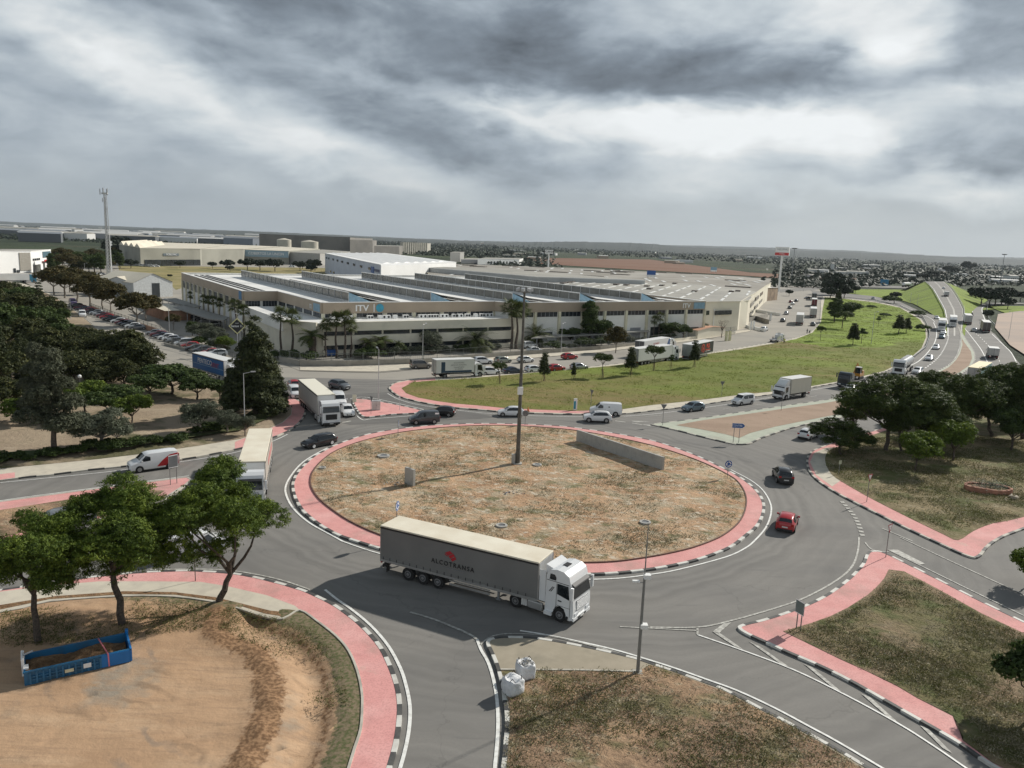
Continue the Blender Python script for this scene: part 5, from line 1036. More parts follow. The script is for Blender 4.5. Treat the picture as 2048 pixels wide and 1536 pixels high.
TP['greenA'] = proto_tree('green_tree', 6, rblobs(23, 12, 2.2, 1.4, 3.6, .9, 1.4), 12000, .16, .55, L_GRN, BARK, .16, 1.4, clump=10, cr=.4, shell=.45, seed=23)
TP['limeA'] = proto_tree('lime_green_tree', 6, rblobs(24, 12, 2.1, 1.2, 3.4, .8, 1.3), 10000, .15, .5, L_LIME, BARK, .14, 1.4, clump=10, cr=.4, shell=.4, seed=24)
TP['olive'] = proto_tree('olive_tree', 5, rblobs(25, 14, 1.7, 1.3, 2.9, .6, 1.0), 14000, .11, .3, L_OLIV, BARKL, .18, 1.2, clump=14, cr=.35, shell=.4, seed=25)
TP['autA'] = proto_tree('street_tree', 8, rblobs(26, 14, 2.5, 2.0, 5.1, 1.1, 1.7), 12000, .18, .55, L_AUT, BARKL, .17, 2.3, clump=10, cr=.45, shell=.45, seed=26)
TP['autB'] = proto_tree('street_tree', 8, rblobs(27, 12, 2.8, 1.6, 5.0, 1.1, 1.6), 11000, .18, .55, L_AUT, BARKL, .17, 2.3, clump=10, cr=.45, shell=.45, seed=27)
TP['greyT'] = proto_tree('grey_green_tree', 14, [(1.6 * math.sin(i * 2.1) * (1 - i / 16), 1.6 * math.cos(i * 1.7) * (1 - i / 16), 3.6 + i * .8, 1.75 - i * .07) for i in range(13)], 26000, .17, .3, leafmat('grey_green_leaves', (.03, .036, .02), (.075, .085, .05), (.15, .16, .10), .15), BARK, .32, 4, clump=12, cr=.55, shell=.45, seed=28)
TP['cyp'] = proto_tree('cypress', 14, [(2.2 * math.sin(i * 2.4) * (1 - i / 30), 2.2 * math.cos(i * 2.4) * (1 - i / 30), 1.4 + i * .46, 1.5 * (1 - (i / 34) ** 1.3) + .3) for i in range(22)] + [(.8 * math.sin(i * 2.1), .7 * math.cos(i * 1.7), 8 + i * .8, 1.35 - i * .13) for i in range(8)], 42000, .18, .42, L_CYP, BARK, .35, 3, clump=14, cr=.6, shell=.6, seed=29, nl=4)
TP['cone'] = proto_tree('fir_tree', 11, [(0, 0, 1.4 + i * .8, 2.3 * (1 - i / 12.5) + .1) for i in range(12)], 12000, .16, .4, L_CYP, BARK, .2, 2, clump=10, cr=.4, shell=.75, flat=.35, seed=30, nl=3)
TP['pencil'] = proto_tree('pencil_cypress', 10, [(0, 0, 1 + i * .7, .85 * (1 - (i / 14) ** 2)) for i in range(13)], 9000, .13, .4, L_CYP, BARK, .12, 1.5, clump=8, cr=.25, shell=.7, seed=31, nl=2)
TP['shrub'] = proto_tree('shrub', 1.6, rblobs(32, 7, .55, .3, .8, .4, .6), 2600, .09, .45, L_OLIV, BARKL, .05, .4, clump=8, cr=.2, seed=32, nl=3)
TP['shrubg'] = proto_tree('shrub', 1.6, rblobs(33, 7, .8, .3, .7, .4, .65), 2600, .10, .5, L_GRN, BARK, .05, .4, clump=8, cr=.2, seed=33, nl=3)
TP['bare'] = proto_tree('bare_tree', 6, rblobs(34, 9, 1.3, 1.0, 4.2, .5, .8), 1500, .05, .25, leafmat('twig_brown', (.10, .06, .04), (.16, .10, .07), (.2, .13, .1), .0), BARK, .12, 2, clump=8, cr=.4, seed=34, nl=9)
TP['far'] = proto_tree('far_tree', 8, rblobs(35, 9, 2.8, 1.4, 4.4, 1.4, 2.2), 2600, .42, .6, L_FAR, BARK, .25, 2, clump=6, cr=.7, seed=35, nl=3)
TP['tallg'] = proto_tree('tall_green_tree', 10, [(.9 * math.sin(i * 2.2), .9 * math.cos(i * 1.9), 2.4 + i * .62, 1.6 - abs(i - 5) * .11) for i in range(12)], 15000, .18, .5, L_GRN, BARK, .25, 2, clump=10, cr=.45, shell=.45, seed=36)
def palm_meshes(kind, h, nf, ln, seed):
 rnd = random.Random(seed); b = MB(); b.fixn = False; n = 7; prev = Vector((0, 0, -.1))
 for i in range(1, n + 1):
  c = Vector((.12 * math.sin(i * .7 + seed), .1 * math.cos(i), h * i / n)); b.tube(prev, c, .24 - .02 * i * (kind == 'fan') + (.12 if kind == 'date' else 0), .22 - .02 * i * (kind == 'fan') + (.12 if kind == 'date' else 0), BARK, 8, False); prev = c
 tm = bpy.data.meshes.new('trunk'); tm.from_pydata(b.v, [], b.f); tm.materials.append(BARK)
 c = MB(); c.fixn = False; top = Vector((prev.x, prev.y, h))
 for i in range(nf):
  a = rnd.uniform(0, 6.283); e = rnd.uniform(-.75, 1.25) if kind == 'fan' else rnd.uniform(-.35, 1.2); o = Vector((math.cos(a), math.sin(a), 0)); L_ = ln * rnd.uniform(.8, 1.1)
  if kind == 'fan':
   st = top + o * .1; tip = top + (o * math.cos(e) + Vector((0, 0, math.sin(e)))) * L_ * .55; c.tube(st, tip, .02, .015, L_PALM, 4, False)
   ax = (tip - st).normalized(); sd = ax.cross(Vector((0, 0, 1))).normalized(); up = sd.cross(ax)
   for k in range(13):
    t = (k - 6) / 6 * 1.45; dd = ax * math.cos(t) + sd * math.sin(t); ee = tip + dd * L_ * .5 - Vector((0, 0, .22 * L_ * abs(math.sin(t)) + .1)); w = dd.cross(up).normalized() * .045
    c.add([tip, tip.lerp(ee, .5) + w, ee, tip.lerp(ee, .5) - w], [(0, 1, 2, 3)], L_PALM)
  else:
   pr = top.copy(); v = o * math.cos(e) + Vector((0, 0, math.sin(e))); m = 9
   for k in range(m):
    nx = pr + v * L_ / m; v = (v + Vector((0, 0, -.17))).normalized(); sd = v.cross(Vector((0, 0, 1))).normalized(); w = .55 * math.sin(math.pi * (k + 1.2) / (m + 1.5))
    for s in (-1, 1):
     for q in (0, .33, .66):
      bs = pr.lerp(nx, q); tp = bs + (sd * s * .9 + v * .55 + Vector((0, 0, -.25 + .2 * rnd.random()))) * w * 1.1; c.add([bs, bs + v * .07, tp], [(0, 1, 2)], L_PALM)
    pr = nx
 cm = bpy.data.meshes.new('fronds'); cm.from_pydata(c.v, [], c.f); cm.materials.append(L_PALM); return tm, cm
TP['fan'] = palm_meshes('fan', 7.4, 46, 2.1, 3); TP['fan2'] = palm_meshes('fan', 6.6, 40, 2.0, 5); TP['date'] = palm_meshes('date', 1.6, 46, 3.3, 7); TP['sdate'] = palm_meshes('date', 2.6, 20, 1.9, 9)
PH = {'pineA': 10.4, 'pineB': 10.4, 'pineC': 10.4, 'pineD': 8.8, 'pineE': 8.4, 'ypine': 4.8, 'slim': 5.1, 'sap': 3.2, 'darkA': 8, 'darkB': 7, 'greenA': 5.8, 'limeA': 5.4, 'olive': 4.9, 'autA': 8.1, 'autB': 7.8, 'greyT': 14.5, 'cyp': 14.2, 'cone': 10.9, 'pencil': 10, 'shrub': 1.6, 'shrubg': 1.5, 'bare': 5.8, 'far': 7.8, 'tallg': 10.2, 'fan': 8.8, 'fan2': 8, 'date': 4.2, 'sdate': 3.9}
KN = {'pine': 'pine_tree', 'ypin': 'young_pine', 'slim': 'young_conifer', 'sap': 'sapling', 'dark': 'broadleaf_tree', 'gree': 'broadleaf_tree', 'lime': 'fruit_tree', 'oliv': 'olive_tree', 'autA': 'street_tree', 'autB': 'street_tree', 'grey': 'eucalyptus_tree', 'cyp': 'cypress_tree', 'cone': 'fir_tree', 'penc': 'cypress_tree', 'shru': 'shrub', 'bare': 'bare_tree', 'far': 'far_tree', 'tall': 'broadleaf_tree', 'fan': 'palm_tree', 'fan2': 'palm_tree', 'date': 'palm_tree', 'sdat': 'palm_tree'}
g4n, g5n = 'palms round the ITV building', 'trees and shrubs round the ITV building'
OUTL = [(-11, 133), (-11, -3.5), (-5, -10.5), (48, -10.5), (50.5, -6.5), (119.5, -6.5), (119.5, 133)]
def clear_of_itv(x, y):
 for _ in range(60):
  p = G(x, y); dx, dy = p.x - BO[0], p.y - BO[1]; u = dx * math.cos(BA) + dy * math.sin(BA); v = -dx * math.sin(BA) + dy * math.cos(BA)
  if not in_poly(u, v, OUTL): return y
  y += 1
 return y
def tree(kind, x, y, top=None, label='', group=None, rz=None, wid=1.0, z=0.1, cat='tree', world=None, h=None):
 if group in (g4n, g5n): y = clear_of_itv(x, y)
 p = Vector(world) if world else G(x, y, 0)
 if h is None: h = HT(x, y, 0, top) if top else PH[kind]
 s = h / PH[kind]; k = KN.get(kind[:4], KN.get(kind, 'tree')) if kind not in KN else KN[kind]
 if cat == 'tree' and 'shrub' in k: cat = 'shrub'
 e = empty(k, (p.x, p.y, z), (x * 1.7 + y * .9) % 6.283 if rz is None else rz, label, cat, group); e.scale = (s * wid, s * wid, s)
 tm, cm = TP[kind]
 for nm, me in (('trunk', tm), ('fronds' if 'palm' in k else 'crown', cm)):
  o = bpy.data.objects.new(nm, me); COL.objects.link(o); reg(o, e)
 return e
GP_ = 'pines on the construction plot'
tree('pineA', 76, 1290, 1004, 'leftmost near pine with straight trunk behind the blue skip', GP_, rz=.5, wid=1.12)
tree('pineB', 246, 1254, 950, 'middle near pine with broad crown and straight trunk', GP_, rz=2.4, wid=1.08)
tree('pineC', 436, 1208, 926, 'right near pine with forked leaning trunk over the pavement', GP_, rz=0, wid=1.06)
g2 = 'pines of the eastern wood'
for i, (k, x, y, t, w, lb) in enumerate((('pineD', 1772, 905, 752, 1.35, 'large dark pine, leftmost tall one of the eastern wood'), ('pineE', 1680, 912, 838, 1.7, 'low dark pine leaning over the bend of the eastern pavement'), ('pineE', 1845, 900, 765, 1.1, 'dark pine with crooked bare trunk near the middle of the eastern wood'),
 ('pineD', 1802, 906, 790, 1.0, 'dark pine with slanting stems beside the tallest eastern pine'), ('pineD', 1915, 878, 752, 1.2, 'tall dark pine in front of the lorry with the cream roof'), ('pineE', 1983, 876, 735, 1.2, 'tall pine near the right end of the eastern wood'),
 ('pineD', 2045, 880, 728, 1.2, 'pine cut by the right picture edge at mid height'), ('pineE', 1700, 870, 790, .9, 'pine top sticking up at the left front of the eastern wood'), ('pineD', 1880, 850, 742, 1.2, 'pine at the back of the eastern wood by the median'), ('pineD', 2020, 845, 732, 1.3, 'pine behind the right end of the eastern wood'))):
 tree(k, x, y, t, lb, g2, wid=w)
tree('limeA', 1830, 945, 862, 'small yellow-green tree in the shade before the eastern pines', g2); tree('limeA', 1905, 925, 838, 'yellow-green young tree with thin pale stem in the eastern wood', g2); tree('greenA', 2022, 903, 810, 'green tree with upright forked trunk at the right of the wood', g2)
tree('limeA', 2052, 1175, 1105, 'leafy branch tip of a tree at the right edge below the side road', 'trees cut by the right edge', h=3.2); tree('greenA', 2062, 1440, 1330, 'dark green tree cut by the lower right edge', 'trees cut by the right edge', h=5.0, wid=1.0)
# young trees on the lawn
g3 = 'young trees along the lawn'
for k, x, y, t, w, lb in (('ypine', 998, 770, 722, 1.1, 'small round pine just left of the tall mast'), ('slim', 1087, 765, 702, 1.2, 'tall slim conifer on the lawn right of the mast'), ('slim', 1147, 760, 724, .9, 'short slim conifer in front of the silver car'), ('ypine', 1204, 757, 704, 1.2, 'round-headed young pine before the open kerb gap'), ('slim', 1261, 753, 692, 1.3, 'ragged young conifer at the rear of the white lorries'),
 ('ypine', 1307, 744, 688, 1.15, 'round-headed young pine in front of the white lorries'), ('sap', 1341, 741, 708, 1.0, 'thin staked sapling with wide props'), ('slim', 1388, 737, 678, 1.2, 'dark young conifer in front of the black trailer'), ('ypine', 1640, 683, 650, .9, 'small round tree at the right lawn corner by the road'), ('slim', 1705, 692, 644, 1.5, 'dark oval conifer in the bright part of the lawn'), ('sap', 1722, 689, 655, 1.3, 'leaning thin tree right of the dark oval conifer'),
 ('ypine', 1684, 658, 620, 1.7, 'broad low bush tree in the bright lawn'), ('tallg', 1668, 645, 596, 1.3, 'large dark tree clump at the left of the bright lawn'), ('greenA', 1690, 640, 600, 1.5, 'dark tree clump behind the broad low bush tree'), ('cyp', 1676, 612, 578, .9, 'dark upright cypress at the far end of the lawn'), ('slim', 1797, 669, 628, 1.9, 'dark conifer pair, left one, by the slip road'), ('slim', 1812, 667, 634, 1.8, 'dark conifer pair, right one, by the slip road'), ('sap', 1756, 656, 632, 1.0, 'tiny sapling in the middle of the bright lawn'),
 ('shrubg', 1788, 607, 590, 1.6, 'round dark bush on the slip road bank'), ('shrubg', 1836, 634, 620, 1.8, 'dark bush beside the slip road rail'), ('shrubg', 1851, 663, 648, 1.5, 'dark bush at the bend of the slip road'), ('shrubg', 1745, 618, 610, 2.0, 'grey bush on the bright lawn'), ('shrubg', 1773, 635, 626, 2.0, 'grey low bush right of centre on the bright lawn')):
 tree(k, x, y, t, lb, g3, wid=w)
 if k in ('ypine', 'sap', 'slim') and x < 1400:
  p = G(x, y); st = empty('tree_stake', p, .3, 'wooden props tied round the trunk of the ' + lb.split(' ', 1)[1][:60] if False else 'timber stakes around the stem of the ' + ' '.join(lb.split()[:6]), 'tree stake', 'timber stakes'); b = MB()
  for dx, dy in ((-.45, 0), (.45, .1), (.1, -.45)): b.tube((dx, dy, 0), (dx * .35, dy * .35, 1.9), .035, .035, mat('stake_wood', (.24, .15, .09), .8), 5)
  b.build('stake', st)
# palms and shrubs at the ITV corner
g4 = 'palms round the ITV building'
for k, x, y, t, w, lb in (('fan', 562, 700, 614, 1.1, 'tall fan palm left of the pair before the annex corner'), ('fan2', 585, 706, 618, 1.1, 'tall fan palm, right one of the pair before the annex corner'), ('fan', 652, 712, 638, 1.0, 'fan palm with slim trunk left in the group under the ITV sign'), ('fan2', 673, 716, 624, 1.1, 'fan palm in the middle of the group under the ITV sign'), ('fan', 690, 716, 622, 1.15, 'tallest fan palm of the group under the ITV sign'), ('fan2', 702, 714, 640, 1.0, 'fan palm at the right of the group under the ITV sign'),
 ('sdate', 625, 716, 652, 1.3, 'bushy date palm in front of the annex corner'), ('sdate', 735, 700, 672, 1.4, 'small spreading palm below the ribbon windows'), ('sdate', 765, 703, 668, 1.7, 'larger spreading palm below the ribbon windows'), ('sdate', 796, 697, 678, .9, 'tiny palm below the ribbon windows'), ('date', 950, 690, 644, 1.2, 'big date palm with arching fronds before the annex'), ('date', 1073, 684, 638, 1.1, 'big date palm right of the tall fan palm cluster'),
 ('fan', 1022, 688, 600, 1.25, 'tall fan palm, left trunk of the cluster behind the mast'), ('fan2', 1032, 690, 604, 1.25, 'tall fan palm, middle trunk of the cluster behind the mast'), ('fan', 1042, 688, 606, 1.1, 'tall fan palm, right trunk of the cluster behind the mast'), ('fan2', 1306, 668, 632, .9, 'short fan palm left before the ITV wall, shorter one'), ('fan', 1317, 668, 625, 1.0, 'fan palm before the right ITV wall'), ('fan2', 1355, 664, 622, 1.1, 'fan palm rising out of the bush at the right ITV wall'),
 ('fan', 472, 668, 600, 1.2, 'yellow-green fan palm behind the diamond sign, left'), ('fan2', 488, 672, 610, 1.1, 'fan palm behind the diamond sign, right'), ('fan2', 408, 640, 590, .9, 'dark palm under the left factory wall, farthest'), ('fan2', 418, 644, 592, .9, 'dark palm under the left factory wall, second'), ('fan2', 428, 647, 592, .9, 'dark palm under the left factory wall, third'), ('fan2', 441, 652, 596, .9, 'dark palm under the left factory wall, nearest'), ('fan2', 382, 628, 583, .8, 'dark palm at the far corner of the left factory wall')):
 tree(k, x, y, t, lb, g4, wid=w)
g5 = 'trees and shrubs round the ITV building'
for k, x, y, t, w, lb in (('tallg', 1178, 666, 601, 1.1, 'tall bright green tree against the ITV wall'), ('greenA', 1200, 668, 634, 1.0, 'smaller green tree leaning right of the tall bright green one'), ('olive', 862, 694, 656, 1.1, 'olive tree right of the white lamp post'), ('bare', 1443, 675, 638, 1.2, 'bare reddish tree right of the maroon canopy'), ('autA', 1231, 706, 652, 1.0, 'rusty green street tree on the pavement before the carport'), ('greenA', 1340, 672, 640, 1.6, 'broad dark bush below the fan palms at the right ITV wall'), ('greenA', 1366, 672, 645, 1.2, 'dark bush beside the green gatehouse'),
 ('olive', 400, 682, 640, 1.5, 'grey-green olive thicket in front of the near carport'), ('olive', 430, 690, 650, 1.4, 'grey-green olive right of the thicket'), ('greenA', 385, 672, 640, .9, 'dark round bush left of the olive thicket'), ('limeA', 450, 705, 672, 1.1, 'yellow-green bush under the diamond sign'), ('autB', 347, 660, 628, 1.0, 'small rusty tree between the two rows of parked cars'), ('greenA', 1140, 668, 652, 1.3, 'low grey-green bush left of the tall bright tree')):
 tree(k, x, y, t, lb, g5, wid=w)
rn = random.Random(8)
for x0, y0, x1, y1, n, ks in ((712, 716, 760, 716, 5, ('shrubg', 'shrubg', 'shrub')), (770, 712, 1000, 700, 18, ('shrub', 'shrubg', 'shrub', 'shrub')), (1098, 700, 1290, 684, 17, ('shrubg', 'shrub')), (530, 716, 620, 724, 5, ('shrubg',)), (345, 680, 460, 706, 7, ('shrubg', 'shrub')), (1300, 682, 1350, 676, 4, ('shrubg',))):
 for i in range(n):
  t = (i + .5) / n; tree(rn.choice(ks), x0 + (x1 - x0) * t + rn.uniform(-3, 3), y0 + (y1 - y0) * t + rn.uniform(-1.5, 1.5), None, 'low clipped shrub in the planting strip along the ITV fence', 'hedge shrubs along the ITV fence', wid=rn.uniform(.9, 1.5), h=rn.uniform(1.2, 2.8))
# park
g6 = 'park trees'
for k, x, y, t, w, lb in (('cyp', 512, 832, 632, 1.15, 'tall dark cypress towering over the park corner'), ('cyp', 552, 812, 735, 1.3, 'lower dark cypress growth right of the tall cypress'), ('cyp', 470, 826, 720, 1.1, 'lower dark cypress growth left of the tall cypress'), ('greyT', 112, 912, 690, 1.25, 'tall grey-green tree with straight bare trunk in the park'), ('greyT', 80, 850, 680, 1.0, 'tall dark grey tree behind the straight-trunked one'),
 ('olive', 205, 898, 810, 1.5, 'weeping grey olive right of the straight-trunked tree'), ('olive', 235, 890, 830, 1.2, 'smaller grey olive beside the weeping one'), ('olive', 400, 870, 792, 1.25, 'grey olive with drooping crown near the park pavement'), ('olive', 455, 868, 815, 1.2, 'grey shrub-like olive under the dark cypress'), ('olive', 490, 874, 826, 1.0, 'dull olive bush at the foot of the cypress'),
 ('limeA', 40, 850, 795, 1.4, 'bright green bush by the left park path'), ('limeA', 170, 835, 762, 1.3, 'bright green fruit tree in the park'), ('greenA', 225, 840, 765, 1.5, 'wide green fruit tree in the park clearing'), ('limeA', 265, 850, 788, 1.1, 'olive-yellow fruit tree at the edge of the clearing'), ('pencil', 10, 790, 640, 1.0, 'slim dark cypress at the left picture edge'), ('pencil', 45, 780, 655, 1.2, 'slim dark cypress pair, left'), ('pencil', 58, 785, 668, 1.1, 'slim dark cypress pair, right'),
 ('cone', 82, 640, 556, 1.0, 'dark fir tree with layered branches before the avenue'), ('darkA', 255, 752, 664, 1.1, 'dense dark tree bulging over the car park'), ('darkB', 210, 748, 668, 1.15, 'dense dark tree left of the bulging one'), ('darkA', 285, 770, 690, 1.1, 'dark tree below the bulging one'), ('greenA', 345, 790, 725, 1.9, 'wide bush tree left of the blue trailer'), ('greenA', 395, 800, 748, 1.6, 'yellowish bush tree under the blue trailer'), ('greenA', 440, 800, 755, 1.3, 'yellowish bush beside the tall cypress'), ('greenA', 300, 800, 742, 1.4, 'green bush tree in the park, mid right'),
 ('darkB', 150, 770, 700, 1.4, 'dark round tree in the middle of the park')):
 tree(k, x, y, t, lb, g6, wid=w)
rn = random.Random(12)
for x, y, t in ((20, 700, 595), (-20, 660, 570), (50, 670, 590), (95, 690, 615), (135, 712, 640), (165, 722, 652), (190, 735, 664), (100, 655, 596), (20, 760, 680), (-30, 800, 690), (95, 740, 660), (140, 735, 665), (175, 748, 684), (0, 620, 560), (40, 630, 566), (60, 720, 640), (-60, 740, 640), (220, 765, 700), (250, 785, 722), (200, 790, 735), (70, 770, 720), (-40, 850, 780), (105, 672, 606), (10, 830, 760)):
 tree(rn.choice(('darkA', 'darkB', 'darkA', 'greenA')), x, y, t, 'dark evergreen of the dense park wood', 'dense park wood', wid=rn.uniform(.95, 1.2))
for i in range(26): x = rn.uniform(-20, 470); tree('shrubg', x, 928 - x * .118 + rn.uniform(-4, 3) - (12 if x > 380 else 0), None, 'low dark bush in the hedge line along the park edge', 'hedge bushes along the park edge', wid=rn.uniform(1.0, 1.9), h=rn.uniform(.7, 1.5))
# avenue street trees
g7 = 'street trees along the avenue'
for i, (x, y, t, w) in enumerate(((130, 596, 530, 1.5), (155, 604, 536, 1.4), (180, 612, 548, 1.4), (205, 618, 556, 1.3), (222, 628, 562, 1.1), (275, 652, 584, 1.35), (292, 640, 585, 1.1), (108, 590, 536, 1.3), (140, 585, 535, 1.3), (175, 590, 545, 1.2))):
 tree(('autA', 'autB')[i % 2], x, y, t, 'round street tree with rusty green crown beside the avenue', g7, wid=w)
for i in range(34):
 x = rn.uniform(95, 250); y = 540 - (x - 95) * .02 + rn.uniform(-14, 10); tree(rn.choice(('darkA', 'greenA', 'autB', 'tallg')), x, y, None, 'tree of the green belt beyond the avenue', 'trees beyond the avenue', wid=rn.uniform(1, 1.3), h=rn.uniform(7, 12))
for x, y, t in ((262, 537, 516), (360, 536, 520), (425, 537, 522), (455, 539, 517), (495, 540, 514), (520, 541, 516), (550, 543, 515), (600, 542, 520), (630, 541, 516), (622, 546, 528), (238, 510, 468), (228, 515, 475), (280, 476, 466), (460, 543, 530), (340, 556, 548), (605, 538, 522), (960, 520, 510), (975, 515, 505), (1010, 510, 500), (1020, 512, 499), (990, 500, 492)):
 tree('far', x, y, t, 'dark tree standing on the waste ground beyond the factory', 'trees on the waste ground', wid=1.2)
for x, y, t, w in ((1668, 590, 540, .9), (1672, 596, 548, 1.2), (1688, 597, 572, 1.2), (1660, 598, 572, 1.4), (1536, 592, 574, 1.0), (1578, 592, 578, 1.0), (1790, 600, 582, 1.2), (1710, 587, 570, 1.0), (1962, 610, 570, 1.1), (1978, 612, 575, 1.2), (1990, 610, 572, 1.2), (2003, 608, 570, 1.1), (1950, 600, 572, 1.0), (2040, 604, 580, 1.3), (2015, 618, 592, 1.0), (1975, 640, 618, .8), (1935, 545, 520, 1.0), (1850, 560, 545, 2.2), (1870, 555, 540, 2.2), (1900, 548, 530, 1.5)):
 tree('far', x, y, t, 'dark tree by the far right roads', 'trees by the far right roads', wid=w)
# countless orchard crowns of the plain: one object
def far_orchards():
 rs = np.random.RandomState(5); P = []
 for i in range(7200):
  x = rs.uniform(-40, 2090); hy = 448.5 + (x / 2048) * 78.6; u = rs.uniform(0, 1)
  if x < 1000: y = hy + 4 + 26 * u ** 1.6
  else: y = hy + 4 + 62 * u ** 1.5
  if 1100 < x < 1560 and y > hy + 14 + (x - 1100) * .02: continue
  if x > 1700 and y > 572: continue
  p = G(x, y); D = p.y
  P.append((p.x, p.y, D))
 pts = []; dr = []
 for x, y, D in P:
  s = 2.2 + D / 900; k = 7; o = rs.normal(size=(k, 3)) * np.array([s * 2.6, s * 1.2, s * .45]); o[:, 2] = np.abs(o[:, 2]) + s * .3
  pts.append(o + np.array([x, y, 0])); dr.append(np.tile([0, -.4, 1.0], (k, 1)))
 pts = np.concatenate(pts); dr = np.concatenate(dr)
 sz = (2.0 + pts[:, 1] / 900)
 rs2 = np.random.RandomState(6); me = leafmesh('distant_orchards', pts, dr, 1.0, .55, L_FAR, 6)
 v = np.empty(len(me.vertices) * 3, np.float32); me.vertices.foreach_get('co', v); v = v.reshape(-1, 4, 3); c = v.mean(1, keepdims=True); v = c + (v - c) * sz[:, None, None]; me.vertices.foreach_set('co', v.reshape(-1)); me.update()
 o = bpy.data.objects.new('distant_orchards', me); COL.objects.link(o); setp(o, 'dark green orchards covering the far plain', 'orchard', kind='stuff')
far_orchards()
# grass and weeds
def tufts(name, poly, n, size, m, label, seed, mask=None, h=.5, z=.17):
 rs = np.random.RandomState(seed); xs = [p[0] for p in poly]; ys = [p[1] for p in poly]; P = []
 while len(P) < n:
  x = rs.uniform(min(xs), max(xs)); y = rs.uniform(min(ys), max(ys))
  if not in_poly(x, y, poly): continue
  q = math.sin(x * .55 + 1.7 * math.sin(y * .4)) + math.sin(y * .7 + 1.3 * math.sin(x * .33 + seed))
  if q < rs.uniform(-1.6, 1.4): continue
  P.append((x, y, z))
 P = np.array(P); k = 6; o = rs.normal(size=(n * k, 3)) * np.array([size * 1.1, size * 1.1, 0]); pts = np.repeat(P, k, 0) + o; pts[:, 2] += rs.uniform(0, size * h, n * k)
 dr = rs.normal(size=(n * k, 3)); dr[:, 2] = np.abs(dr[:, 2]) * .6
 me = leafmesh(name, pts, dr, size * .55, .22, m, seed); ob = bpy.data.objects.new(name, me); COL.objects.link(ob); setp(ob, label, 'weeds', kind='stuff')
L_DRY = leafmat('dry_stalks', (.17, .14, .085), (.33, .29, .19), (.50, .46, .33), .1); L_WEED = leafmat('weed_leaves', (.07, .075, .022), (.13, .135, .045), (.24, .22, .09), .2)
tufts('dry_weeds', offset(ci, .6), 7000, .2, L_DRY, 'pale dry stalks scattered over the roundabout soil', 31); tufts('weeds', offset(ci, .6), 2600, .17, L_WEED, 'low green weeds scattered over the roundabout soil', 44)
tufts('dry_weeds', s_in, 3200, .17, L_DRY, 'pale dry stalks on the south plot', 33, z=.2); tufts('weeds', s_in, 3000, .17, L_WEED, 'green weeds on the south plot', 35, z=.2)
SI2 = offset(sei, .45); tufts('weeds', SI2, 4200, .15, L_WEED, 'green weeds over the south-east plot', 37, z=.2); tufts('dry_weeds', SI2, 2500, .17, L_DRY, 'pale dry stalks over the south-east plot', 38, z=.2)
ein = GP([(1660, 900), (1655, 935), (1700, 975), (1900, 1070), (2100, 1020), (2100, 880), (1800, 870)]); tufts('weeds', ein, 6500, .2, L_WEED, 'weeds between the trees of the eastern wood', 39, z=.25); tufts('dry_weeds', ein, 3500, .2, L_DRY, 'dry stalks before the eastern wood', 40, z=.25)
tufts('grass', ni if area(ni) > 0 else ni[::-1], 11000, .24, leafmat('lawn_blades', (.12, .14, .02), (.19, .23, .035), (.30, .31, .07), .2), 'uneven grass tufts of the big lawn', 41, z=.3)
tufts('weeds', GP([(0, 1232), (250, 1204), (430, 1216), (560, 1244), (640, 1275), (690, 1350), (700, 1420), (640, 1420), (560, 1330), (420, 1260), (200, 1290), (0, 1300)]), 1800, .15, L_WEED, 'weeds below the near pines', 42, z=.25)
# ============================================================ vehicles
def paint(name, c, r=.28, m=0.0, coat=.6): return mat('paint_' + name, c, r, m, var=.04, scale=.6, coat=coat)
PW = paint('white', (.72, .73, .73)); PBK = paint('black', (.012, .013, .015)); PGR = paint('dark_grey', (.05, .055, .062)); PSL = paint('silver', (.36, .37, .38), .3, .5); PRD = paint('red', (.38, .015, .02))
PBL = paint('dark_blue', (.02, .03, .06)); PSB = paint('steel_blue', (.13, .18, .21), .3, .4); PGG = paint('grey_green', (.24, .26, .22), .35, .3); PWN = paint('wine', (.15, .02, .03)); PMG = paint('mid_grey', (.13, .14, .15), .3, .3); PBG = paint('grey_beige', (.20, .185, .165), .35, .3)
CG = mat('car_glass', (.012, .015, .017), .06, var=.1, spec=.8); TY = mat('tyre', (.016, .016, .016), .85); RIM = mat('alloy_rim', (.34, .34, .34), .35, .6, var=.1); RIMD = mat('steel_rim', (.10, .10, .105), .5, .4)
HL = mat('headlight_glass', (.62, .64, .66), .12, var=.05); TL = mat('tail_light', (.35, .01, .01), .2); TRIM = mat('black_trim', (.02, .02, .021), .6); PLT = mat('number_plate', (.65, .65, .62), .5); CH = mat('chassis', (.022, .022, .023), .7)
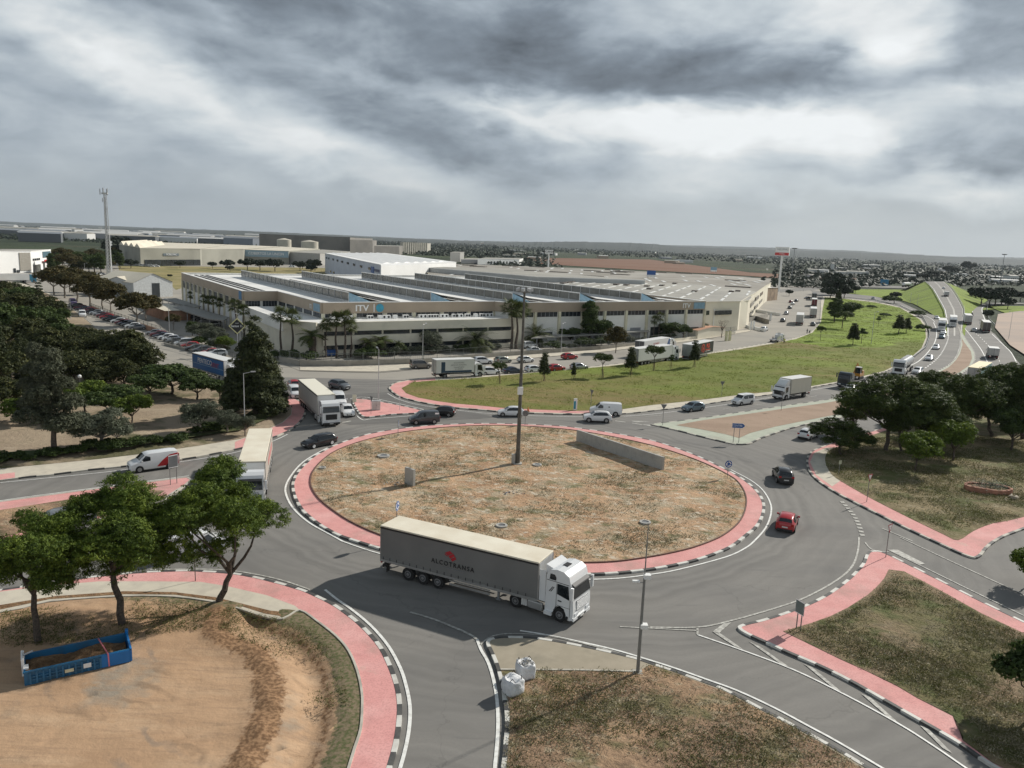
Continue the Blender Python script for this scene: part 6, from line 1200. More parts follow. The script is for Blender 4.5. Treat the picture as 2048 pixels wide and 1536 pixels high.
# stations: x, z low, z belt, z top, half width at belt, half width at top ; glass ranges
SHAPES = {
 'hatch': dict(st=[(2.02, .34, .50, .56, .62, .5), (1.93, .22, .64, .70, .80, .66), (1.45, .2, .78, .87, .87, .74), (.98, .2, .86, .96, .885, .73), (.28, .2, .92, 1.39, .89, .60), (-.35, .2, .94, 1.47, .89, .61), (-1.15, .2, .96, 1.44, .885, .60), (-1.62, .22, .98, 1.34, .87, .57), (-1.98, .26, .96, 1.03, .83, .64), (-2.04, .34, .70, .78, .76, .60)], ws=(3, 4), rw=(7, 8), sw=(3, 7), wx=(1.27, -1.24), wr=.31),
 'suv': dict(st=[(2.12, .40, .66, .74, .66, .56), (2.03, .28, .80, .88, .84, .70), (1.5, .26, .93, 1.03, .91, .78), (1.05, .26, .99, 1.10, .92, .76), (.40, .26, 1.04, 1.52, .925, .64), (-.3, .26, 1.06, 1.61, .925, .66), (-1.3, .26, 1.09, 1.58, .92, .65), (-1.75, .28, 1.11, 1.46, .90, .61), (-2.1, .32, 1.06, 1.14, .86, .68), (-2.16, .42, .80, .88, .80, .64)], ws=(3, 4), rw=(7, 8), sw=(3, 7), wx=(1.33, -1.30), wr=.35),
 'sedan': dict(st=[(2.28, .34, .52, .58, .62, .5), (2.18, .2, .64, .70, .82, .68), (1.6, .2, .77, .86, .88, .76), (1.05, .2, .85, .94, .90, .74), (.30, .2, .90, 1.36, .90, .58), (-.4, .2, .92, 1.42, .90, .59), (-1.05, .2, .94, 1.36, .895, .58), (-1.75, .2, .95, 1.03, .88, .68), (-2.15, .24, .93, .99, .84, .68), (-2.25, .34, .68, .76, .76, .60)], ws=(3, 4), rw=(6, 7), sw=(3, 6), wx=(1.38, -1.36), wr=.32),
 'estate': dict(st=[(2.28, .34, .52, .58, .62, .5), (2.18, .2, .64, .70, .82, .68), (1.6, .2, .77, .86, .88, .76), (1.05, .2, .85, .94, .90, .74), (.30, .2, .90, 1.38, .90, .60), (-.4, .2, .92, 1.45, .90, .61), (-1.55, .2, .95, 1.42, .895, .60), (-1.95, .22, .96, 1.33, .88, .58), (-2.22, .26, .92, 1.0, .83, .64), (-2.28, .34, .68, .76, .76, .60)], ws=(3, 4), rw=(7, 8), sw=(3, 7), wx=(1.38, -1.36), wr=.33),
 'mpv': dict(st=[(2.16, .36, .62, .70, .66, .56), (2.06, .24, .78, .86, .84, .72), (1.6, .22, .92, 1.02, .90, .78), (1.2, .22, 1.02, 1.13, .91, .76), (.55, .22, 1.06, 1.70, .915, .68), (-.1, .22, 1.08, 1.81, .915, .72), (-1.6, .22, 1.08, 1.80, .91, .72), (-2.08, .26, 1.08, 1.74, .90, .70), (-2.18, .30, 1.04, 1.14, .88, .76), (-2.2, .4, .80, .88, .84, .70)], ws=(3, 4), rw=(7, 8), sw=(3, 7), wx=(1.36, -1.34), wr=.33),
 'van': dict(st=[(2.55, .38, .66, .76, .70, .62), (2.45, .26, .86, .96, .90, .78), (2.0, .24, 1.02, 1.14, .96, .84), (1.62, .24, 1.12, 1.24, .97, .82), (.92, .24, 1.16, 1.86, .975, .76), (.35, .24, 1.18, 1.96, .975, .80), (-1.9, .24, 1.18, 1.96, .975, .80), (-2.38, .28, 1.18, 1.90, .96, .78), (-2.48, .32, 1.14, 1.26, .95, .84), (-2.5, .42, .86, .94, .90, .78)], ws=(3, 4), rw=None, sw=(3, 5), wx=(1.62, -1.5), wr=.35),
}
def loft(mb, st, m):
 rings = []
 for (x, zl, zb, zt, wb, wt) in st:
  r = [(x, -wb * .90, zl), (x, -wb * .99, zl + .12), (x, -wb, (zl + zb) / 2 + .05), (x, -wb * .985, zb), (x, -wt, zt - .02), (x, -wt * .82, zt + .02), (x, 0, zt + .045)]
  rings.append(r + [(p[0], -p[1], p[2]) for p in r[-2::-1]])
 n = len(rings[0]); vs = [p for r in rings for p in r]; fs = []
 for i in range(len(rings) - 1):
  for j in range(n): fs.append((i * n + j, i * n + (j + 1) % n, (i + 1) * n + (j + 1) % n, (i + 1) * n + j))
 mb.add(vs, fs, m, True); mb.add(rings[0], [tuple(range(n))], m); mb.add(rings[-1], [tuple(range(n - 1, -1, -1))], m)
def make_car(kind, pm, lite=False, rim=RIM, decor=None):
 S = SHAPES[kind]; st = S['st']; e = empty('car' if kind not in ('van', 'mpv') else 'van', (0, 0, 0))
 b = MB(); loft(b, st, pm)
 W = max(s[4] for s in st)
 for wx in S['wx']:
  for s in (-1, 1):
   r = S['wr'] + .075; b.add([(wx + r * math.cos(t * math.pi / 8), s * (W * 1.0 + .004), S['wr'] + r * math.sin(t * math.pi / 8)) for t in range(9)] + [(wx - r * .98, s * (W + .004), .2), (wx + r * .98, s * (W + .004), .2)], [tuple(range(11))], TRIM)
 b.box(-st[2][0] * 1.15, st[2][0] * 1.15, -W * .9, W * .9, .16, .26, TRIM)
 ob = b.build('body', e); ob.data.set_sharp_from_angle(angle=R(38))
 def gl(i, j, nm, c0=.0, c1=1.0):
  a, c = st[i], st[j]; b = MB(); o = .015
  pts = []
  for s_, q in ((a, .08), (c, .10)):
   x = s_[0] + (c[0] - a[0]) * (q if s_ is a else -q); z = s_[3] + (c[3] - a[3]) * (q if s_ is a else -q); w = s_[5] * .93
   pts.append((x, -w, z)); pts.append((x, w, z))
  n = Vector((abs(c[3] - a[3]), 0, abs(c[0] - a[0]))).normalized() * .03; n.x *= (1 if nm == 'windscreen' else -1)
  A, B, D, C_ = [Vector(p) + n for p in pts]; m1, m2 = (A + B) / 2 + Vector((0, 0, .04)), (C_ + D) / 2 + Vector((0, 0, .035)); b.add([A, m1, B, C_, m2, D], [(0, 1, 4, 5), (1, 2, 3, 4)], CG, True); b.build(nm, e)
 gl(S['ws'][0], S['ws'][1], 'windscreen')
 if S['rw']: gl(S['rw'][0], S['rw'][1], 'rear_window')
 i0, i1 = S['sw']
 for s in (-1, 1):
  b = MB(); lo = []; up = []
  for k in range(i0, i1 + 1):
   x, zl, zb, zt, wb, wt = st[k]; f = .16 if k not in (i0,) else .3
   if k == i0: zt2 = zb + .06; wt2 = wb; x -= .12
   elif k == i1: zt2 = zb + (zt - zb) * .55; wt2 = wb + (wt - wb) * .55; x += .12
   else: zt2 = zb + (zt - zb) * .86; wt2 = wb + (wt - wb) * .86
   zl2 = zb + .03; lo.append((x, s * (wb + .012), zl2)); up.append((x, s * (wt2 + .022), zt2))
  n = len(lo); b.add(lo + up, [(k, k + 1, n + k + 1, n + k) for k in range(n - 1)], CG, True); b.build('side_window', e)
 for wx in S['wx']:
  for s in (-1, 1):
   b = MB(); b.wheel((wx, s * (W - .07), S['wr']), S['wr'], .2, TY, 18); w = b.build('wheel', e)
   if not lite or True:
    b = MB(); b.wheel((wx, s * (W + .025), S['wr']), S['wr'] * .66, .03, rim, 12); reg(b.build('rim', None), w)
 if not lite:
  x, zl, zb, zt, wb, wt = st[1]; xr = st[-2]
  for s in (-1, 1):
   b = MB(); b.hexa([Vector(p) for p in ((x - .22, s * wb * .99, zb - .06), (x + .07, s * wb * .80, zb - .10), (x + .085, s * wb * .5, zb - .1), (x - .1, s * wb * .55, zb - .06))], [Vector(p) for p in ((x - .28, s * wb * 1.01, zb + .05), (x + .0, s * wb * .80, zb + .06), (x + .03, s * wb * .5, zb + .04), (x - .1, s * wb * .55, zb + .04))], HL); b.build('headlight', e)
   xx = xr[0]; b = MB(); b.box(xx - .06, xx + .2, s * xr[4] * .78 - .12, s * xr[4] * .93 + .05 if s > 0 else s * xr[4] * .78 + .12, xr[2] - .22, xr[2] + .0, TL) if s > 0 else b.box(xx - .06, xx + .2, -xr[4] * .93 - .05, -xr[4] * .78 + .12, xr[2] - .22, xr[2], TL); b.build('tail_light', e)
   m3 = st[3]; b = MB(); b.box(m3[0] - .35, m3[0] - .18, s * (m3[4] + .02) - .09 + s * .08, s * (m3[4] + .02) + .09 + s * .08, m3[2] + .04, m3[2] + .19, pm); b.build('mirror', e)
  b = MB(); b.box(x + .0, x + .11, -wb * .45, wb * .45, zl + .1, zb - .12, TRIM); b.build('grille', e)
  b = MB(); b.box(st[0][0] + .0, st[0][0] + .04, -.26, .26, .38, .49, PLT); b.build('number_plate', e); b = MB(); b.box(st[-1][0] - .05, st[-1][0] + .0, -.26, .26, .56, .67, PLT); b.build('number_plate', e)
  b = MB(); b.box(st[-1][0] - .03, st[-1][0] + .15, -W * .8, W * .8, .26, .44, TRIM); b.build('bumper', e)
 if decor: decor(e, S)
 return e
def place(e, x, y, x2, y2, label, cat=None, group=None, z=0.03, dist=None):
 "rear at pixel x, y heading to pixel x2, y2"
 p, q = G(x, y), G(x2, y2); d = q - p; m = p.lerp(q, .5); e.location = (m.x, m.y, z); e.rotation_euler = (0, 0, math.atan2(d.y, d.x)); setp(e, label, cat or ('van' if e.name.startswith('van') else 'car'), group); return e
CARG = 'cars on the roundabout and its roads'
def roofrails(e, S):
 for s in (-1, 1): b = MB(); b.tube((-1.3, s * .62, 1.64), (.3, s * .62, 1.63), .022, .022, TRIM, 6); b.build('roof_rail', e)
def redtail(e, S):
 for s in (-1, 1): b = MB(); y = s * .984; b.add([(-.15, y, .45), (-2.42, y, .45), (-2.40, y, 1.2), (-2.36, s * .87, 1.72), (-1.5, s * .9, 1.6), (-.75, y, 1.1)], [(0, 1, 2, 5), (5, 2, 3, 4)], mat('red_livery', (.45, .015, .02), .35)); b.build('livery_panel', e)
 b = MB(); b.box(-2.53, -2.47, -.88, .88, .5, 1.6, mat('red_livery', (1, 1, 1))); b.build('rear_door', e)
def orangetail(e, S):
 for s in (-1, 1): b = MB(); b.add([(-.35, s * .925, 1.12), (-2.1, s * .915, 1.12), (-2.05, s * .74, 1.72), (-.3, s * .76, 1.74)], [(0, 1, 2, 3)], mat('orange_livery', (.62, .12, .06), .4)); b.build('livery_panel', e)
 b = MB(); b.box(.35, .75, -.6, .6, 1.70, 1.78, mat('orange_livery', (1, 1, 1))); b.build('livery_panel', e)
def greylogo(e, S):
 for s in (-1, 1): b = MB(); b.box(-2.0, -1.45, s * .905 - .015, s * .905 + .015, 1.42, 1.62, mat('orange_livery', (1, 1, 1))); b.build('livery_panel', e)
def vanlogo(e, S):
 for s in (-1, 1): b = MB(); b.box(-.55, -.35, s * .955 - .015, s * .955 + .015, 1.35, 1.5, TRIM); b.build('livery_panel', e)
def flat(e, S): pass
place(make_car('estate', PBK, rim=mat('bright_rim', (.6, .6, .6), .3)), 664, 886, 611, 897, 'black estate car with bright silver wheels rounding the left of the island', group=CARG)
place(make_car('mpv', PGR, decor=greylogo), 876, 845, 818, 848, 'dark grey van with small orange panel north of the island', group=CARG)
place(make_car('hatch', PBK), 899, 832, 868, 830, 'black hatchback half hidden behind the dark grey van', group=CARG)
place(make_car('hatch', PW), 1046, 832, 996, 831, 'white people carrier partly behind the tall mast', group=CARG)
place(make_car('suv', PW, decor=roofrails), 1220, 844, 1168, 842, 'white compact SUV turning in front of the white van', group=CARG)
place(make_car('van', PW, decor=vanlogo), 1240, 831, 1182, 828, 'plain white panel van waiting beside the lawn pavement', group=CARG)
place(make_car('hatch', PSB), 1406, 819, 1364, 824, 'steel-blue hatchback approaching the roundabout', group=CARG)
place(make_car('mpv', PW, decor=orangetail), 1504, 806, 1465, 811, 'white small van with orange upper panels', group=CARG)
place(make_car('hatch', PW), 1604, 881, 1627, 871, 'white hatchback leaving the roundabout to the north-east', group=CARG)
place(make_car('suv', PBK, decor=roofrails), 1574, 975, 1556, 947, 'black SUV with roof rails in the tree shadow', group=CARG)
place(make_car('hatch', PRD), 1566, 1073, 1580, 1036, 'red hatchback seen from behind on the right of the island', group=CARG)
place(make_car('van', PW, decor=redtail), 352, 931, 260, 944, 'white van with red sweeping rear panel on the west road', group=CARG)
place(make_car('suv', PMG), 662, 774, 697, 782, 'grey coupe-like car crossing behind the white lorry', group=CARG)
place(make_car('hatch', PW), 690, 822, 700, 837, 'white hatchback facing the roundabout left of the small pink splitter', group=CARG)
place(make_car('van', PW), 672, 800, 684, 822, 'white van directly behind the white hatchback at the splitter', group=CARG)
place(make_car('mpv', PW), 582, 785, 598, 803, 'white van queueing left of the white lorry', group=CARG)
place(make_car('hatch', PRD), 583, 773, 596, 783, 'red car queueing behind the white van left of the lorry', group=CARG)
place(make_car('hatch', PW), 1712, 778, 1690, 790, 'white car half hidden by the left pine of the eastern wood', group=CARG)
place(make_car('van', PW), 340, 1118, 436, 1098, 'white van glimpsed behind the right near pine', group=CARG)
place(make_car('hatch', PSL), 120, 1050, 165, 1042, 'pale car glimpsed between the left and middle near pines', group=CARG)
HG = 'cars on the carriageways'
for k, c, x, y, x2, y2, lb in (('estate', PW, 1847, 742, 1822, 752, 'white estate car nearest on the left carriageway'), ('sedan', PW, 1865, 716, 1851, 725, 'white car second on the left carriageway'), ('hatch', PW, 1877, 694, 1866, 703, 'white hatchback third on the left carriageway'), ('suv', PSB, 1884, 672, 1882, 682, 'blue-grey car behind the lorry on the left carriageway'), ('hatch', PW, 1887, 664, 1885, 671, 'white car close behind the lorry on the left carriageway'),
 ('hatch', PW, 1869, 634, 1878, 642, 'white car joining from the slip road'), ('hatch', PSL, 1952, 667, 1943, 660, 'silver car beside the high lorry on the right carriageway'), ('hatch', PSL, 1741, 597, 1752, 600, 'white car on the far slip road'), ('van', PW, 1847, 573, 1856, 573, 'white van crossing beyond the bridge crest'),
 ('hatch', PMG, 1620, 598, 1608, 598, 'dark car crossing the far end of the industrial road')):
 place(make_car(k, c, lite=y < 700), x, y, x2, y2, lb, group=HG)
e = place(make_car('hatch', PW, lite=True), 1884, 579.5, 1887, 576, 'small white car on the bridge crest', group=HG); p_ = G(1887, 578, 6.6); e.location = p_
IG = 'cars on the industrial road'
for k, c, x, y, x2, y2, lb in (('mpv', PBG, 824, 737, 859, 736, 'grey-beige family van before the box lorry'), ('suv', PW, 947, 728, 983, 727, 'white SUV at the left of the back row of parked cars'), ('hatch', PGG, 990, 727, 1021, 724, 'grey-green hatchback second in the back row'), ('hatch', PW, 1036, 726, 1066, 723, 'white hatchback behind the mast in the back row'), ('hatch', PRD, 1125, 719, 1152, 717, 'red hatchback parked near the carport wall'),
 ('suv', PW, 963, 750, 996, 749, 'white crossover at the left of the front row'), ('sedan', PBL, 1007, 748, 1042, 746, 'dark blue saloon in the front row left of the mast'), ('hatch', PW, 1053, 745, 1083, 743, 'white small car with black roof right of the mast'), ('hatch', PRD, 1096, 743, 1128, 740, 'red car in the front row behind the slim conifer'), ('hatch', PSL, 1146, 740, 1170, 738, 'silver-white car at the right of the front row'),
 ('mpv', PW, 1043, 697, 1074, 695, 'white van parked behind the wall beside the mast'), ('hatch', PW, 1053, 706, 1085, 704, 'white car roof showing behind the ITV wall'), ('hatch', PRD, 986, 693, 1008, 691, 'red car in the shade of the annex ground floor'), ('suv', PW, 1522, 664, 1534, 660, 'white car at the kerb of the yards'), ('hatch', PMG, 1562, 646, 1569, 641, 'grey car parked along the far pavement, nearest'), ('hatch', PSL, 1568, 631, 1577, 627, 'silver car parked along the far pavement, second'), ('hatch', PMG, 1576, 619, 1583, 616, 'dark car parked along the far pavement, third'),
 ('hatch', PW, 1581, 611, 1590, 608, 'white car in the far knot of cars'), ('hatch', PWN, 1577, 607, 1586, 604, 'wine-red car in the far knot of cars'), ('hatch', PBL, 1587, 605, 1598, 602, 'dark blue car at the back of the far knot of cars'), ('hatch', PMG, 1625, 655, 1626, 648, 'dark car parked at the lawn kerb'), ('mpv', PW, 683, 0, 0, 0, '')):
 if y == 0: continue
 place(make_car(k, c, lite=y < 715), x, y, x2, y2, lb, group=IG)
# two rows of parked cars on the avenue: noses towards the road
cols = {'w': PW, 'k': PBK, 'g': PGR, 's': PSL, 'r': PRD, 'b': PBL, 'm': PMG, 'n': PWN}
NM = {'w': 'white', 'k': 'black', 'g': 'dark grey', 's': 'silver', 'r': 'red', 'b': 'dark blue', 'm': 'mid grey', 'n': 'wine red'}
KNM = {'hatch': 'hatchback', 'suv': 'SUV', 'sedan': 'saloon', 'mpv': 'van', 'estate': 'estate car'}
PROTO = {}
def parked(kind, c, p, rz, label, group):
 if kind not in PROTO:
  e = make_car(kind, cols[c], lite=True); PROTO[kind] = e
 else:
  e = copy_tree(PROTO[kind])
  for ch in KC[e.name] if e.name in KC else []:
   if ch.name.startswith('body') or ch.name.startswith('mirror'):
    for sl in ch.material_slots:
     if sl.material and sl.material.name.startswith('paint_'): sl.link = 'OBJECT'; sl.material = cols[c]
 e.location = p; e.rotation_euler = (0, 0, rz); setp(e, label, 'van' if kind == 'mpv' else 'car', group); o_ = e.name; e.name = 'parked_van' if kind == 'mpv' else 'parked_car'; KC[e.name] = KC.pop(o_, []); return e
r1 = [('hatch', 's', 308, 670), ('hatch', 'n', 317, 673), ('sedan', 'b', 326, 676), ('hatch', 'w', 333, 679), ('hatch', 'w', 342, 682), ('estate', 'g', 353, 687), ('mpv', 'w', 368, 692), ('hatch', 'r', 380, 696), ('sedan', 'g', 391, 701), ('hatch', 'm', 404, 705), ('hatch', 'r', 420, 710), ('suv', 'w', 434, 713)]
r2 = [('suv', 'k', 152, 616), ('hatch', 'n', 161, 619), ('hatch', 'b', 169, 622), ('hatch', 'n', 177, 624), ('sedan', 'k', 185, 627), ('hatch', 'w', 193, 629), ('hatch', 's', 200, 632), ('hatch', 'n', 207, 635), ('hatch', 'r', 214, 638), ('sedan', 'g', 222, 641), ('hatch', 'k', 229, 643), ('hatch', 'w', 237, 646), ('hatch', 'n', 245, 649), ('hatch', 'b', 252, 651), ('hatch', 'm', 259, 653), ('hatch', 'w', 266, 656), ('sedan', 'm', 276, 659)]
d_ = G(434, 713) - G(308, 670); aw = math.atan2(d_.y, d_.x) - R(90) - R(14)
for row, gname in ((r1, 'near row'), (r2, 'far row')):
 seen = {}
 for i, (k, c, x, y) in enumerate(row):
  key = (k, c); seen[key] = seen.get(key, 0) + 1; p = G(x, y); p.z = .03
  parked(k, c, p, aw + R(random.Random(x).uniform(-3, 3)), f'{NM[c]} {KNM[k]}, {["first", "second", "third", "fourth", "fifth", "sixth", "seventh", "eighth", "ninth", "tenth", "eleventh", "twelfth", "thirteenth", "fourteenth", "fifteenth", "sixteenth", "seventeenth"][i]} from the left in the {gname} of the avenue', 'cars parked in rows along the avenue')
rn = random.Random(77)
for i, (x, y) in enumerate(((425, 652), (412, 646), (402, 641), (392, 636), (372, 628), (365, 625))): parked('hatch', rn.choice('wgsk'), G(x, y), aw, 'car in the shade under the near grey carport', 'cars under the carports')
for i, x in enumerate(range(1100, 1290, 13)): parked('hatch', rn.choice('wgskbm'), G(x, 676 - (x - 1100) * .055), BA - R(90), 'car in the shade of the long dark carport', 'cars under the long carport')
for i, (x, y) in enumerate(((285, 533), (293, 533.5), (303, 534), (313, 534))): parked(('van' if False else 'mpv'), 'wsww'[i], G(x, y), .2, 'pale van parked before the open loading bays', 'vans at the loading bays')
for i, (x, y, c) in enumerate(((182, 552, 'k'), (190, 553, 'm'), (197, 551, 'w'), (205, 550, 'g'), (240, 560, 'k'))): parked('hatch', c, G(x, y), 1.2, 'car parked by the street trees below the telecom tower', 'cars below the telecom tower')
place(make_car('van', PW, lite=True), 598, 535, 570, 534, 'white van on the track before the grey shed', group=IG); place(make_car('van', PW, lite=True), 162, 628, 168, 640, 'white van with rounded roof half hidden by the park trees', group=IG); place(make_car('van', paint('violet', (.08, .06, .16)), lite=True), 140, 606, 152, 612, 'dark violet van at the far end of the parked rows', group=IG)
# ---------------------------------------------------------------- lorries
CURT = mat('grey_curtain', (.155, .155, .15), .6, scale=.35, col2=(.20, .20, .19), lo=.3, hi=.7, bump=.12, bscale=2.2); ROOFT = mat('cream_tarpaulin', (.66, .59, .46), .65, scale=.5, col2=(.78, .73, .60), lo=.3, hi=.65, bump=.1, bscale=1.5)
WT = mat('white_trailer_side', (.66, .66, .64), .5, var=.04, scale=.2); ALU = mat('aluminium', (.42, .42, .41), .4, .6, scale=1); GRILLE = mat('grille_grey', (.30, .31, .32), .4, .3)
def twheel(parent, x, y, r=.52, w=.32, rim=RIM, s=-1, one=False):
 b = MB(); b.wheel((x, y, r), r, w, TY, 22)
 if not one: wh = b.build('wheel', parent); b = MB()
 yy = y + s * (w / 2)
 for i, (r0, r1, h, m) in enumerate(((.60, .60, .02, RIMD), (.56, .50, .028, rim), (.42, .42, .034, RIMD), (.28, .2, .06, rim))): b.tube((x, yy - s * .02, r), (x, yy + s * h, r), r * r0, r * r1, m, 16)
 if one: b.build('wheel', parent)
 else: reg(b.build('rim', None), wh)
def make_trailer(e, x0, x1, side, roof, zb=1.15, zt=4.0, w=1.275, wheels=(1.6, 2.9, 4.2), curtain=True, front=WT, rear=ALU, legs=True, ribs=False, rail=True):
 b = MB(); b.box(x0, x1, -w, w, zb + .02, zt - .14, side); t = b.build('trailer_body', e, bevel=.03)
 b = MB(); b.box(x0 - .02, x1 + .02, -w - .012, w + .012, zt - .12, zt, roof); reg(b.build('roof', None, bevel=.03), t)
 if rail:
  b = MB()
  for s in (-1, 1): b.box(x0, x1, s * w - .03, s * w + .03, zt - .24, zt - .13, TRIM)
  reg(b.build('top_rail', None), t)
 b = MB()
 for s in (-1, 1):
  b.box(x0, x1, s * w - .02, s * w + .035, zb - .10, zb + .08, ALU)
  if curtain:
   n = int((x1 - x0) / .62)
   for k in range(n): x = x0 + .3 + k * .62; b.box(x - .03, x + .03, s * w - .01, s * w + .03, zb - .02, zb + .32, TRIM)
   b.box(x0, x1, s * w, s * w + .018, zb + .22, zb + .25, GREYM)
 reg(b.build('side_rail', None), t)
 b = MB(); b.box(x0 - .03, x0 + .01, -w + .02, w - .02, zb, zt - .15, rear)
 for y in (-w + .1, -.05, .05, w - .1): b.box(x0 - .07, x0, y - .03, y + .03, zb, zt - .2, GREYM)
 if ribs:
  for k in range(9): b.box(x0 - .06, x0 - .02, -w + .2 + k * .27, -w + .23 + k * .27, zb + .1, zt - .3, GREYM)
 reg(b.build('rear_door', None), t)
 b = MB(); b.box(x1 - .01, x1 + .04, -w + .02, w - .02, zb, zt - .15, front); b.box(x1, x1 + .06, -w - .01, -w + .12, zb, zt - .15, ALU); b.box(x1, x1 + .06, w - .12, w + .01, zb, zt - .15, ALU); reg(b.build('front_wall', None), t)
 b = MB(); b.box(x0 + .2, x1 - .3, -.5, .5, .75, zb, CH); b.box(x0 + .1, x0 + .25, -1.1, 1.1, .5, .75, CH); b.box(x0 + .3, x0 + .5, -1.15, 1.15, .6, zb, CH)
 if legs:
  for s in (-1, 1): b.box(x1 - 3.3, x1 - 3.15, s * .95 - .07, s * .95 + .07, .35, zb, GREYM); b.box(x1 - 3.4, x1 - 3.05, s * .95 - .12, s * .95 + .12, .28, .36, GREYM)
 b.build('chassis', e)
 for s in (-1, 1):
  b = MB(); b.box(x0 + wheels[-1] + 1.0, x1 - 3.8, s * 1.2 - .02, s * 1.2 + .02, .55, .68, ALU); b.box(x0 + wheels[-1] + 1.0, x1 - 3.8, s * 1.2 - .02, s * 1.2 + .02, .85, .95, ALU); b.build('side_guard', e)
  for wx in wheels: twheel(e, x0 + wx, s * 1.08, s=s)
  b = MB(); b.box(x0 - .05, x0 + .05, s * .95 - .2, s * .95 + .2, .85, 1.0, TL); b.build('tail_light', e)
 b = MB(); b.box(x0 - .04, x0 + .02, -1.2, 1.2, .45, .58, ALU); b.build('underrun_bar', e)
 b = MB()
 for s in (-1, 1): b.box(x0 + .6, x0 + .63, s * 1.08 - .2, s * 1.08 + .2, .25, 1.0, TRIM)
 b.build('mudflap', e)
 return t
def make_cab(e, x0, pm, high=3.75, w=1.25, L_=2.25, style='high', deflector=True, yaw=0.0, fifth=True, visor=True, grille=GRILLE, drive=True, ww=None):
 "cab whose back wall is at x0 and nose at x0 + L_"
 cb = empty('cab', (x0, 0, 0), yaw); reg(cb, e); cab_e = cb
 x1 = L_; zf = high
 prof = [(0, .95), (.05, zf - .55), (.35, zf - .12), (.9, zf), (1.45, zf - .06), (1.85, zf - .30), (x1 - .18, 2.75), (x1 - .02, 1.95), (x1 + .03, 1.2), (x1 + .0, .42), (x1 - .25, .34), (1.72, .38), (1.72, .70), (1.55, 1.08), (1.20, 1.22), (.85, 1.08), (.68, .72), (.66, .60), (0, .62)]
 if style == 'low': prof = [(0, .95), (.03, zf - .2), (.25, zf), (1.2, zf - .02), (1.45, zf - .15), (x1 - .12, 2.0), (x1, 1.5), (x1 + .03, 1.1), (x1, .42), (x1 - .25, .34), (1.55, .38), (1.5, .75), (1.3, 1.05), (1.0, 1.1), (.7, .95), (.55, .7), (.5, .6), (0, .62)]
 b = MB(); b.profile(prof, -w, w, pm); o = b.build('cab_body', None, bevel=.07); reg(o, cb)
 # rename: the empty is the cab part, so make the body the part itself
 def prt(bb, nm, **k): reg(bb.build(nm, None, **k), cb)
 if style == 'high': wsb, wst = (x1 + .035, 2.0), (x1 - .20, 2.92 if high > 3.5 else 2.75)
 else: wsb, wst = (x1 + .03, 1.48), (1.52, zf - .25)
 dx = (wst[0] - wsb[0]); b = MB(); b.fixn = True
 b.hexa([Vector((wsb[0] - .03, -w * .93, wsb[1])), Vector((wsb[0] + .03, -w * .93, wsb[1])), Vector((wsb[0] + .03, w * .93, wsb[1])), Vector((wsb[0] - .03, w * .93, wsb[1]))],
     [Vector((wst[0] - .03, -w * .88, wst[1])), Vector((wst[0] + .04, -w * .88, wst[1])), Vector((wst[0] + .04, w * .88, wst[1])), Vector((wst[0] - .03, w * .88, wst[1]))], CG); prt(b, 'windscreen', bevel=.02)
 zs0, zs1 = (2.05, 2.82) if style == 'high' else (1.45, zf - .32)
 for s in (-1, 1):
  b = MB(); y = s * (w + .012); xa = .95 if style == 'high' else .55
  b.add([(xa, y, zs0), (x1 - .30, y, zs0 - .22), (x1 - .42 if style == 'high' else 1.35, y, zs1), (xa, y, zs1)], [(0, 1, 2, 3)], CG); prt(b, 'side_window')
  b = MB(); b.box(xa - .06, xa - .035, y - .006, y + .006, .75, zs1, TRIM); b.box(x1 - .25, x1 - .225, y - .006, y + .006, .6, zs0 - .2, TRIM); b.box(xa - .05, x1 - .25, y - .006, y + .006, 1.22, 1.24, TRIM); b.box(xa + .1, xa + .38, y - .02, y + .02, 1.55, 1.63, TRIM); prt(b, 'door_seam')
  b = MB(); b.box(x1 - .10, x1 + .10, s * (w + .22) - .10, s * (w + .22) + .10, zs0 - .05, zs1 + .1 if style == 'high' else zs1, pm); b.box(x1 - .05, x1, s * (w + .1) - .12, s * (w + .1) + .12, zs1 - .08, zs1 - .02, TRIM); prt(b, 'mirror', bevel=.03)
  if style == 'high' and high > 3.6:
   b = MB(); b.add([(.30, y, 3.0), (.82, y, 3.0), (.85, y, 3.22), (.72, y, 3.42), (.36, y, 3.42)], [(0, 1, 2, 3, 4)], CG); prt(b, 'sleeper_window')
   b = MB(); b.box(.1, x1 - .35, y - .008, y + .008, 2.90, 2.935, TRIM); prt(b, 'roof_seam')
   b = MB()
   for k in range(2): b.add([(.28 + k * .13, y, 2.1), (.35 + k * .13, y, 2.1), (.62 + k * .11, y, 2.5), (.56 + k * .11, y, 2.5)], [(0, 1, 2, 3)], TRIM)
   prt(b, 'livery_mark')
  b = MB(); b.box(x1 - .2, x1 + .06, s * .82 - .2, s * .82 + .28, .62, .86, HL); prt(b, 'headlight', bevel=.02)
  b = MB(); b.box(.02, .62, s * w - .16, s * w + .01, .35, .62, pm); b.box(1.76, x1 - .35, s * w - .1, s * w + .016, .42, .62, TRIM); prt(b, 'step')
 b = MB(); b.box(x1 + .01, x1 + .055, -.78, .78, 1.0, 1.75, grille)
 for k in range(6): b.box(x1 + .05, x1 + .075, -.76, .76, 1.05 + k * .115, 1.09 + k * .115, pm if grille is GRILLE else TRIM)
 prt(b, 'grille'); b = MB(); b.box(x1 - .02, x1 + .08, -w * .98, w * .98, .34, .58, pm if style == 'high' and grille is GRILLE else TRIM); b.box(x1 + .06, x1 + .1, -.6, .6, .38, .52, TRIM); prt(b, 'bumper', bevel=.03)
 b = MB(); b.box(x1 + .09, x1 + .11, -.26, .26, .40, .50, PLT); prt(b, 'number_plate')
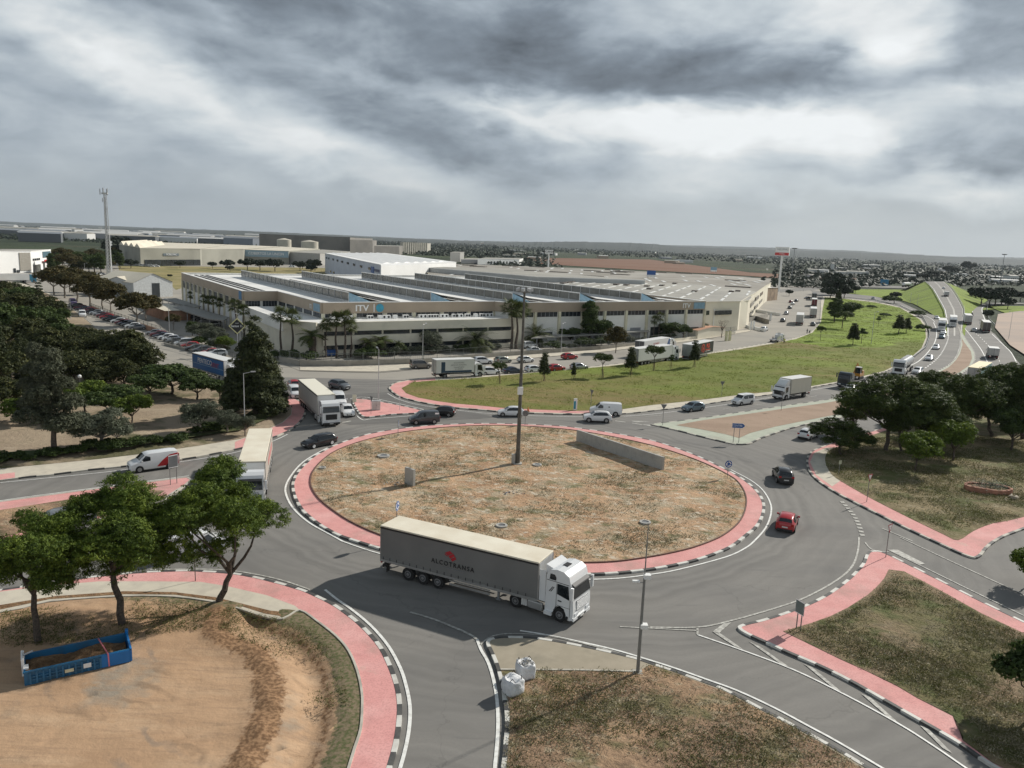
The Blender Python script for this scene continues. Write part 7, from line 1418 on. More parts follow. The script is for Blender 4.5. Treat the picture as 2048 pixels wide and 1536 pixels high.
 if visor: b = MB(); b.hexa([Vector(p) for p in ((wst[0] - .05, -w * .9, wst[1] - .02), (wst[0] + .22, -w * .86, wst[1] - .10), (wst[0] + .22, w * .86, wst[1] - .10), (wst[0] - .05, w * .9, wst[1] - .02))], [Vector(p) for p in ((wst[0] - .05, -w * .9, wst[1] + .1), (wst[0] + .18, -w * .86, wst[1] - .04), (wst[0] + .18, w * .86, wst[1] - .04), (wst[0] - .05, w * .9, wst[1] + .1))], TRIM); prt(b, 'sun_visor')
 if style == 'high' and high > 3.6:
  b = MB(); b.box(.78, 1.18, -.3, .3, zf - .01, zf + .035, TRIM); prt(b, 'roof_hatch'); b = MB(); b.add([(0, -w * .9, zf - .55), (0, w * .9, zf - .55), (-.12, w * .85, zf + .10), (-.12, -w * .85, zf + .10), (.45, -w * .8, zf - .1), (.45, w * .8, zf - .1)], [(0, 1, 2, 3), (3, 2, 5, 4), (0, 3, 4), (1, 5, 2)], pm, False)
  for s in (-1, 1): b.box(-.5, 0, s * w - .03, s * w + .01, 1.2, zf - .3, pm)
  prt(b, 'air_deflector')
 b = MB(); b.box(-3.4 if fifth else -.5, x1 - .3, -.42, .42, .65, .95, CH); prt(b, 'frame')
 for s in (-1, 1):
  twheel(cab_e, 1.20 if style == 'high' else 1.0, s * 1.06, s=s, one=True)
  if fifth:
   twheel(cab_e, -2.45, s * 1.02, w=.5, s=s, one=True)
   b = MB(); b.box(-1.35, -.15, s * 1.15 - .28, s * 1.15 + .02, .45, 1.02, ALU); prt(b, 'fuel_tank', bevel=.06)
   b = MB()
   for k in range(3): b.box(-1.9 + .0 + k * .17 - .0, -1.78 + k * .17, s * 1.15 - .2, s * 1.15 + .02, .45, 1.0, WT)
   prt(b, 'side_fairing')
 return cb
TG = 'lorries'
def put(e, px_rear, px_front, label, group=TG, cat='lorry', xr=0.0, xf=None, z=.03, snap='rear'):
 p, q = G(*px_rear), G(*px_front); d = q - p; a = math.atan2(d.y, d.x); t = Vector((math.cos(a), math.sin(a), 0))
 o = p - t * xr if snap == 'rear' else q - t * xf; e.location = (o.x, o.y, z); e.rotation_euler = (0, 0, a); return setp(e, label, cat, group)
# the hero: grey curtain-sided artic, built along +x; trailer 0..13.6, cab in front
hero = empty('articulated_lorry', (0, 0, 0)); tb = make_trailer(hero, 0, 13.6, CURT, ROOFT, wheels=(2.6, 3.95, 5.3), front=mat('pale_grey_panel', (.42, .43, .43), .5))
BLK = mat('black_letters', (.02, .02, .02), .5, var=.02)
for s in (-1,):
 o = text('ALCOTRANSA', .50, BLK, tb, (6.6, s * 1.32, 2.2), (R(90), 0, 0), 'lettering', sx=.95, space=1.3, bold=.004)
 b = MB(); y = -1.325; RL = mat('red_logo', (.45, .02, .03), .5)
 for pts in (((5.75, 3.10), (6.15, 3.36), (6.42, 3.18), (6.02, 2.90)), ((6.06, 2.88), (6.46, 3.16), (6.60, 2.98), (6.20, 2.66)), ((6.24, 2.62), (6.62, 2.94), (6.72, 2.72), (6.40, 2.44)), ((5.70, 3.04), (5.98, 2.86), (6.0, 2.78), (5.74, 2.92))): b.add([(p[0] + .2, y, p[1] * .85 + .42) for p in pts], [(0, 1, 2, 3)], RL)
 reg(b.build('logo', None), tb)
 b = MB(); b.box(5.6, 7.6, y + .0, y + .008, 1.86, 1.89, GREYM); reg(b.build('livery_line', None), tb)
make_cab(hero, 14.35, PW, high=3.82, yaw=R(-7))
pr, pf = G(761, 1051, 4.0), G(1074, 1125, 4.0); dd = pf - pr; a = math.atan2(dd.y, dd.x); nn = Vector((-math.sin(a), math.cos(a), 0)); o = pr + nn * 1.275
hero.location = (o.x, o.y, .03); hero.rotation_euler = (0, 0, a); setp(hero, 'grey curtain-sided articulated lorry lettered ALCOTRANSA with cream roof and white cab', 'lorry', TG)
# white lorry facing the roundabout
e = empty('articulated_lorry', (0, 0, 0)); make_trailer(e, 0, 13.0, mat('warm_white_side', (.52, .50, .47), .6, var=.05, scale=.2), mat('stained_cream_roof', (.74, .71, .60), .7, scale=.35, col2=(.30, .28, .22), lo=.62, hi=.75), wheels=(1.6, 2.9, 4.2)); make_cab(e, 13.7, PW, high=3.5, grille=TRIM)
pr, pf = G(600, 761, 4.0), G(724, 787, 4.0); qf = G(651, 850, 0); a = math.atan2((G(644, 789, 4.0) - G(606, 760, 4.0)).y, (G(644, 789, 4.0) - G(606, 760, 4.0)).x)
qa = G(636, 791, 4.0); qb = G(669, 788, 4.0); ff = qa.lerp(qb, .5); rr = G(600, 761, 4.0).lerp(G(631, 759, 4.0), .5); d = ff - rr; a = math.atan2(d.y, d.x); t = Vector((math.cos(a), math.sin(a), 0)); o = ff - t * 13.0; e.location = (o.x, o.y, .03); e.rotation_euler = (0, 0, a); setp(e, 'white lorry with stained cream roof waiting at the north-west entry', 'lorry', TG)
# small white/cream-roofed lorry half behind the pine, going away from us
e = empty('articulated_lorry', (0, 0, 0)); t_ = make_trailer(e, 0, 13.6, mat('beige_side', (.36, .33, .29), .6), ROOFT, rear=mat('pale_blue_grey', (.30, .35, .40), .5), ribs=False); make_cab(e, 14.3, PW, high=3.6)
for s in (-1, 1):
 b = MB(); b.box(2, 9, s * 1.29 - .01, s * 1.29 + .01, 2.2, 2.9, mat('faded_red', (.45, .18, .17), .6)); reg(b.build('livery_panel', None), t_)
P1, P2, P3, P4 = G(487, 883, 4.0), G(542, 881, 4.0), G(529, 925, 4.0), G(478, 921, 4.0); ff = P1.lerp(P2, .5); rr = P3.lerp(P4, .5)
# roof seen from y 881 to 925: its short rear edge is the nearer one
d = rr - ff; a = math.atan2(d.y, d.x); t = Vector((math.cos(a), math.sin(a), 0)); e.location = (rr.x - t.x * 13.6, rr.y - t.y * 13.6, .03); e.rotation_euler = (0, 0, a)
setp(e, 'lorry with cream roof and red side markings, half hidden by the right near pine', 'lorry', TG)
# parked on the industrial road
def on_top(e, ztop, pr, pf, xr, xf, side=-1, w=1.275, anchor='rear'):
 "line up the near top edge with two pixels"
 a_, b_ = G(*pr, ztop), G(*pf, ztop); d = b_ - a_; a = math.atan2(d.y, d.x); n = Vector((-math.sin(a), math.cos(a), 0)) * w * (-side); t = Vector((math.cos(a), math.sin(a), 0))
 o = (a_ - t * xr if anchor == 'rear' else b_ - t * xf) + n; e.location = (o.x, o.y, .03); e.rotation_euler = (0, 0, a)
e = empty('articulated_lorry', (0, 0, 0)); make_trailer(e, 0, 13.6, WT, WT, curtain=False, rear=GREYM, rail=False); make_cab(e, 14.2, PW, high=3.7); on_top(e, 4.0, (1278, 698), (1347, 690), 0, 13.6); setp(e, 'plain white articulated lorry parked nearest the lawn', 'lorry', 'lorries parked on the industrial road')
e = empty('articulated_lorry', (0, 0, 0)); t_ = make_trailer(e, 0, 13.6, WT, WT, curtain=False, rear=mat('dark_rear', (.10, .10, .10), .5), rail=False); make_cab(e, 14.2, PW, high=3.7); on_top(e, 4.0, (1289, 683), (1348, 674), 0, 13.6); setp(e, 'white articulated lorry with pink lettering parked behind the plain white one', 'lorry', 'lorries parked on the industrial road')
text('JAMIS', 1.3, mat('pink_letters', (.6, .3, .28), .5), t_, (6.2, -1.31, 2.8), (R(90), 0, 0)); b = MB(); b.add([(11.2, -1.3, 1.3), (13.5, -1.3, 1.3), (13.5, -1.3, 3.7), (12.8, -1.3, 3.7)], [(0, 1, 2, 3)], mat('blue_stripe', (.06, .12, .25), .5)); reg(b.build('livery_panel', None), t_)
e = empty('container_trailer', (0, 0, 0)); t_ = make_trailer(e, 0, 13.6, mat('black_container', (.02, .02, .021), .5, bump=.3, bscale=4), WT, curtain=False, rear=GREYM, front=mat('black_container', (1, 1, 1))); on_top(e, 4.0, (1385, 690), (1442, 678), 0, 13.6); setp(e, 'detached black trailer lettered PLS with red ring emblem', 'trailer', 'lorries parked on the industrial road')
RO = mat('orange_red_letters', (.68, .06, .03), .5); text('PLS', 1.35, RO, t_, (10.0, -1.31, 2.95), (R(90), 0, 0), bold=.04); b = MB(); b.box(8.5, 11.6, -1.32, -1.29, 1.95, 2.1, RO); b.box(8.5, 11.6, -1.32, -1.29, 1.65, 1.75, WT)
n = 20
for k in range(n):
 if 13 <= k <= 14: continue
 a0, a1 = 2 * math.pi * k / n, 2 * math.pi * (k + 1) / n; b.add([(6.9 + r * math.cos(q), -1.315, 2.55 + r * 1.05 * math.sin(q)) for r, q in ((1.0, a0), (1.0, a1), (.78, a1), (.78, a0))], [(0, 1, 2, 3)], RO)
b.add([(6.5, -1.315, 2.1), (6.9, -1.315, 3.05), (7.35, -1.315, 2.1), (7.1, -1.315, 2.1), (6.9, -1.315, 2.6), (6.72, -1.315, 2.1)], [(0, 1, 4, 5), (1, 2, 3, 4)], RO); reg(b.build('logo', None), t_)
for (pr, pf, lb, sm, rm) in (((1572, 637), (1607, 0), '', 0, 0),): pass
def box_lorry(pm, side, roof, L_=7.2, zt=3.6, style='low', high=2.75, dir_fn=None, decor=None, w=1.22, box_z=1.05, visor=False, grille=TRIM):
 e = empty('box_lorry', (0, 0, 0)); b = MB(); b.box(0, L_, -w, w, box_z, zt, side); t = b.build('cargo_box', e, bevel=.03)
 b = MB(); b.box(-.01, L_ + .01, -w - .01, w + .01, zt, zt + .05, roof); reg(b.build('roof', None), t); b = MB(); b.box(-.04, 0, -w + .05, w - .05, box_z + .05, zt - .05, ALU); b.box(-.06, -.03, -.03, .03, box_z, zt, TRIM); reg(b.build('rear_door', None), t)
 b = MB()
 for s in (-1, 1): b.box(0, .08, s * w - .02, s * w + .02, box_z, zt, ALU); b.box(L_ - .08, L_, s * w - .02, s * w + .02, box_z, zt, ALU)
 reg(b.build('corner_post', None), t); b = MB(); b.box(.1, L_ + .5, -.45, .45, .62, box_z, CH); b.box(0, .12, -1.1, 1.1, .42, .58, CH); b.build('chassis', e)
 for s in (-1, 1):
  twheel(e, 1.9, s * (w - .22), r=.46, w=.42, s=s); b = MB(); b.box(2.9, L_ - .6, s * 1.12 - .02, s * 1.12 + .02, .5, .62, ALU); b.box(2.9, L_ - .6, s * 1.12 - .02, s * 1.12 + .02, .78, .86, ALU); b.build('side_guard', e)
  b = MB(); b.box(-.05, .05, s * .9 - .2, s * .9 + .2, .66, .8, TL); b.build('tail_light', e)
 make_cab(e, L_ + .15, pm, high=high, w=1.12, L_=1.95, style=style, fifth=False, visor=visor, grille=grille)
 if decor: decor(e, t)
 return e
def white_blue(e, t):
 NV = mat('navy_stripe', (.02, .05, .09), .5); b = MB()
 b.box(1.1, 1.9, -1.24, -1.21, 1.1, 3.2, NV); b.box(1.9, 7.4, -1.24, -1.21, 1.1, 1.5, NV); reg(b.build('livery_panel', None), t)
 for k, (s_, z) in enumerate((('SOLUCIONES', 3.0), ('SERVICIO INTEGRAL', 2.55), ('TRANSPORTE', 2.1), ('24 HORAS', 1.75))): text(s_, .36, GREYM, t, (4.7, -1.24, z), (R(90), 0, 0))
e = box_lorry(PW, WT, WT, L_=8.0, decor=white_blue); on_top(e, 3.6, (872, 721), (938, 719), 0, 8.0, w=1.22); setp(e, 'white box lorry with navy L-shaped stripe at the lawn kerb', 'lorry', 'lorries parked on the industrial road')
e = box_lorry(PW, mat('cream_box', (.60, .57, .48), .5, var=.03), WT, L_=6.6, zt=3.75, high=2.7); on_top(e, 3.75, (1624, 754), (1566, 762), 0, 6.6, side=1, w=1.22); setp(e, 'white cab box lorry with cream body driving in from the north-east', 'lorry', TG)
b = MB(); b.hexa([Vector(p) for p in ((6.75, -1.0, 2.7), (8.2, -.9, 2.7), (8.2, .9, 2.7), (6.75, 1.0, 2.7))], [Vector(p) for p in ((6.75, -1.05, 3.65), (7.2, -.95, 3.6), (7.2, .95, 3.6), (6.75, 1.05, 3.65))], PW); b.build('air_deflector', e)
# blue curtain-sider on the avenue
e = empty('articulated_lorry', (0, 0, 0)); t_ = make_trailer(e, 0, 12, mat('blue_curtain', (.015, .12, .33), .55, scale=.3, var=.12), WT, front=WT, rear=ALU); make_cab(e, 12.7, PW, high=3.5); on_top(e, 4.0, (384, 705), (444, 721), 0, 12); setp(e, 'blue curtain-sided lorry with white roof parked behind the tall cypress', 'lorry', TG)
text('PENTECO', 1.25, WLET, t_, (5.0, -1.31, 2.9), (R(90), 0, 0)); text('RENT', 1.15, mat('dull_red_letters', (.35, .05, .07), .5), t_, (8.9, -1.31, 2.7), (R(90), 0, 0)); b = MB(); b.box(.3, 11.8, -1.3, -1.29, 2.2, 2.3, mat('pale_blue_line', (.2, .35, .5), .5)); reg(b.build('livery_panel', None), t_)
# seen from behind / in front on the roads
def semi_at(px_r, px_f, label, side=WT, roof=WT, pm=PW, rear=ALU, group='lorries on the carriageways', ribs=True, L_=13.6, anchor='rear', z=.03, tank=False, pz=0):
 e = empty('articulated_lorry', (0, 0, 0)); make_trailer(e, 0, L_, side, roof, curtain=False, rear=rear, ribs=ribs, rail=False); make_cab(e, L_ + .6, pm, high=3.7)
 p, q = G(*px_r, pz), G(*px_f, pz); d = q - p; a = math.atan2(d.y, d.x); t = Vector((math.cos(a), math.sin(a), 0)); o = p if anchor == 'rear' else q - t * (L_ + 2.9)
 e.location = (o.x, o.y, z + pz); e.rotation_euler = (0, 0, a); return setp(e, label, 'lorry', group)
semi_at((1936, 650), (1921, 632), 'white lorry from behind where the right carriageway starts'); semi_at((1972, 666), (1955, 645), 'tall khaki lorry from behind beside the silver car', side=mat('khaki_side', (.28, .25, .16), .6), rear=mat('brown_rear', (.10, .09, .08), .6), ribs=False)
semi_at((1904, 644), (1905, 655), 'white-cabbed lorry coming down from the bridge', anchor='front'); semi_at((1884, 652), (1882, 663), 'white-cabbed lorry in the left lane of the carriageway', anchor='front')
e = box_lorry(PW, mat('grey_box', (.28, .29, .29), .5), WT, L_=5.5, zt=3.0, high=2.4); put(e, (1986, 719), (1978, 708), 'small grey box van from behind low on the right carriageway', 'lorries on the carriageways'); e = box_lorry(PW, WT, WT, L_=6, zt=3.2, high=2.5); pp = G(1893, 594, 4.4); e.location = pp; dd = G(1880, 576, 6.9) - G(1893, 594, 4.4); e.rotation_euler = (0, 0, math.atan2(dd.y, dd.x)); setp(e, 'small lorry climbing to the bridge crest', 'lorry', 'lorries on the carriageways')
e = semi_at((1940, 748), (1996, 730), 'lorry with cream roof and teal side behind the eastern pines', side=mat('teal_side', (.16, .33, .34), .5), roof=mat('cream_roof_sheet', (.78, .68, .42), .6, var=.08, scale=1)); on_top(e, 4.0, (1964, 737), (1986, 724), 0, 13.6)
semi_at((1590, 660), (1600, 632), 'pale lorry driving away along the industrial road', group='lorries on the industrial road'); e_ = bpy.data.objects[[o.name for o in bpy.data.objects if o.get('label') == 'pale lorry driving away along the industrial road'][0]]
p, q = G(1598, 651), G(1604, 630); d = q - p; e_.location = (p.x, p.y, .03); e_.rotation_euler = (0, 0, math.atan2(d.y, d.x))
for (x, y, x2, y2, lb, sd, rr_) in ((1626, 636, 1624, 620, 'white-roofed lorry parked at the lawn kerb, nearest of three', WT, ALU), (1628, 614, 1626, 602, 'lorry with dark red doors parked at the lawn kerb, middle of three', WT, mat('dark_red_doors', (.13, .02, .025), .5)), (1628, 601, 1626, 593, 'dark lorry parked at the lawn kerb, farthest of three', mat('dark_side', (.05, .055, .06), .5), mat('dark_side', (1, 1, 1)))):
 semi_at((x, y), (x2, y2), lb, side=sd, rear=rr_, group='lorries on the industrial road', ribs=False, roof=sd)
e = semi_at((1572, 640), (1570, 641), '_'); bpy.data.objects.remove(e) if False else None
# far left: grey semi with blue cab, by the showroom
e['label'] = 'long grey articulated lorry with blue cab before the white showroom'
for ch in KC[e.name]:
 if ch.name.startswith('cab'):
  for c2 in KC.get(ch.name, []):
   for sl in c2.material_slots:
    if sl.material is PW: sl.link = 'OBJECT'; sl.material = paint('turquoise_blue', (.03, .19, .30))
p, q = G(-35, 566), G(72, 565); d = q - p; a = math.atan2(d.y, d.x); t = Vector((math.cos(a), math.sin(a), 0)); o = q - t * 16.5; e.location = (o.x, o.y, .03); e.rotation_euler = (0, 0, a); e['group'] = TG
# tanker
e = empty('tanker_lorry', (0, 0, 0)); b = MB(); TK = mat('tank_silver', (.50, .51, .51), .25, .5, var=.05)
b.tube((.3, 0, 2.35), (11.2, 0, 2.35), 1.12, 1.12, TK, 28); b.tube((.0, 0, 2.35), (.3, 0, 2.35), .8, 1.12, TK, 28); b.tube((11.2, 0, 2.35), (11.5, 0, 2.35), 1.12, .8, TK, 28)
for k in range(5): b.tube((1.5 + k * 2.1, 0, 2.35), (1.58 + k * 2.1, 0, 2.35), 1.15, 1.15, GREYM, 28)
b.build('tank', e); b = MB(); b.box(1, 10.5, -.35, .35, 3.42, 3.52, GREYM); b.build('catwalk', e); b = MB(); b.box(.2, 11, -.5, .5, .8, 1.3, CH)
b.box(4.5, 9, -1.2, -1.1, .6, 1.3, CH); b.build('chassis', e)
for s in (-1, 1):
 for wx in (1.5, 2.8, 4.1): twheel(e, wx, s * 1.08, s=s)
make_cab(e, 12.0, PW, high=3.6, grille=TRIM); p, q = G(1850, 716), G(1795, 752); d = q - p; a = math.atan2(d.y, d.x); t = Vector((math.cos(a), math.sin(a), 0)); o = q - t * 14.2; e.location = (o.x, o.y, .03); e.rotation_euler = (0, 0, a); setp(e, 'white-cabbed tanker lorry with silver barrel on the left carriageway', 'lorry', 'lorries on the carriageways')
# dark lorry carrying a yellow excavator
e = empty('flatbed_lorry', (0, 0, 0)); b = MB(); b.box(0, 8, -1.25, 1.25, .95, 1.15, CH); b.box(0, 8, -.5, .5, .6, .95, CH); b.build('flatbed', e)
for s in (-1, 1):
 for wx in (1.4, 2.7): twheel(e, wx, s * 1.08, s=s)
make_cab(e, 8.3, paint('dark_teal', (.02, .035, .045)), high=3.1, grille=TRIM); p, q = G(1735, 762), G(1686, 776); d = q - p; a = math.atan2(d.y, d.x); t = Vector((math.cos(a), math.sin(a), 0)); o = q - t * 10.5; e.location = (o.x, o.y, .03); e.rotation_euler = (0, 0, a); setp(e, 'dark teal flatbed lorry carrying a yellow excavator', 'lorry', TG)
YEL = paint('machine_yellow', (.50, .22, .02)); x = empty('excavator', (o.x + t.x * 3.2, o.y + t.y * 3.2, 1.18), a, 'small yellow excavator with folded arm on the dark flatbed', 'excavator')
for s in (-1, 1):
 b = MB(); b.profile([(-1.2, .12), (-1.0, 0), (1.0, 0), (1.2, .12), (1.2, .42), (1.0, .55), (-1.0, .55), (-1.2, .42)], s * .75 - .18, s * .75 + .18, CH); b.build('track', x)
b = MB(); b.box(-1.4, 1.0, -.85, .85, .6, 1.25, YEL); b.box(-1.4, -.5, -.85, .85, 1.25, 1.7, YEL); b.build('body', x, bevel=.05)
b = MB(); b.box(.0, 1.0, -.15, .8, 1.25, 2.5, CG); b.box(-.03, 1.03, -.18, .83, 2.45, 2.56, WT)
for xx in (0, 1.0):
 for yy in (-.15, .8): b.box(xx - .04, xx + .04, yy - .04, yy + .04, 1.2, 2.5, TRIM)
b.build('cabin', x); b = MB(); b.tube((.9, -.5, 1.1), (-.9, -.5, 3.1), .16, .13, YEL, 6); b.tube((-.9, -.5, 3.1), (-1.9, -.5, 1.7), .13, .1, YEL, 6); b.build('arm', x); b = MB(); b.profile([(-2.3, 1.2), (-1.6, 1.2), (-1.5, 1.8), (-1.95, 1.9)], -.85, -.15, CH); b.build('bucket', x)
# white tanker on the far road and a crane lorry being loaded
e = empty('tanker_lorry', (0, 0, 0)); b = MB(); b.tube((0, 0, 2.3), (8, 0, 2.3), 1.1, 1.1, WHITEB, 16); b.build('tank', e); b = MB(); b.box(0, 8, -1, 1, .5, 1.3, CH); b.build('chassis', e)
for s in (-1, 1):
 for wx in (1.2, 2.4): twheel(e, wx, s * 1.05, s=s)
make_cab(e, 8.3, PW, high=3.3); p, q = G(1806, 574), G(1832, 574); d = q - p; e.location = p; e.rotation_euler = (0, 0, math.atan2(d.y, d.x)); e.scale = (1.3, 1.3, 1.3); setp(e, 'white tanker on the far road before the bridge', 'lorry', 'lorries on the carriageways')
e = empty('flatbed_lorry', (0, 0, 0)); b = MB(); b.box(0, 6, -1.15, 1.15, .85, 1.0, GREYM); b.build('flatbed', e)
b = MB(); b.box(.2, 4.2, -1.1, -1.02, 1.0, 1.9, ALU); b.build('side_board', e); b = MB()
for k in range(5): b.tube((4.3 + k * .3, -.9 + k * .35, 1.0), (4.5 + k * .2, -.7 + k * .2, 2.9 - .2 * (k % 2)), .06, .05, GREYM, 5)
b.box(4.4, 5.6, -.8, .8, 1.0, 2.1, WT); b.build('loaded_frames', e)
for s in (-1, 1): twheel(e, 1.4, s * 1.0, r=.42, s=s)
make_cab(e, 6.2, PW, high=2.3, w=1.05, L_=1.8, style='low', fifth=False, visor=False, grille=TRIM); p, q = G(1546, 686), G(1578, 676); d = q - p; e.location = p; e.rotation_euler = (0, 0, math.atan2(d.y, d.x)); setp(e, 'flatbed lorry with side boards and metal frames standing at the lawn kerb', 'lorry', 'lorries on the industrial road')
# ============================================================ masts, signs, street furniture
MAST = mat('weathered_mast', (.085, .078, .065), .6, .2, scale=1.5, col2=(.13, .125, .11), lo=.4, hi=.65); GALV = mat('galvanised', (.24, .245, .24), .5, .4, scale=2, var=.1); SIGNB = mat('sign_back', (.17, .175, .18), .6, .2)
def pole_thing(name, x, y, top, label, cat, group=None, r0=.09, r1=.05, m=GALV, rz=0.0, h=None):
 p = G(x, y); p.z = .1; e = empty(name, p, rz, label, cat, group); h = h or HT(x, y, 0, top); b = MB(); b.tube((0, 0, 0), (0, 0, h), r0, r1, m, 10); b.build('pole', e); return e, h
e, h = pole_thing('floodlight_mast', 1035, 931, 584, 'tall dark floodlight mast standing on the roundabout island', 'mast', r0=.27, r1=.12, m=MAST)
b = MB(); b.box(-.5, .5, -.5, .5, -.1, .22, CONC); b.build('base', e); b = MB(); b.box(-.75, -.3, -.2, .2, .2, 1.3, CONC); b.box(-.3, .3, .2, .5, .1, 1.5, GALV); b.build('control_cabinet', e)
b = MB(); b.box(-.35, .3, -.42, -.2, 8.6, 9.5, WHITEB); b.build('junction_box', e); b = MB()
b.add([(math.cos(t * .7854) * .75, math.sin(t * .7854) * .75, h - .1) for t in range(8)] + [(math.cos(t * .7854) * .75, math.sin(t * .7854) * .75, h) for t in range(8)], [(i, (i + 1) % 8, 8 + (i + 1) % 8, 8 + i) for i in range(8)], GALV)
for t in range(4): a = t * 1.5708; b.tube((0, 0, h - .3), (math.cos(a) * .75, math.sin(a) * .75, h), .03, .03, GALV, 5)
b.build('crown_ring', e)
for t in range(7): a = t * .9; b = MB(); c, s_ = math.cos(a), math.sin(a); b.hexa([Vector((c * .7 - s_ * k, s_ * .7 + c * k, h + z)) for k, z in ((-.2, .05), (.2, .05), (.2, .4), (-.2, .4))], [Vector((c * 1.0 - s_ * k, s_ * 1.0 + c * k, h + z)) for k, z in ((-.2, .0), (.2, .0), (.2, .3), (-.2, .3))], LGREY); b.build('floodlight', e)
e, h = pole_thing('camera_pole', 1275, 1349, 1160, 'grey pole with camera and white boxes on the corner of the south plot', 'pole', r0=.12, r1=.08)
b = MB(); b.tube((0, 0, h), (0, 0, HT(1275, 1349, 0, 1050)), .045, .025, GALV, 8); b.build('aerial', e)
for z, sx, nm in ((h * .505, .24, 'white_box'), (h + .15, .2, 'white_box')): b = MB(); b.box(-.05, sx + .15, -.22, .16, z - .12, z + .14, WHITEB); b.build('equipment_box', e)
b = MB(); b.tube((0, 0, h - .25), (-.45, -.1, h - .25), .025, .025, GALV, 6); b.box(-.75, -.3, -.22, -.04, h - .2, h - .08, WHITEB); b.build('camera', e, bevel=.02); b = MB(); b.box(-.3, .3, -.3, .3, -.1, .06, CONC); b.build('base', e)
# concrete slabs on the island
for (a_, c_, tp, lb) in (((1152, 886), (1324, 944), 861, 'long low concrete wall at the right rear of the island'), ((809, 970), (826, 976), 936, 'small upright concrete slab left of centre on the island')):
 P, Q = G(*a_), G(*c_); h = HT(a_[0], a_[1], 0, tp); e = empty('concrete_wall', (P.x, P.y, .1), 0, lb, 'wall', 'concrete walls on the island'); d = Q - P; b = MB(); seg_box(b, (0, 0), (d.x, d.y), 0, h, 0, .32, CONC); b.build('slab', e, bevel=.015)
 b = MB(); n = int(d.length / 2.4)
 for k in range(1, n): c = d * (k / n); seg_box(b, c - d.normalized() * .012, c + d.normalized() * .012, .05, h - .05, .006, .02, GREYM)
 if n > 1: b.build('joint', e)
# lamp posts
def lamp(x, y, top, label, arm=1.0, rz=0, group='lamp posts', m=None, r=.08):
 e, h = pole_thing('street_lamp', x, y, top, label, 'street lamp', group, r, r * .6, m or LGREY, rz); b = MB(); b.tube((0, 0, h - .05), (arm, 0, h + .15), .035, .03, m or LGREY, 6); b.build('arm', e); b = MB(); b.box(arm - .1, arm + .5, -.12, .12, h + .1, h + .22, LGREY); b.build('lamp_head', e)
 return e
for x, y, t, rz, lb in ((845, 726, 650, 1.2, 'white lamp post before the ITV annex and olive tree'), (303, 752, 676, .3, 'white lamp post at the park side of the parked cars'), (490, 872, 748, .5, 'pale lamp post in front of the tall cypress'), (339, 668, 600, 2.5, 'white lamp post behind the near row of parked cars'), (481, 712, 630, 2.5, 'white lamp post just right of the diamond sign'), (757, 803, 700, 2, 'brown-grey pole with small boxes on the pink splitter'),
 (1122, 706, 648, 1, 'slim lamp post right of the mast by the wall'), (142, 640, 605, .5, 'thin lamp post at the far end of the parked rows'), (170, 552, 527, .4, 'lamp post with white head among the avenue trees'), (193, 523, 497, .4, 'thin lamp post beyond the telecom tower'), (1742, 690, 625, .4, 'thin tall pole in the middle of the lawn'), (2017, 679, 625, 3.3, 'dark lamp post at the pinkish lot'), (418, 0, 0, 0, ''), (555, 533, 512, 1, 'white lamp post before the warehouse with blue fascia'), (1607, 583, 540, 1, 'thin lamp post at the far end of the industrial road'), (1573, 590, 562, 1, 'pale lamp post near the red and white pylon'), (1640, 585, 560, 1, 'thin paired poles at the far lawn corner'), (1834, 612, 590, 1, 'thin marker post on the slip road, right'), (1820, 608, 588, 1, 'thin marker post on the slip road, left')):
 if y: lamp(x, y, t, lb, rz=rz)
for x, y, t, lb in ((30, 760, 698, 'globe lamp between the pencil cypresses'), (2, 740, 678, 'globe lamp at the left picture edge'), (157, 740, 680, 'globe lamp in the middle of the park wood'), (236, 770, 716, 'globe lamp below the bulging dark tree'), (163, 812, 788, 'globe lamp by the bright green fruit tree')):
 e, h = pole_thing('park_lamp', x, y, t, lb, 'street lamp', 'globe lamps in the park', .05, .04, GALV, h=4.2); b = MB(); b.tube((0, 0, 4.2), (0, 0, 4.45), .22, .26, WHITEB, 12); b.tube((0, 0, 4.45), (0, 0, 4.6), .26, .08, WHITEB, 12); b.build('lamp_globe', e)
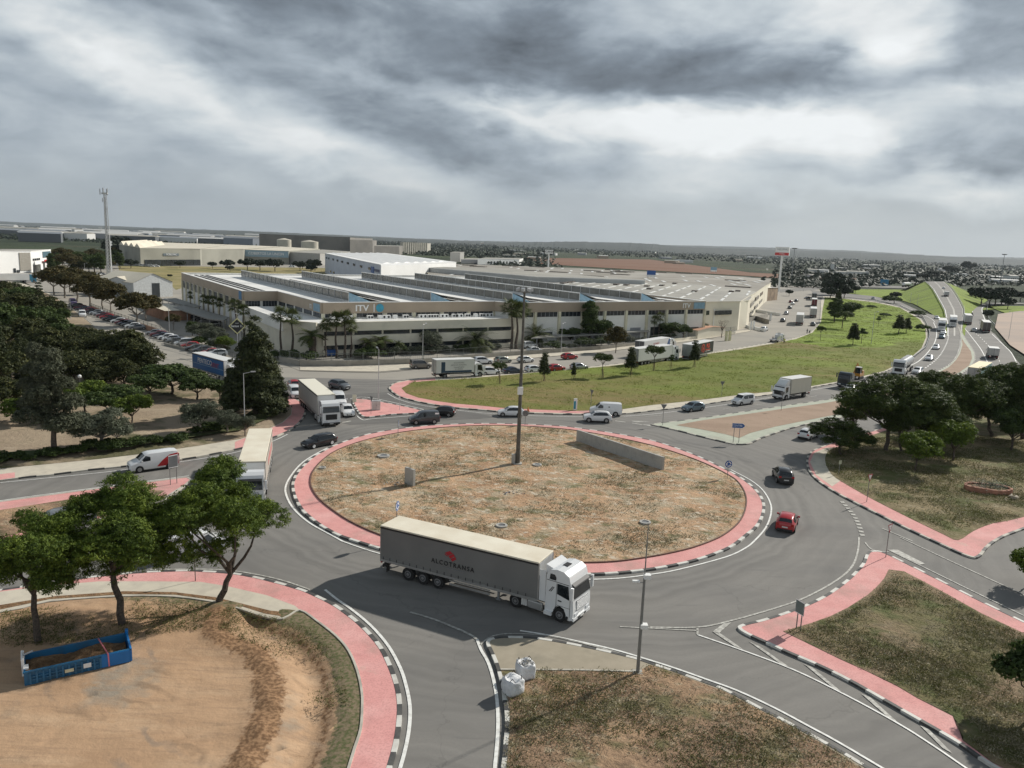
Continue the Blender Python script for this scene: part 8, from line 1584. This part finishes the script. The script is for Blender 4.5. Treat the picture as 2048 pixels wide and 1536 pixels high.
# road signs
def disc(b, c, r, y, m, n=24, r2=0.0):
 if r2: b.add([(c[0] + q * math.cos(t * 6.2832 / n), y, c[1] + q * math.sin(t * 6.2832 / n)) for q in (r, r2) for t in range(n)], [(i, (i + 1) % n, n + (i + 1) % n, n + i) for i in range(n)], m)
 else: b.add([(c[0] + r * math.cos(t * 6.2832 / n), y, c[1] + r * math.sin(t * 6.2832 / n)) for t in range(n)], [tuple(range(n))], m)
def face(e, x, y):
 g = e.location; e.rotation_euler = (0, 0, math.atan2(y, x) + R(90)); return e
def round_sign(x, y, top, label, rz, r=.45, blue=True, h=None):
 e, h = pole_thing('roundabout_sign' if blue else 'road_sign', x, y, top, label, 'road sign', 'road signs', .035, .035, GALV, rz, h=h); z = h - r; b = MB()
 b.tube((0, -.06, z), (0, -.035, z), r, r, SIGNB, 24); disc(b, (0, z), r, -.063, WHITEB); disc(b, (0, z), r * .95, -.066, BLUES)
 for k in range(3):
  for j in range(5):
   a0, a1 = k * 2.094 + j * .27, k * 2.094 + (j + 1) * .27; b.add([(q * math.cos(a), -.07, z + q * math.sin(a)) for q, a in ((r * .68, a0), (r * .68, a1), (r * .46, a1), (r * .46, a0))], [(0, 1, 2, 3)], WHITEB)
  a = k * 2.094 + 1.35; ah = a + .42; b.add([(r * .84 * math.cos(a), -.07, z + r * .84 * math.sin(a)), (r * .30 * math.cos(a), -.07, z + r * .30 * math.sin(a)), (r * .57 * math.cos(ah), -.07, z + r * .57 * math.sin(ah))], [(0, 1, 2)], WHITEB)
 b.build('sign_face', e); return e
round_sign(1454, 960, 922, 'blue round roundabout sign facing us on the right pink ring', R(10)); round_sign(793, 1085, 1004, 'blue round roundabout sign seen nearly edge-on behind the grey lorry', R(78)); round_sign(796, 876, 842, 'roundabout sign seen edge-on at the left rear of the island', R(95)); round_sign(1050, 852, 822, 'roundabout sign seen from behind at the foot of the mast line', R(170))
RB = mat('red_border', (.42, .02, .03), .45)
def yield_sign(x, y, top, label, rz, s=.95):
 e, h = pole_thing('yield_sign', x, y, top, label, 'road sign', 'road signs', .035, .035, GALV, rz); z = h - s * .87; b = MB(); T = [(-s / 2, h), (s / 2, h), (0, z)]
 b.add([(p[0], -.04, p[1]) for p in T] + [(p[0], -.06, p[1]) for p in T], [(2, 1, 0), (0, 1, 4, 3), (1, 2, 5, 4), (2, 0, 3, 5)], SIGNB); b.add([(p[0], -.062, p[1]) for p in T], [(0, 1, 2)], RB)
 cz = h - s * .29; b.add([(p[0] * .68, -.066, cz + (p[1] - cz) * .68) for p in T], [(0, 1, 2)], WHITEB); b.build('sign_face', e)
yield_sign(1771, 1117, 1050, 'yield sign at the tip of the south-east plot', R(42)); yield_sign(1733, 1006, 950, 'yield sign on the eastern pavement with white face', R(35)); yield_sign(1325, 852, 810, 'grey back of a yield sign at the left tip of the median', R(175)); yield_sign(1562, 823, 785, 'grey back of a yield sign in front of the cream box lorry', R(195)); yield_sign(742, 830, 794, 'dark yield sign seen from behind on the small pink splitter', R(130)); yield_sign(1443, 794, 764, 'small grey sign in the lawn above the blue hatchback', R(200)); yield_sign(1181, 822, 781, 'dark sign on a thin pole behind the white panel van', R(120))
def panel_sign(px0, px1, top, bot, label, m, txt=None, back=False, arrow=False, nm='direction_sign', wx=None):
 P, Q = G(*px0), G(*px1); P.z = Q.z = .1; d = Q - P; a = math.atan2(d.y, d.x); L_ = d.length; h1 = HT(px0[0], px0[1], 0, top); h0 = HT(px0[0], px0[1], 0, bot); e = empty(nm, P, a, label, 'road sign', 'road signs'); wx = wx or .25
 for k in (0, L_): b = MB(); b.tube((k, 0, 0), (k, 0, h1 - .05), .04, .04, GALV, 8); b.build('post', e)
 b = MB(); x0, x1 = -wx, L_ + wx; y = -.05
 out = [(x0, h0), (x1, h0), (x1 + (.35 if arrow else 0), (h0 + h1) / 2), (x1, h1), (x0, h1)] if arrow else [(x0, h0), (x1, h0), (x1, h1), (x0, h1)]
 b.profile(out, y - .03, y, SIGNB); b.profile([(p[0], p[1]) for p in out], y - .036, y - .031, WHITEB); c = ((x0 + x1) / 2, (h0 + h1) / 2); b.profile([(c[0] + (p[0] - c[0]) * .95, c[1] + (p[1] - c[1]) * .88) for p in out], y - .042, y - .037, m); b.build('panel', e)
 if txt: text(txt, (h1 - h0) * .6, WLET, e, (c[0], y - .045, c[1]), (R(90), 0, 0), ext=.004, sx=.9)
 return e
panel_sign((1466, 887), (1477, 887.5), 847.5, 857, 'blue arrow-shaped direction sign on two posts at the median corner', BLUES, 'CENTRE', arrow=True, wx=.35)
panel_sign((1592, 1261), (1600, 1266), 1202, 1228, 'grey-green direction sign seen almost edge-on at the south-east plot', mat('green_grey_sign', (.12, .17, .16), .5), wx=.2)
panel_sign((341, 972), (354, 969), 913, 938, 'dark grey back of a direction sign left of the near pines', SIGNB, wx=.15)
# diamond sign
e, h = pole_thing('diamond_sign', 476, 712, 640, 'black diamond sign with yellow edge lettered Sector 13', 'sign', None, .08, .08, LGREY); b = MB(); b.tube((.5, 0, 0), (.5, 0, h * .5), .08, .08, LGREY, 8); b.build('post', e); b = MB(); r_ = 1.75; z = HT(476, 712, 0, 653); YL = mat('pale_yellow_edge', (.70, .66, .34), .5)
for q, y, m in ((r_, -.12, SIGNB), (r_, -.2, YL), (r_ * .84, -.22, BLK)): b.add([(-q, y, z), (0, y, z - q), (q, y, z), (0, y, z + q)], [(0, 1, 2, 3)], m)
b.add([(-r_, -.12, z), (0, -.12, z - r_), (r_, -.12, z), (0, -.12, z + r_), (-r_, -.2, z), (0, -.2, z - r_), (r_, -.2, z), (0, -.2, z + r_)], [(0, 1, 5, 4), (1, 2, 6, 5), (2, 3, 7, 6), (3, 0, 4, 7)], YL); b.build('diamond_panel', e); text('Sector 13', .62, WLET, e, (0, -.24, z), (R(90), 0, 0), bold=.015); text('AREA', .3, WLET, e, (0, -.24, z + .62), (R(90), 0, 0)); e.rotation_euler = (0, 0, R(14))
# telecom tower
P = G(219, 560); H = HT(219, 560, 0, 374); e = empty('telecom_tower', P, .4, 'tall lattice telecom tower with antennas at its top', 'tower'); LM = mat('lattice_grey', (.42, .43, .42), .5, .2)
def leg_pt(k, z): w = 1.55 * (1 - z / H * .55); a = k * 2.094 + .3; return Vector((math.cos(a) * w, math.sin(a) * w, z))
for k in range(3): b = MB(); b.tube(leg_pt(k, 0), leg_pt(k, H * .93), .15, .11, LM, 6); b.build('leg', e)
b = MB(); n = 26
for i in range(n):
 z0, z1 = H * .93 * i / n, H * .93 * (i + 1) / n
 for k in range(3):
  b.tube(leg_pt(k, z0), leg_pt((k + 1) % 3, z1), .06, .06, LM, 4, False); b.tube(leg_pt(k, z1), leg_pt((k + 1) % 3, z1), .06, .06, LM, 4, False); b.tube(leg_pt(k, z1), leg_pt((k + 1) % 3, z0), .045, .045, LM, 4, False)
b.build('bracing', e); b = MB(); b.box(-.25, .25, -.25, .25, 0, H * .9, GREYM); b.build('cable_run', e)
b = MB(); b.tube((0, 0, H * .925), (0, 0, H * .94), 1.5, 1.5, LM, 12); b.build('platform', e)
for k in range(6):
 a = k * 1.047; r_ = 2.1 if k % 2 else 1.3; z = H * (.93 if k % 2 else .94); b = MB(); b.tube((0, 0, z), (math.cos(a) * r_, math.sin(a) * r_, z + .3), .05, .05, LM, 5); c = Vector((math.cos(a) * r_, math.sin(a) * r_, z)); b.box(c.x - .17, c.x + .17, c.y - .12, c.y + .12, z - .6, z + 2.3, WHITEB if k in (0, 2) else GREYM); b.build('antenna', e)
for k, z in enumerate((.86, .80, .77)): b = MB(); b.box(-1.2 + k * .9, -.8 + k * .9, -1.1, -.8, H * z - 1, H * z + 1, LGREY); b.build('antenna', e)
for z in (HT(219, 560, 0, 489), HT(219, 560, 0, 484)): b = MB(); b.tube((1.6, -1.4, z), (1.7, -1.7, z), .55, .62, WHITEB, 14); b.build('dish', e)
P = G(224, 562); h = HT(224, 562, 0, 452); e = empty('antenna_pole', P, 0, 'slim white pole standing close to the telecom tower', 'pole'); b = MB(); b.tube((0, 0, 0), (0, 0, h), .22, .12, WHITEB, 8); b.build('pole', e); b = MB(); b.box(-.3, .3, -.3, .3, 0, .2, CONC); b.build('base', e)
# advertising pylons
P = G(1557, 583); H = HT(1557, 583, 0, 511); H1 = HT(1557, 583, 0, 494); e = empty('sign_pylon', P, R(-24), 'tall white pylon with black and white sign box banded red', 'sign', 'tall advertising signs'); b = MB(); b.tube((0, 0, 0), (0, 0, H), .75, .6, WHITEB, 16); b.build('pole', e)
b = MB(); b.box(-4.6, 4.6, -1.6, 1.6, H, H1, WHITEB); b.build('sign_box', e); b = MB(); b.box(-4.62, 4.62, -1.63, -1.6, H + .1, H + 2.0, REDS); b.build('red_band', e); b = MB(); b.box(-4.66, -4.6, -1.6, 1.6, H, H1, BLK); b.build('black_side', e)
text('NEUMAS', 1.9, GREYM, e, (.3, -1.64, (H + H1) / 2 + 1.2), (R(90), 0, 0)); text('TYRES', 1.3, WLET, e, (0, -1.66, H + 1.05), (R(90), 0, 0))
P = G(1096, 545); H = HT(1096, 545, 0, 507); H1 = HT(1096, 545, 0, 500); e = empty('sign_pylon', P, .05, 'white T-shaped pylon with black-lettered panel rising behind the wide roofs', 'sign', 'tall advertising signs'); b = MB(); b.tube((0, 0, 0), (0, 0, H), .8, .6, WHITEB, 12); b.build('pole', e); b = MB(); b.box(-4.6, 4.6, -.8, .8, H, H1, WHITEB); b.build('sign_box', e); b = MB(); b.box(-5, -4.2, -.85, .85, H - .2, H1 + .3, BLK); b.box(4.2, 5, -.85, .85, H - .2, H1 + .3, BLK); b.build('sign_end', e); text('SCANIA', 2.6, BLK, e, (0, -.86, (H + H1) / 2), (R(90), 0, 0), bold=.05)
for x, y, t, lb in ((1583, 560, 497, 'thin dark high mast behind the red and white pylon'), (2000, 570, 509, 'high mast with round lamp crown near the right picture edge')):
 P = G(x, y); h = HT(x, y, 0, t); e = empty('high_mast', P, 0, lb, 'mast', 'high masts'); b = MB(); b.tube((0, 0, 0), (0, 0, h), .45, .25, GREYM, 8); b.build('pole', e); b = MB(); b.tube((0, 0, h - .5), (0, 0, h + .5), 2.2, 3.0, GREYM, 14); b.build('lamp_crown', e)
for x, y in ((1302, 556), (1427, 545)): P = G(x, y, 9.8); e = empty('roof_sign', P, .2, 'small blue and white sign board standing on the wide roofs, ' + ('left one' if x < 1400 else 'right one'), 'sign', 'roof sign boards'); b = MB(); b.box(-2.6, 2.6, -.2, .2, .8, 4.2, BLUES if x < 1400 else BLUEL); b.box(-2.6, 2.6, -.25, -.2, .8, 1.8, WHITEB); b.build('board', e); b = MB(); b.box(-2, -1.8, -.1, .1, 0, .8, GREYM); b.box(1.8, 2, -.1, .1, 0, .8, GREYM); b.build('stand', e)
# cabinets, posts, cones
P = G(752, 821); e = empty('utility_cabinet', (P.x, P.y, .13), R(12), 'white-grey utility cabinet on the small pink splitter', 'cabinet'); b = MB(); b.box(-.65, .65, -.35, .35, 0, 1.35, mat('cabinet_grey', (.55, .54, .50), .6)); b.box(-.7, .7, -.4, .4, 1.35, 1.42, LGREY); b.build('housing', e, bevel=.02); b = MB(); b.box(-.01, .01, -.36, -.35, .1, 1.3, TRIM); b.box(.06, .1, -.37, -.35, .65, .8, TRIM); b.build('door_seam', e)
P = G(1150, 822); e = empty('information_post', (P.x, P.y, .13), R(10), 'white and teal information totem on the lawn pavement', 'totem'); b = MB(); b.box(-.28, .28, -.12, .12, 0, 1.9, WHITEB); b.build('body', e, bevel=.03); b = MB(); b.box(-.28, .06, -.13, -.12, .25, 1.5, TEAL); b.build('panel', e)
P = G(709, 812); e = empty('hazard_board', (P.x, P.y, .13), R(-8), 'tilted cream hazard board at the left tip of the small pink splitter', 'road sign', 'road signs'); b = MB(); b.tube((0, 0, 0), (0, 0, .9), .03, .03, GALV, 6); b.build('post', e); b = MB(); b.box(-.32, .32, -.05, -.03, .5, 1.7, mat('cream_board', (.66, .64, .5), .5)); b.build('board', e)
P = G(799, 822); e = empty('marker_post', (P.x, P.y, .0), 0, 'thin white marker post on the tip of the pink splitter', 'post'); b = MB(); b.tube((0, 0, 0), (0, 0, 2.2), .03, .03, LGREY, 6); b.build('post', e); b = MB(); b.box(-.12, .12, -.04, -.03, 1.9, 2.4, WHITEB); b.build('plate', e)
P = G(1677, 951); e = empty('marker_post', (P.x, P.y, .13), R(20), 'small grey post with pale plate beside the shaded eastern pavement', 'post'); b = MB(); b.tube((0, 0, 0), (0, 0, 1.5), .04, .04, GALV, 6); b.build('post', e); b = MB(); b.box(-.2, .2, -.06, -.03, 1.3, 1.75, mat('khaki_plate', (.45, .46, .33), .6)); b.build('plate', e)
P = G(391, 1165); e = empty('marker_post', (P.x, P.y, .13), 0, 'thin dark post on the pavement left of the right near pine', 'post'); b = MB(); b.tube((0, 0, 0), (0, 0, 2.3), .035, .035, MAST, 6); b.build('post', e); b = MB(); b.box(-.15, .15, -.05, -.03, 2.0, 2.3, SIGNB); b.build('plate', e)
P = G(1056, 825); e = empty('traffic_cone', (P.x, P.y, .15), 0, 'small orange traffic cone at the lawn kerb by the mast', 'traffic cone'); b = MB(); b.tube((0, 0, .05), (0, 0, .75), .2, .04, mat('cone_orange', (.55, .16, .04), .6), 12); b.build('cone', e); b = MB(); b.box(-.25, .25, -.25, .25, 0, .05, TRIM); b.build('base', e)
# manholes
for x, y, lb, r_ in ((767, 916, 'concrete manhole ring at the left of the island', .75), (1074, 934, 'concrete manhole ring just right of the mast', .55), (1003, 1057, 'steel manhole in the near part of the island', .55), (1290, 1050, 'white-rimmed manhole near the right front of the island', .55), (645, 940, 'small concrete cover at the left rim of the island', .4)):
 P = G(x, y); e = empty('manhole', (P.x, P.y, .2), 0, lb, 'manhole', 'manholes on the island'); b = MB(); n = 24
 for q0, q1, z0, z1 in ((r_, r_, -.1, .16), (r_, r_ * .62, .16, .16), (r_ * .62, r_ * .62, .16, .05)): b.add([(q * math.cos(t * 6.2832 / n), q * math.sin(t * 6.2832 / n), z) for q, z in ((q0, z0), (q1, z1)) for t in range(n)], [(i, (i + 1) % n, n + (i + 1) % n, n + i) for i in range(n)], CONC)
 b.build('ring', e); b = MB(); b.tube((0, 0, .03), (0, 0, .1), r_ * .6, r_ * .6, GREYM, 20); b.build('cover', e)
rs = random.Random(14)
for x, y, lb, m, n in ((1022, 992, 'scatter of bluish broken rubble in the middle of the island', mat('blue_rubble', (.20, .22, .26), .8, var=.3), 26), (792, 972, 'pale rubble at the foot of the small concrete slab', CONC, 40), (2035, 1004, 'pale stones beside the brick planter ring', mat('pale_stone', (.42, .36, .27), .85, var=.2), 7)):
 P = G(x, y); b = MB()
 for i in range(n):
  s = rs.uniform(.05, .16) * (3 if 'planter' in lb else 1); cx, cy = rs.gauss(0, .8), rs.gauss(0, .35); q = [Vector((cx + rs.uniform(-s, s), cy + rs.uniform(-s, s), rs.uniform(0, s * 1.2))) for _ in range(6)]; b.add(q, [(0, 1, 2), (0, 2, 3), (0, 3, 4), (1, 2, 5), (2, 3, 5), (3, 4, 5), (0, 1, 5), (0, 4, 5)], m)
 b.build('rubble', None, (P.x, P.y, .22), label=lb, cat='rubble', kind='stuff')
# brick planter ring
P = G(1975, 985); e = empty('planter', (P.x, P.y, .13), R(-12), 'low terracotta brick planter ring with spiky plants by the eastern wood', 'planter'); b = MB(); n = 22
for i in range(n):
 a0, a1 = i * 6.2832 / n, (i + 1) * 6.2832 / n; rx, ry = 2.5, 1.5; p, q = (rx * math.cos(a0), ry * math.sin(a0)), (rx * math.cos(a1), ry * math.sin(a1)); seg_box(b, p, q, 0, .62 + .05 * math.sin(i), 0, .28, mat('planter_brick', (.36, .17, .11), .85, scale=2, var=.25))
b.build('wall', e); b = MB(); b.prism([(2.3 * math.cos(t * .4), 1.35 * math.sin(t * .4)) for t in range(15)], 0, .45, SOILB); b.build('soil', e)
tf = leafmesh('planter_leaves', np.random.RandomState(3).normal(size=(700, 3)) * np.array([1.1, .6, .25]) + np.array([.2, 0, .8]), np.tile([0, -.3, 1.0], (700, 1)), .16, .2, L_OLIV, 3); o = bpy.data.objects.new('plants', tf); COL.objects.link(o); reg(o, e)
# blue roll-off skip
SKB = mat('skip_blue', (.015, .13, .27), .5, scale=1.2, col2=(.03, .10, .17), lo=.45, hi=.72, bump=.1, bscale=5); SKN = mat('skip_new_blue', (.01, .15, .42), .4, var=.06); A_, B_ = G(50, 1380), G(262, 1331); d = B_ - A_; L_ = d.length; e = empty('skip', (A_.x, A_.y, .12), math.atan2(d.y, d.x), 'blue roll-off skip filled with brown soil below the near pines', 'skip'); W_ = 2.2; H_ = .92
b = MB(); b.box(0, L_, 0, .07, .18, H_, SKB); b.box(0, L_, W_ - .07, W_, .18, H_, SKB); b.box(0, .08, .07, W_ - .07, .18, H_ + .15, SKB); b.box(0, L_, 0, W_, .12, .2, SKB)
for s, y in ((-1, 0), (1, W_)):
 b.box(-.04, L_ + .04, y - .06, y + .06, H_ - .02, H_ + .07, SKB)
 for k in range(12): x = .3 + k * (L_ - 1.9) / 11; b.box(x - .05, x + .05, y + s * .07 - .04, y + s * .07 + .04, .2, H_ - .04, SKB)
 for zz in (.4, .58): b.box(.3, L_ - 1.7, y + s * .04 - .03, y + s * .04 + .03, zz, zz + .06, SKB)
b.build('body', e); b = MB(); b.box(L_ - 1.55, L_ - .04, -.1, -.03, .2, H_ + .05, SKN); b.box(L_ - .02, L_ + .09, -.06, W_ + .06, .2, H_ + .1, SKN); b.box(L_ - .05, L_ + .12, W_ - .1, W_ + .1, .2, H_ + .3, SKN); b.build('tailgate', e)
b = MB()
for y in (.5, W_ - .5): b.box(.1, L_ - .1, y - .06, y + .06, 0, .14, CH); b.tube((L_ - .5, y - .1, .1), (L_ - .5, y + .1, .1), .1, .1, GREYM, 10)
b.build('skid', e); b = MB(); b.box(-.1, .05, .6, .8, H_ - .5, H_ + .55, WHITEB); b.box(-.1, .05, 1.5, 1.7, H_ - .5, H_ + .55, WHITEB); b.tube((-.05, .55, H_ + .5), (-.05, 1.75, H_ + .5), .06, .06, WHITEB, 8); b.tube((.0, 1.2, H_ + .5), (.5, 1.0, H_ + .75), .05, .05, LGREY, 6); b.box(0, .25, .15, .6, H_ + .1, H_ + .2, WHITEB); b.build('hook_frame', e)
b = MB(); nx_, ny_ = 26, 9; vs = [(.1 + (L_ - .2) * i / nx_, .08 + (W_ - .16) * j / ny_, .42 + .14 * math.sin(i * .55) * math.cos(j * .9) + .25 * abs(math.sin(i * .21 + 1)) * (j / ny_) + rs.uniform(-.04, .04)) for i in range(nx_ + 1) for j in range(ny_ + 1)]
b.add(vs, [(i * (ny_ + 1) + j, (i + 1) * (ny_ + 1) + j, (i + 1) * (ny_ + 1) + j + 1, i * (ny_ + 1) + j + 1) for i in range(nx_) for j in range(ny_)], SPOIL, True); b.build('soil_load', e)
b = MB(); x = L_ - 1.2; b.hexa([Vector(p) for p in ((x, -.14, .2), (x + .07, -.14, .2), (x + .07, -.12, .2), (x, -.12, .2))], [Vector(p) for p in ((x - .02, -.14, H_ + .08), (x + .05, -.14, H_ + .08), (x + .05, -.07, H_ + .08), (x - .02, -.07, H_ + .08))], mat('pink_strap', (.65, .18, .22), .6)); b.hexa([Vector(p) for p in ((x - .02, -.1, H_ + .07), (x + .05, -.1, H_ + .07), (x - .3, W_, H_ + .05), (x - .37, W_, H_ + .05))], [Vector(p) for p in ((x - .02, -.1, H_ + .1), (x + .05, -.1, H_ + .1), (x - .3, W_, H_ + .08), (x - .37, W_, H_ + .08))], mat('pink_strap', (1, 1, 1))); b.build('strap', e)
b = MB(); b.box(2.0, 2.45, -.125, -.1, .42, .62, mat('cream_label', (.6, .56, .38), .5)); b.build('label_plate', e); b = MB(); b.box(2.95, 3.35, -.125, -.1, .45, .72, WHITEB); b.build('label_plate', e)
# bulk bags
BAG = mat('woven_bag', (.62, .63, .64), .8, scale=4, var=.08, bump=.6, bscale=7)
def bag(x, y, label, full, rz):
 P = G(x, y); e = empty('bulk_bag', (P.x, P.y, .15), rz, label, 'bulk bag', 'white bulk bags by the south kerb'); bm = bmesh.new(); bmesh.ops.create_cube(bm, size=1); bmesh.ops.subdivide_edges(bm, edges=bm.edges[:], cuts=7, use_grid_fill=True); rn = random.Random(int(x))
 for v in bm.verts:
  x_, y_, z_ = v.co; r = 1 + .14 * math.cos(z_ * 2.6) ; n = .03 * math.sin(x_ * 11 + z_ * 7) + .03 * math.sin(y_ * 13 - z_ * 9) + rn.uniform(-.012, .012); l = math.hypot(x_, y_) + 1e-6; k = (min(.5, max(abs(x_), abs(y_))) / l) ** .45 if l > .05 else 1
  v.co = (x_ * r * k * (1 + n), y_ * r * k * (1 + n), (z_ + .5) * .92 + (.05 * math.sin(x_ * 9) if z_ > .4 else 0))
  if z_ > .45 and math.hypot(x_, y_) < .42: v.co.z -= .16 if full else .08
 me = bpy.data.meshes.new('bag'); bm.to_mesh(me); bm.free(); me.materials.append(BAG)
 for p in me.polygons: p.use_smooth = True
 o = bpy.data.objects.new('sack', me); COL.objects.link(o); reg(o, e)
 for k in range(4):
  a = k * 1.5708 + .785; c = Vector((math.cos(a) * .5, math.sin(a) * .5, 0)); b = MB(); b.tube(c * 1.06 + Vector((0, 0, .3)), c * 1.02 + Vector((0, 0, .93)), .022, .022, TRIM, 5); t = Vector((-math.sin(a), math.cos(a), 0)) * .16; b.tube(c * 1.0 - t + Vector((0, 0, .9)), c * .95 + Vector((0, 0, 1.12)), .02, .02, TRIM, 5); b.tube(c * 1.0 + t + Vector((0, 0, .9)), c * .95 + Vector((0, 0, 1.12)), .02, .02, TRIM, 5); b.build('handle', e)
 if full:
  b = MB()
  for i in range(60):
   s = rn.uniform(.04, .09); cx, cy = rn.gauss(0, .17), rn.gauss(0, .17); z = .86 + .15 * (1 - min(1, math.hypot(cx, cy) / .4)); q = [Vector((cx + rn.uniform(-s, s), cy + rn.uniform(-s, s), z + rn.uniform(-s, s))) for _ in range(5)]; b.add(q, [(0, 1, 2), (0, 2, 3), (1, 2, 4), (2, 3, 4), (0, 3, 4), (0, 1, 4)], CONC)
  b.build('rubble_fill', e)
bag(1050, 1357, 'open white bulk bag heaped with grey rubble', True, .3); bag(1025, 1389, 'closed white bulk bag nearer the kerb', False, .7)
# people standing by the industrial road
def person(x, y, label, top, leg, rz, bend=.0):
 P = G(x, y); e = empty('person', (P.x, P.y, .03), rz, label, 'person', 'people by the industrial road'); SK = mat('skin', (.42, .26, .18), .6)
 J = [((0, 0, .95), .15, -1), ((bend * .3, 0, 1.2), .15, 0), ((bend * .7, 0, 1.43), .14, 1), ((bend * .85, 0, 1.53), .055, 2), ((bend, 0, 1.68), .10, 3), ((bend * .7, .2, 1.42), .06, 2), ((bend + .05, .27, 1.15), .045, 5), ((bend + .2, .25, .92), .035, 6), ((bend * .7, -.2, 1.42), .06, 2), ((bend + .05, -.27, 1.15), .045, 8), ((bend + .15, -.26, .9), .035, 9), ((0, .1, .88), .095, 0), ((.04, .12, .48), .065, 11), ((-.02, .13, .06), .05, 12), ((.14, .13, .03), .04, 13), ((0, -.1, .88), .095, 0), ((.08, -.12, .48), .065, 15), ((.1, -.13, .06), .05, 16), ((.25, -.13, .03), .04, 17)]
 me = bpy.data.meshes.new('body'); me.from_pydata([j[0] for j in J], [(i, j[2]) for i, j in enumerate(J) if j[2] >= 0], []); o = bpy.data.objects.new('body', me); COL.objects.link(o); sk = o.modifiers.new('skin', 'SKIN'); bm = bmesh.new(); bm.from_mesh(me); ly = bm.verts.layers.skin.verify()
 for v, j in zip(bm.verts, J): v[ly].radius = (j[1], j[1]); v[ly].use_root = (j[2] < 0)
 bm.to_mesh(me); bm.free(); o.modifiers.new('sub', 'SUBSURF').levels = 1; dg = bpy.context.evaluated_depsgraph_get(); m2 = bpy.data.meshes.new_from_object(o.evaluated_get(dg)); bpy.data.objects.remove(o); m2.materials.clear()
 for m in (leg, top, SK): m2.materials.append(m)
 for p in m2.polygons: z = p.center.z; p.material_index = 2 if z > 1.52 or (abs(p.center.y) > .2 and z < 1.0 and z > .8) else 1 if z > .93 else 0; p.use_smooth = True
 o = bpy.data.objects.new('body', m2); COL.objects.link(o); reg(o, e); b = MB(); b.tube((bend - .01, 0, 1.70), (bend - .01, 0, 1.81), .11, .07, BLK, 10); b.build('hair', e)
JK = mat('dark_jacket', (.03, .035, .045), .8); JN = mat('jeans', (.05, .07, .11), .8); YV = mat('yellow_vest', (.45, .5, .05), .7)
person(1545, 684, 'person in dark clothes at the rear of the flatbed lorry', JK, JN, 0); person(1568, 688, 'person bending at the kerb below the flatbed lorry', YV, JK, 1, bend=.25); person(1614, 668, 'person in dark clothes standing beside the lawn kerb', JK, JK, 2)
# motorcycle beside that person
P = G(1619, 667); e = empty('motorcycle', (P.x, P.y, .03), 1.0, 'dark motorcycle parked at the lawn kerb corner', 'motorcycle')
for x_ in (-.7, .7): b = MB(); b.wheel((x_, 0, .31), .31, .11, TY, 14); b.build('wheel', e)
b = MB(); b.profile([(-.75, .75), (-.3, .45), (.4, .4), (.6, .8), (.3, 1.0), (-.1, .85), (-.6, .92)], -.14, .14, PBK); b.build('body', e, bevel=.03); b = MB(); b.tube((.7, 0, .31), (.45, 0, 1.05), .04, .04, GREYM, 6); b.tube((.45, -.32, 1.05), (.45, .32, 1.05), .02, .02, TRIM, 6); b.build('handlebar', e)
# blue waste bin and boards behind the corner fence
P = G(663, 712); e = empty('waste_container', (P.x, P.y, .03), .5, 'blue waste container among the palm trunks', 'container'); b = MB(); b.box(-1.3, 1.3, -.6, .6, .15, 1.3, BLUES); b.build('bin', e, bevel=.05); b = MB(); b.box(-1.35, 1.35, -.65, .65, 1.3, 1.4, BLUES); b.build('lid', e)
for x, y, lb in ((1452, 682, 'pale yellow gate post pair, left, by the bare tree'), (1459, 681, 'pale yellow gate post pair, right, by the bare tree'), (1500, 660, 'white stone pillar at the ramp entrance, left'), (1506, 659, 'white stone pillar at the ramp entrance, right'), (1540, 642, 'white stone pillar farther up the yards')):
 P = G(x, y); e = empty('gate_post', (P.x, P.y, 0), BA, lb, 'gate post', 'gate posts of the yards'); b = MB(); b.box(-.3, .3, -.3, .3, 0, 3.0, mat('pale_yellow_post', (.62, .60, .38), .7) if x < 1490 else WHITEB); b.build('pillar', e); b = MB(); b.box(-.36, .36, -.36, .36, 3.0, 3.12, CONC); b.build('cap', e)
# air between here and the hills
b = MB(); b.box(-15000, 15000, -390, 17500, -1.6, 480, ROOFG); hzo = b.build('haze', None, label='thin grey-blue haze over the plain', cat='haze', kind='stuff'); hm = bpy.data.materials.new('haze'); hm.use_nodes = True; nt = hm.node_tree; nt.nodes.clear(); v = nt.nodes.new('ShaderNodeVolumePrincipled'); v.inputs['Density'].default_value = 3.2e-5; v.inputs['Color'].default_value = (.72, .80, .88, 1); v.inputs['Anisotropy'].default_value = .2
ou = nt.nodes.new('ShaderNodeOutputMaterial'); nt.links.new(v.outputs[0], ou.inputs['Volume']); hzo.data.materials.clear(); hzo.data.materials.append(hm); hm.volume_intersection_method = 'FAST' if hasattr(hm, 'volume_intersection_method') else None

# things that share a look are told apart by their order in the view
ORD = 'first second third fourth fifth sixth seventh eighth ninth tenth eleventh twelfth thirteenth fourteenth fifteenth sixteenth seventeenth eighteenth nineteenth twentieth'.split()
byl = {}
for o in bpy.data.objects:
 if o.parent is None and o.get('label') and o.get('kind') is None: byl.setdefault(o['label'], []).append(o)
for lb, os_ in byl.items():
 if 1 < len(os_) <= 26:
  os_.sort(key=lambda o: math.atan2(o.location.x, o.location.y))
  for i, o in enumerate(os_):
   j = len(os_) - 1 - i; o['label'] = lb + (', leftmost one' if i == 0 else ', rightmost one' if j == 0 else f', {ORD[i]} from the left' if i <= j else f', {ORD[j]} from the right')
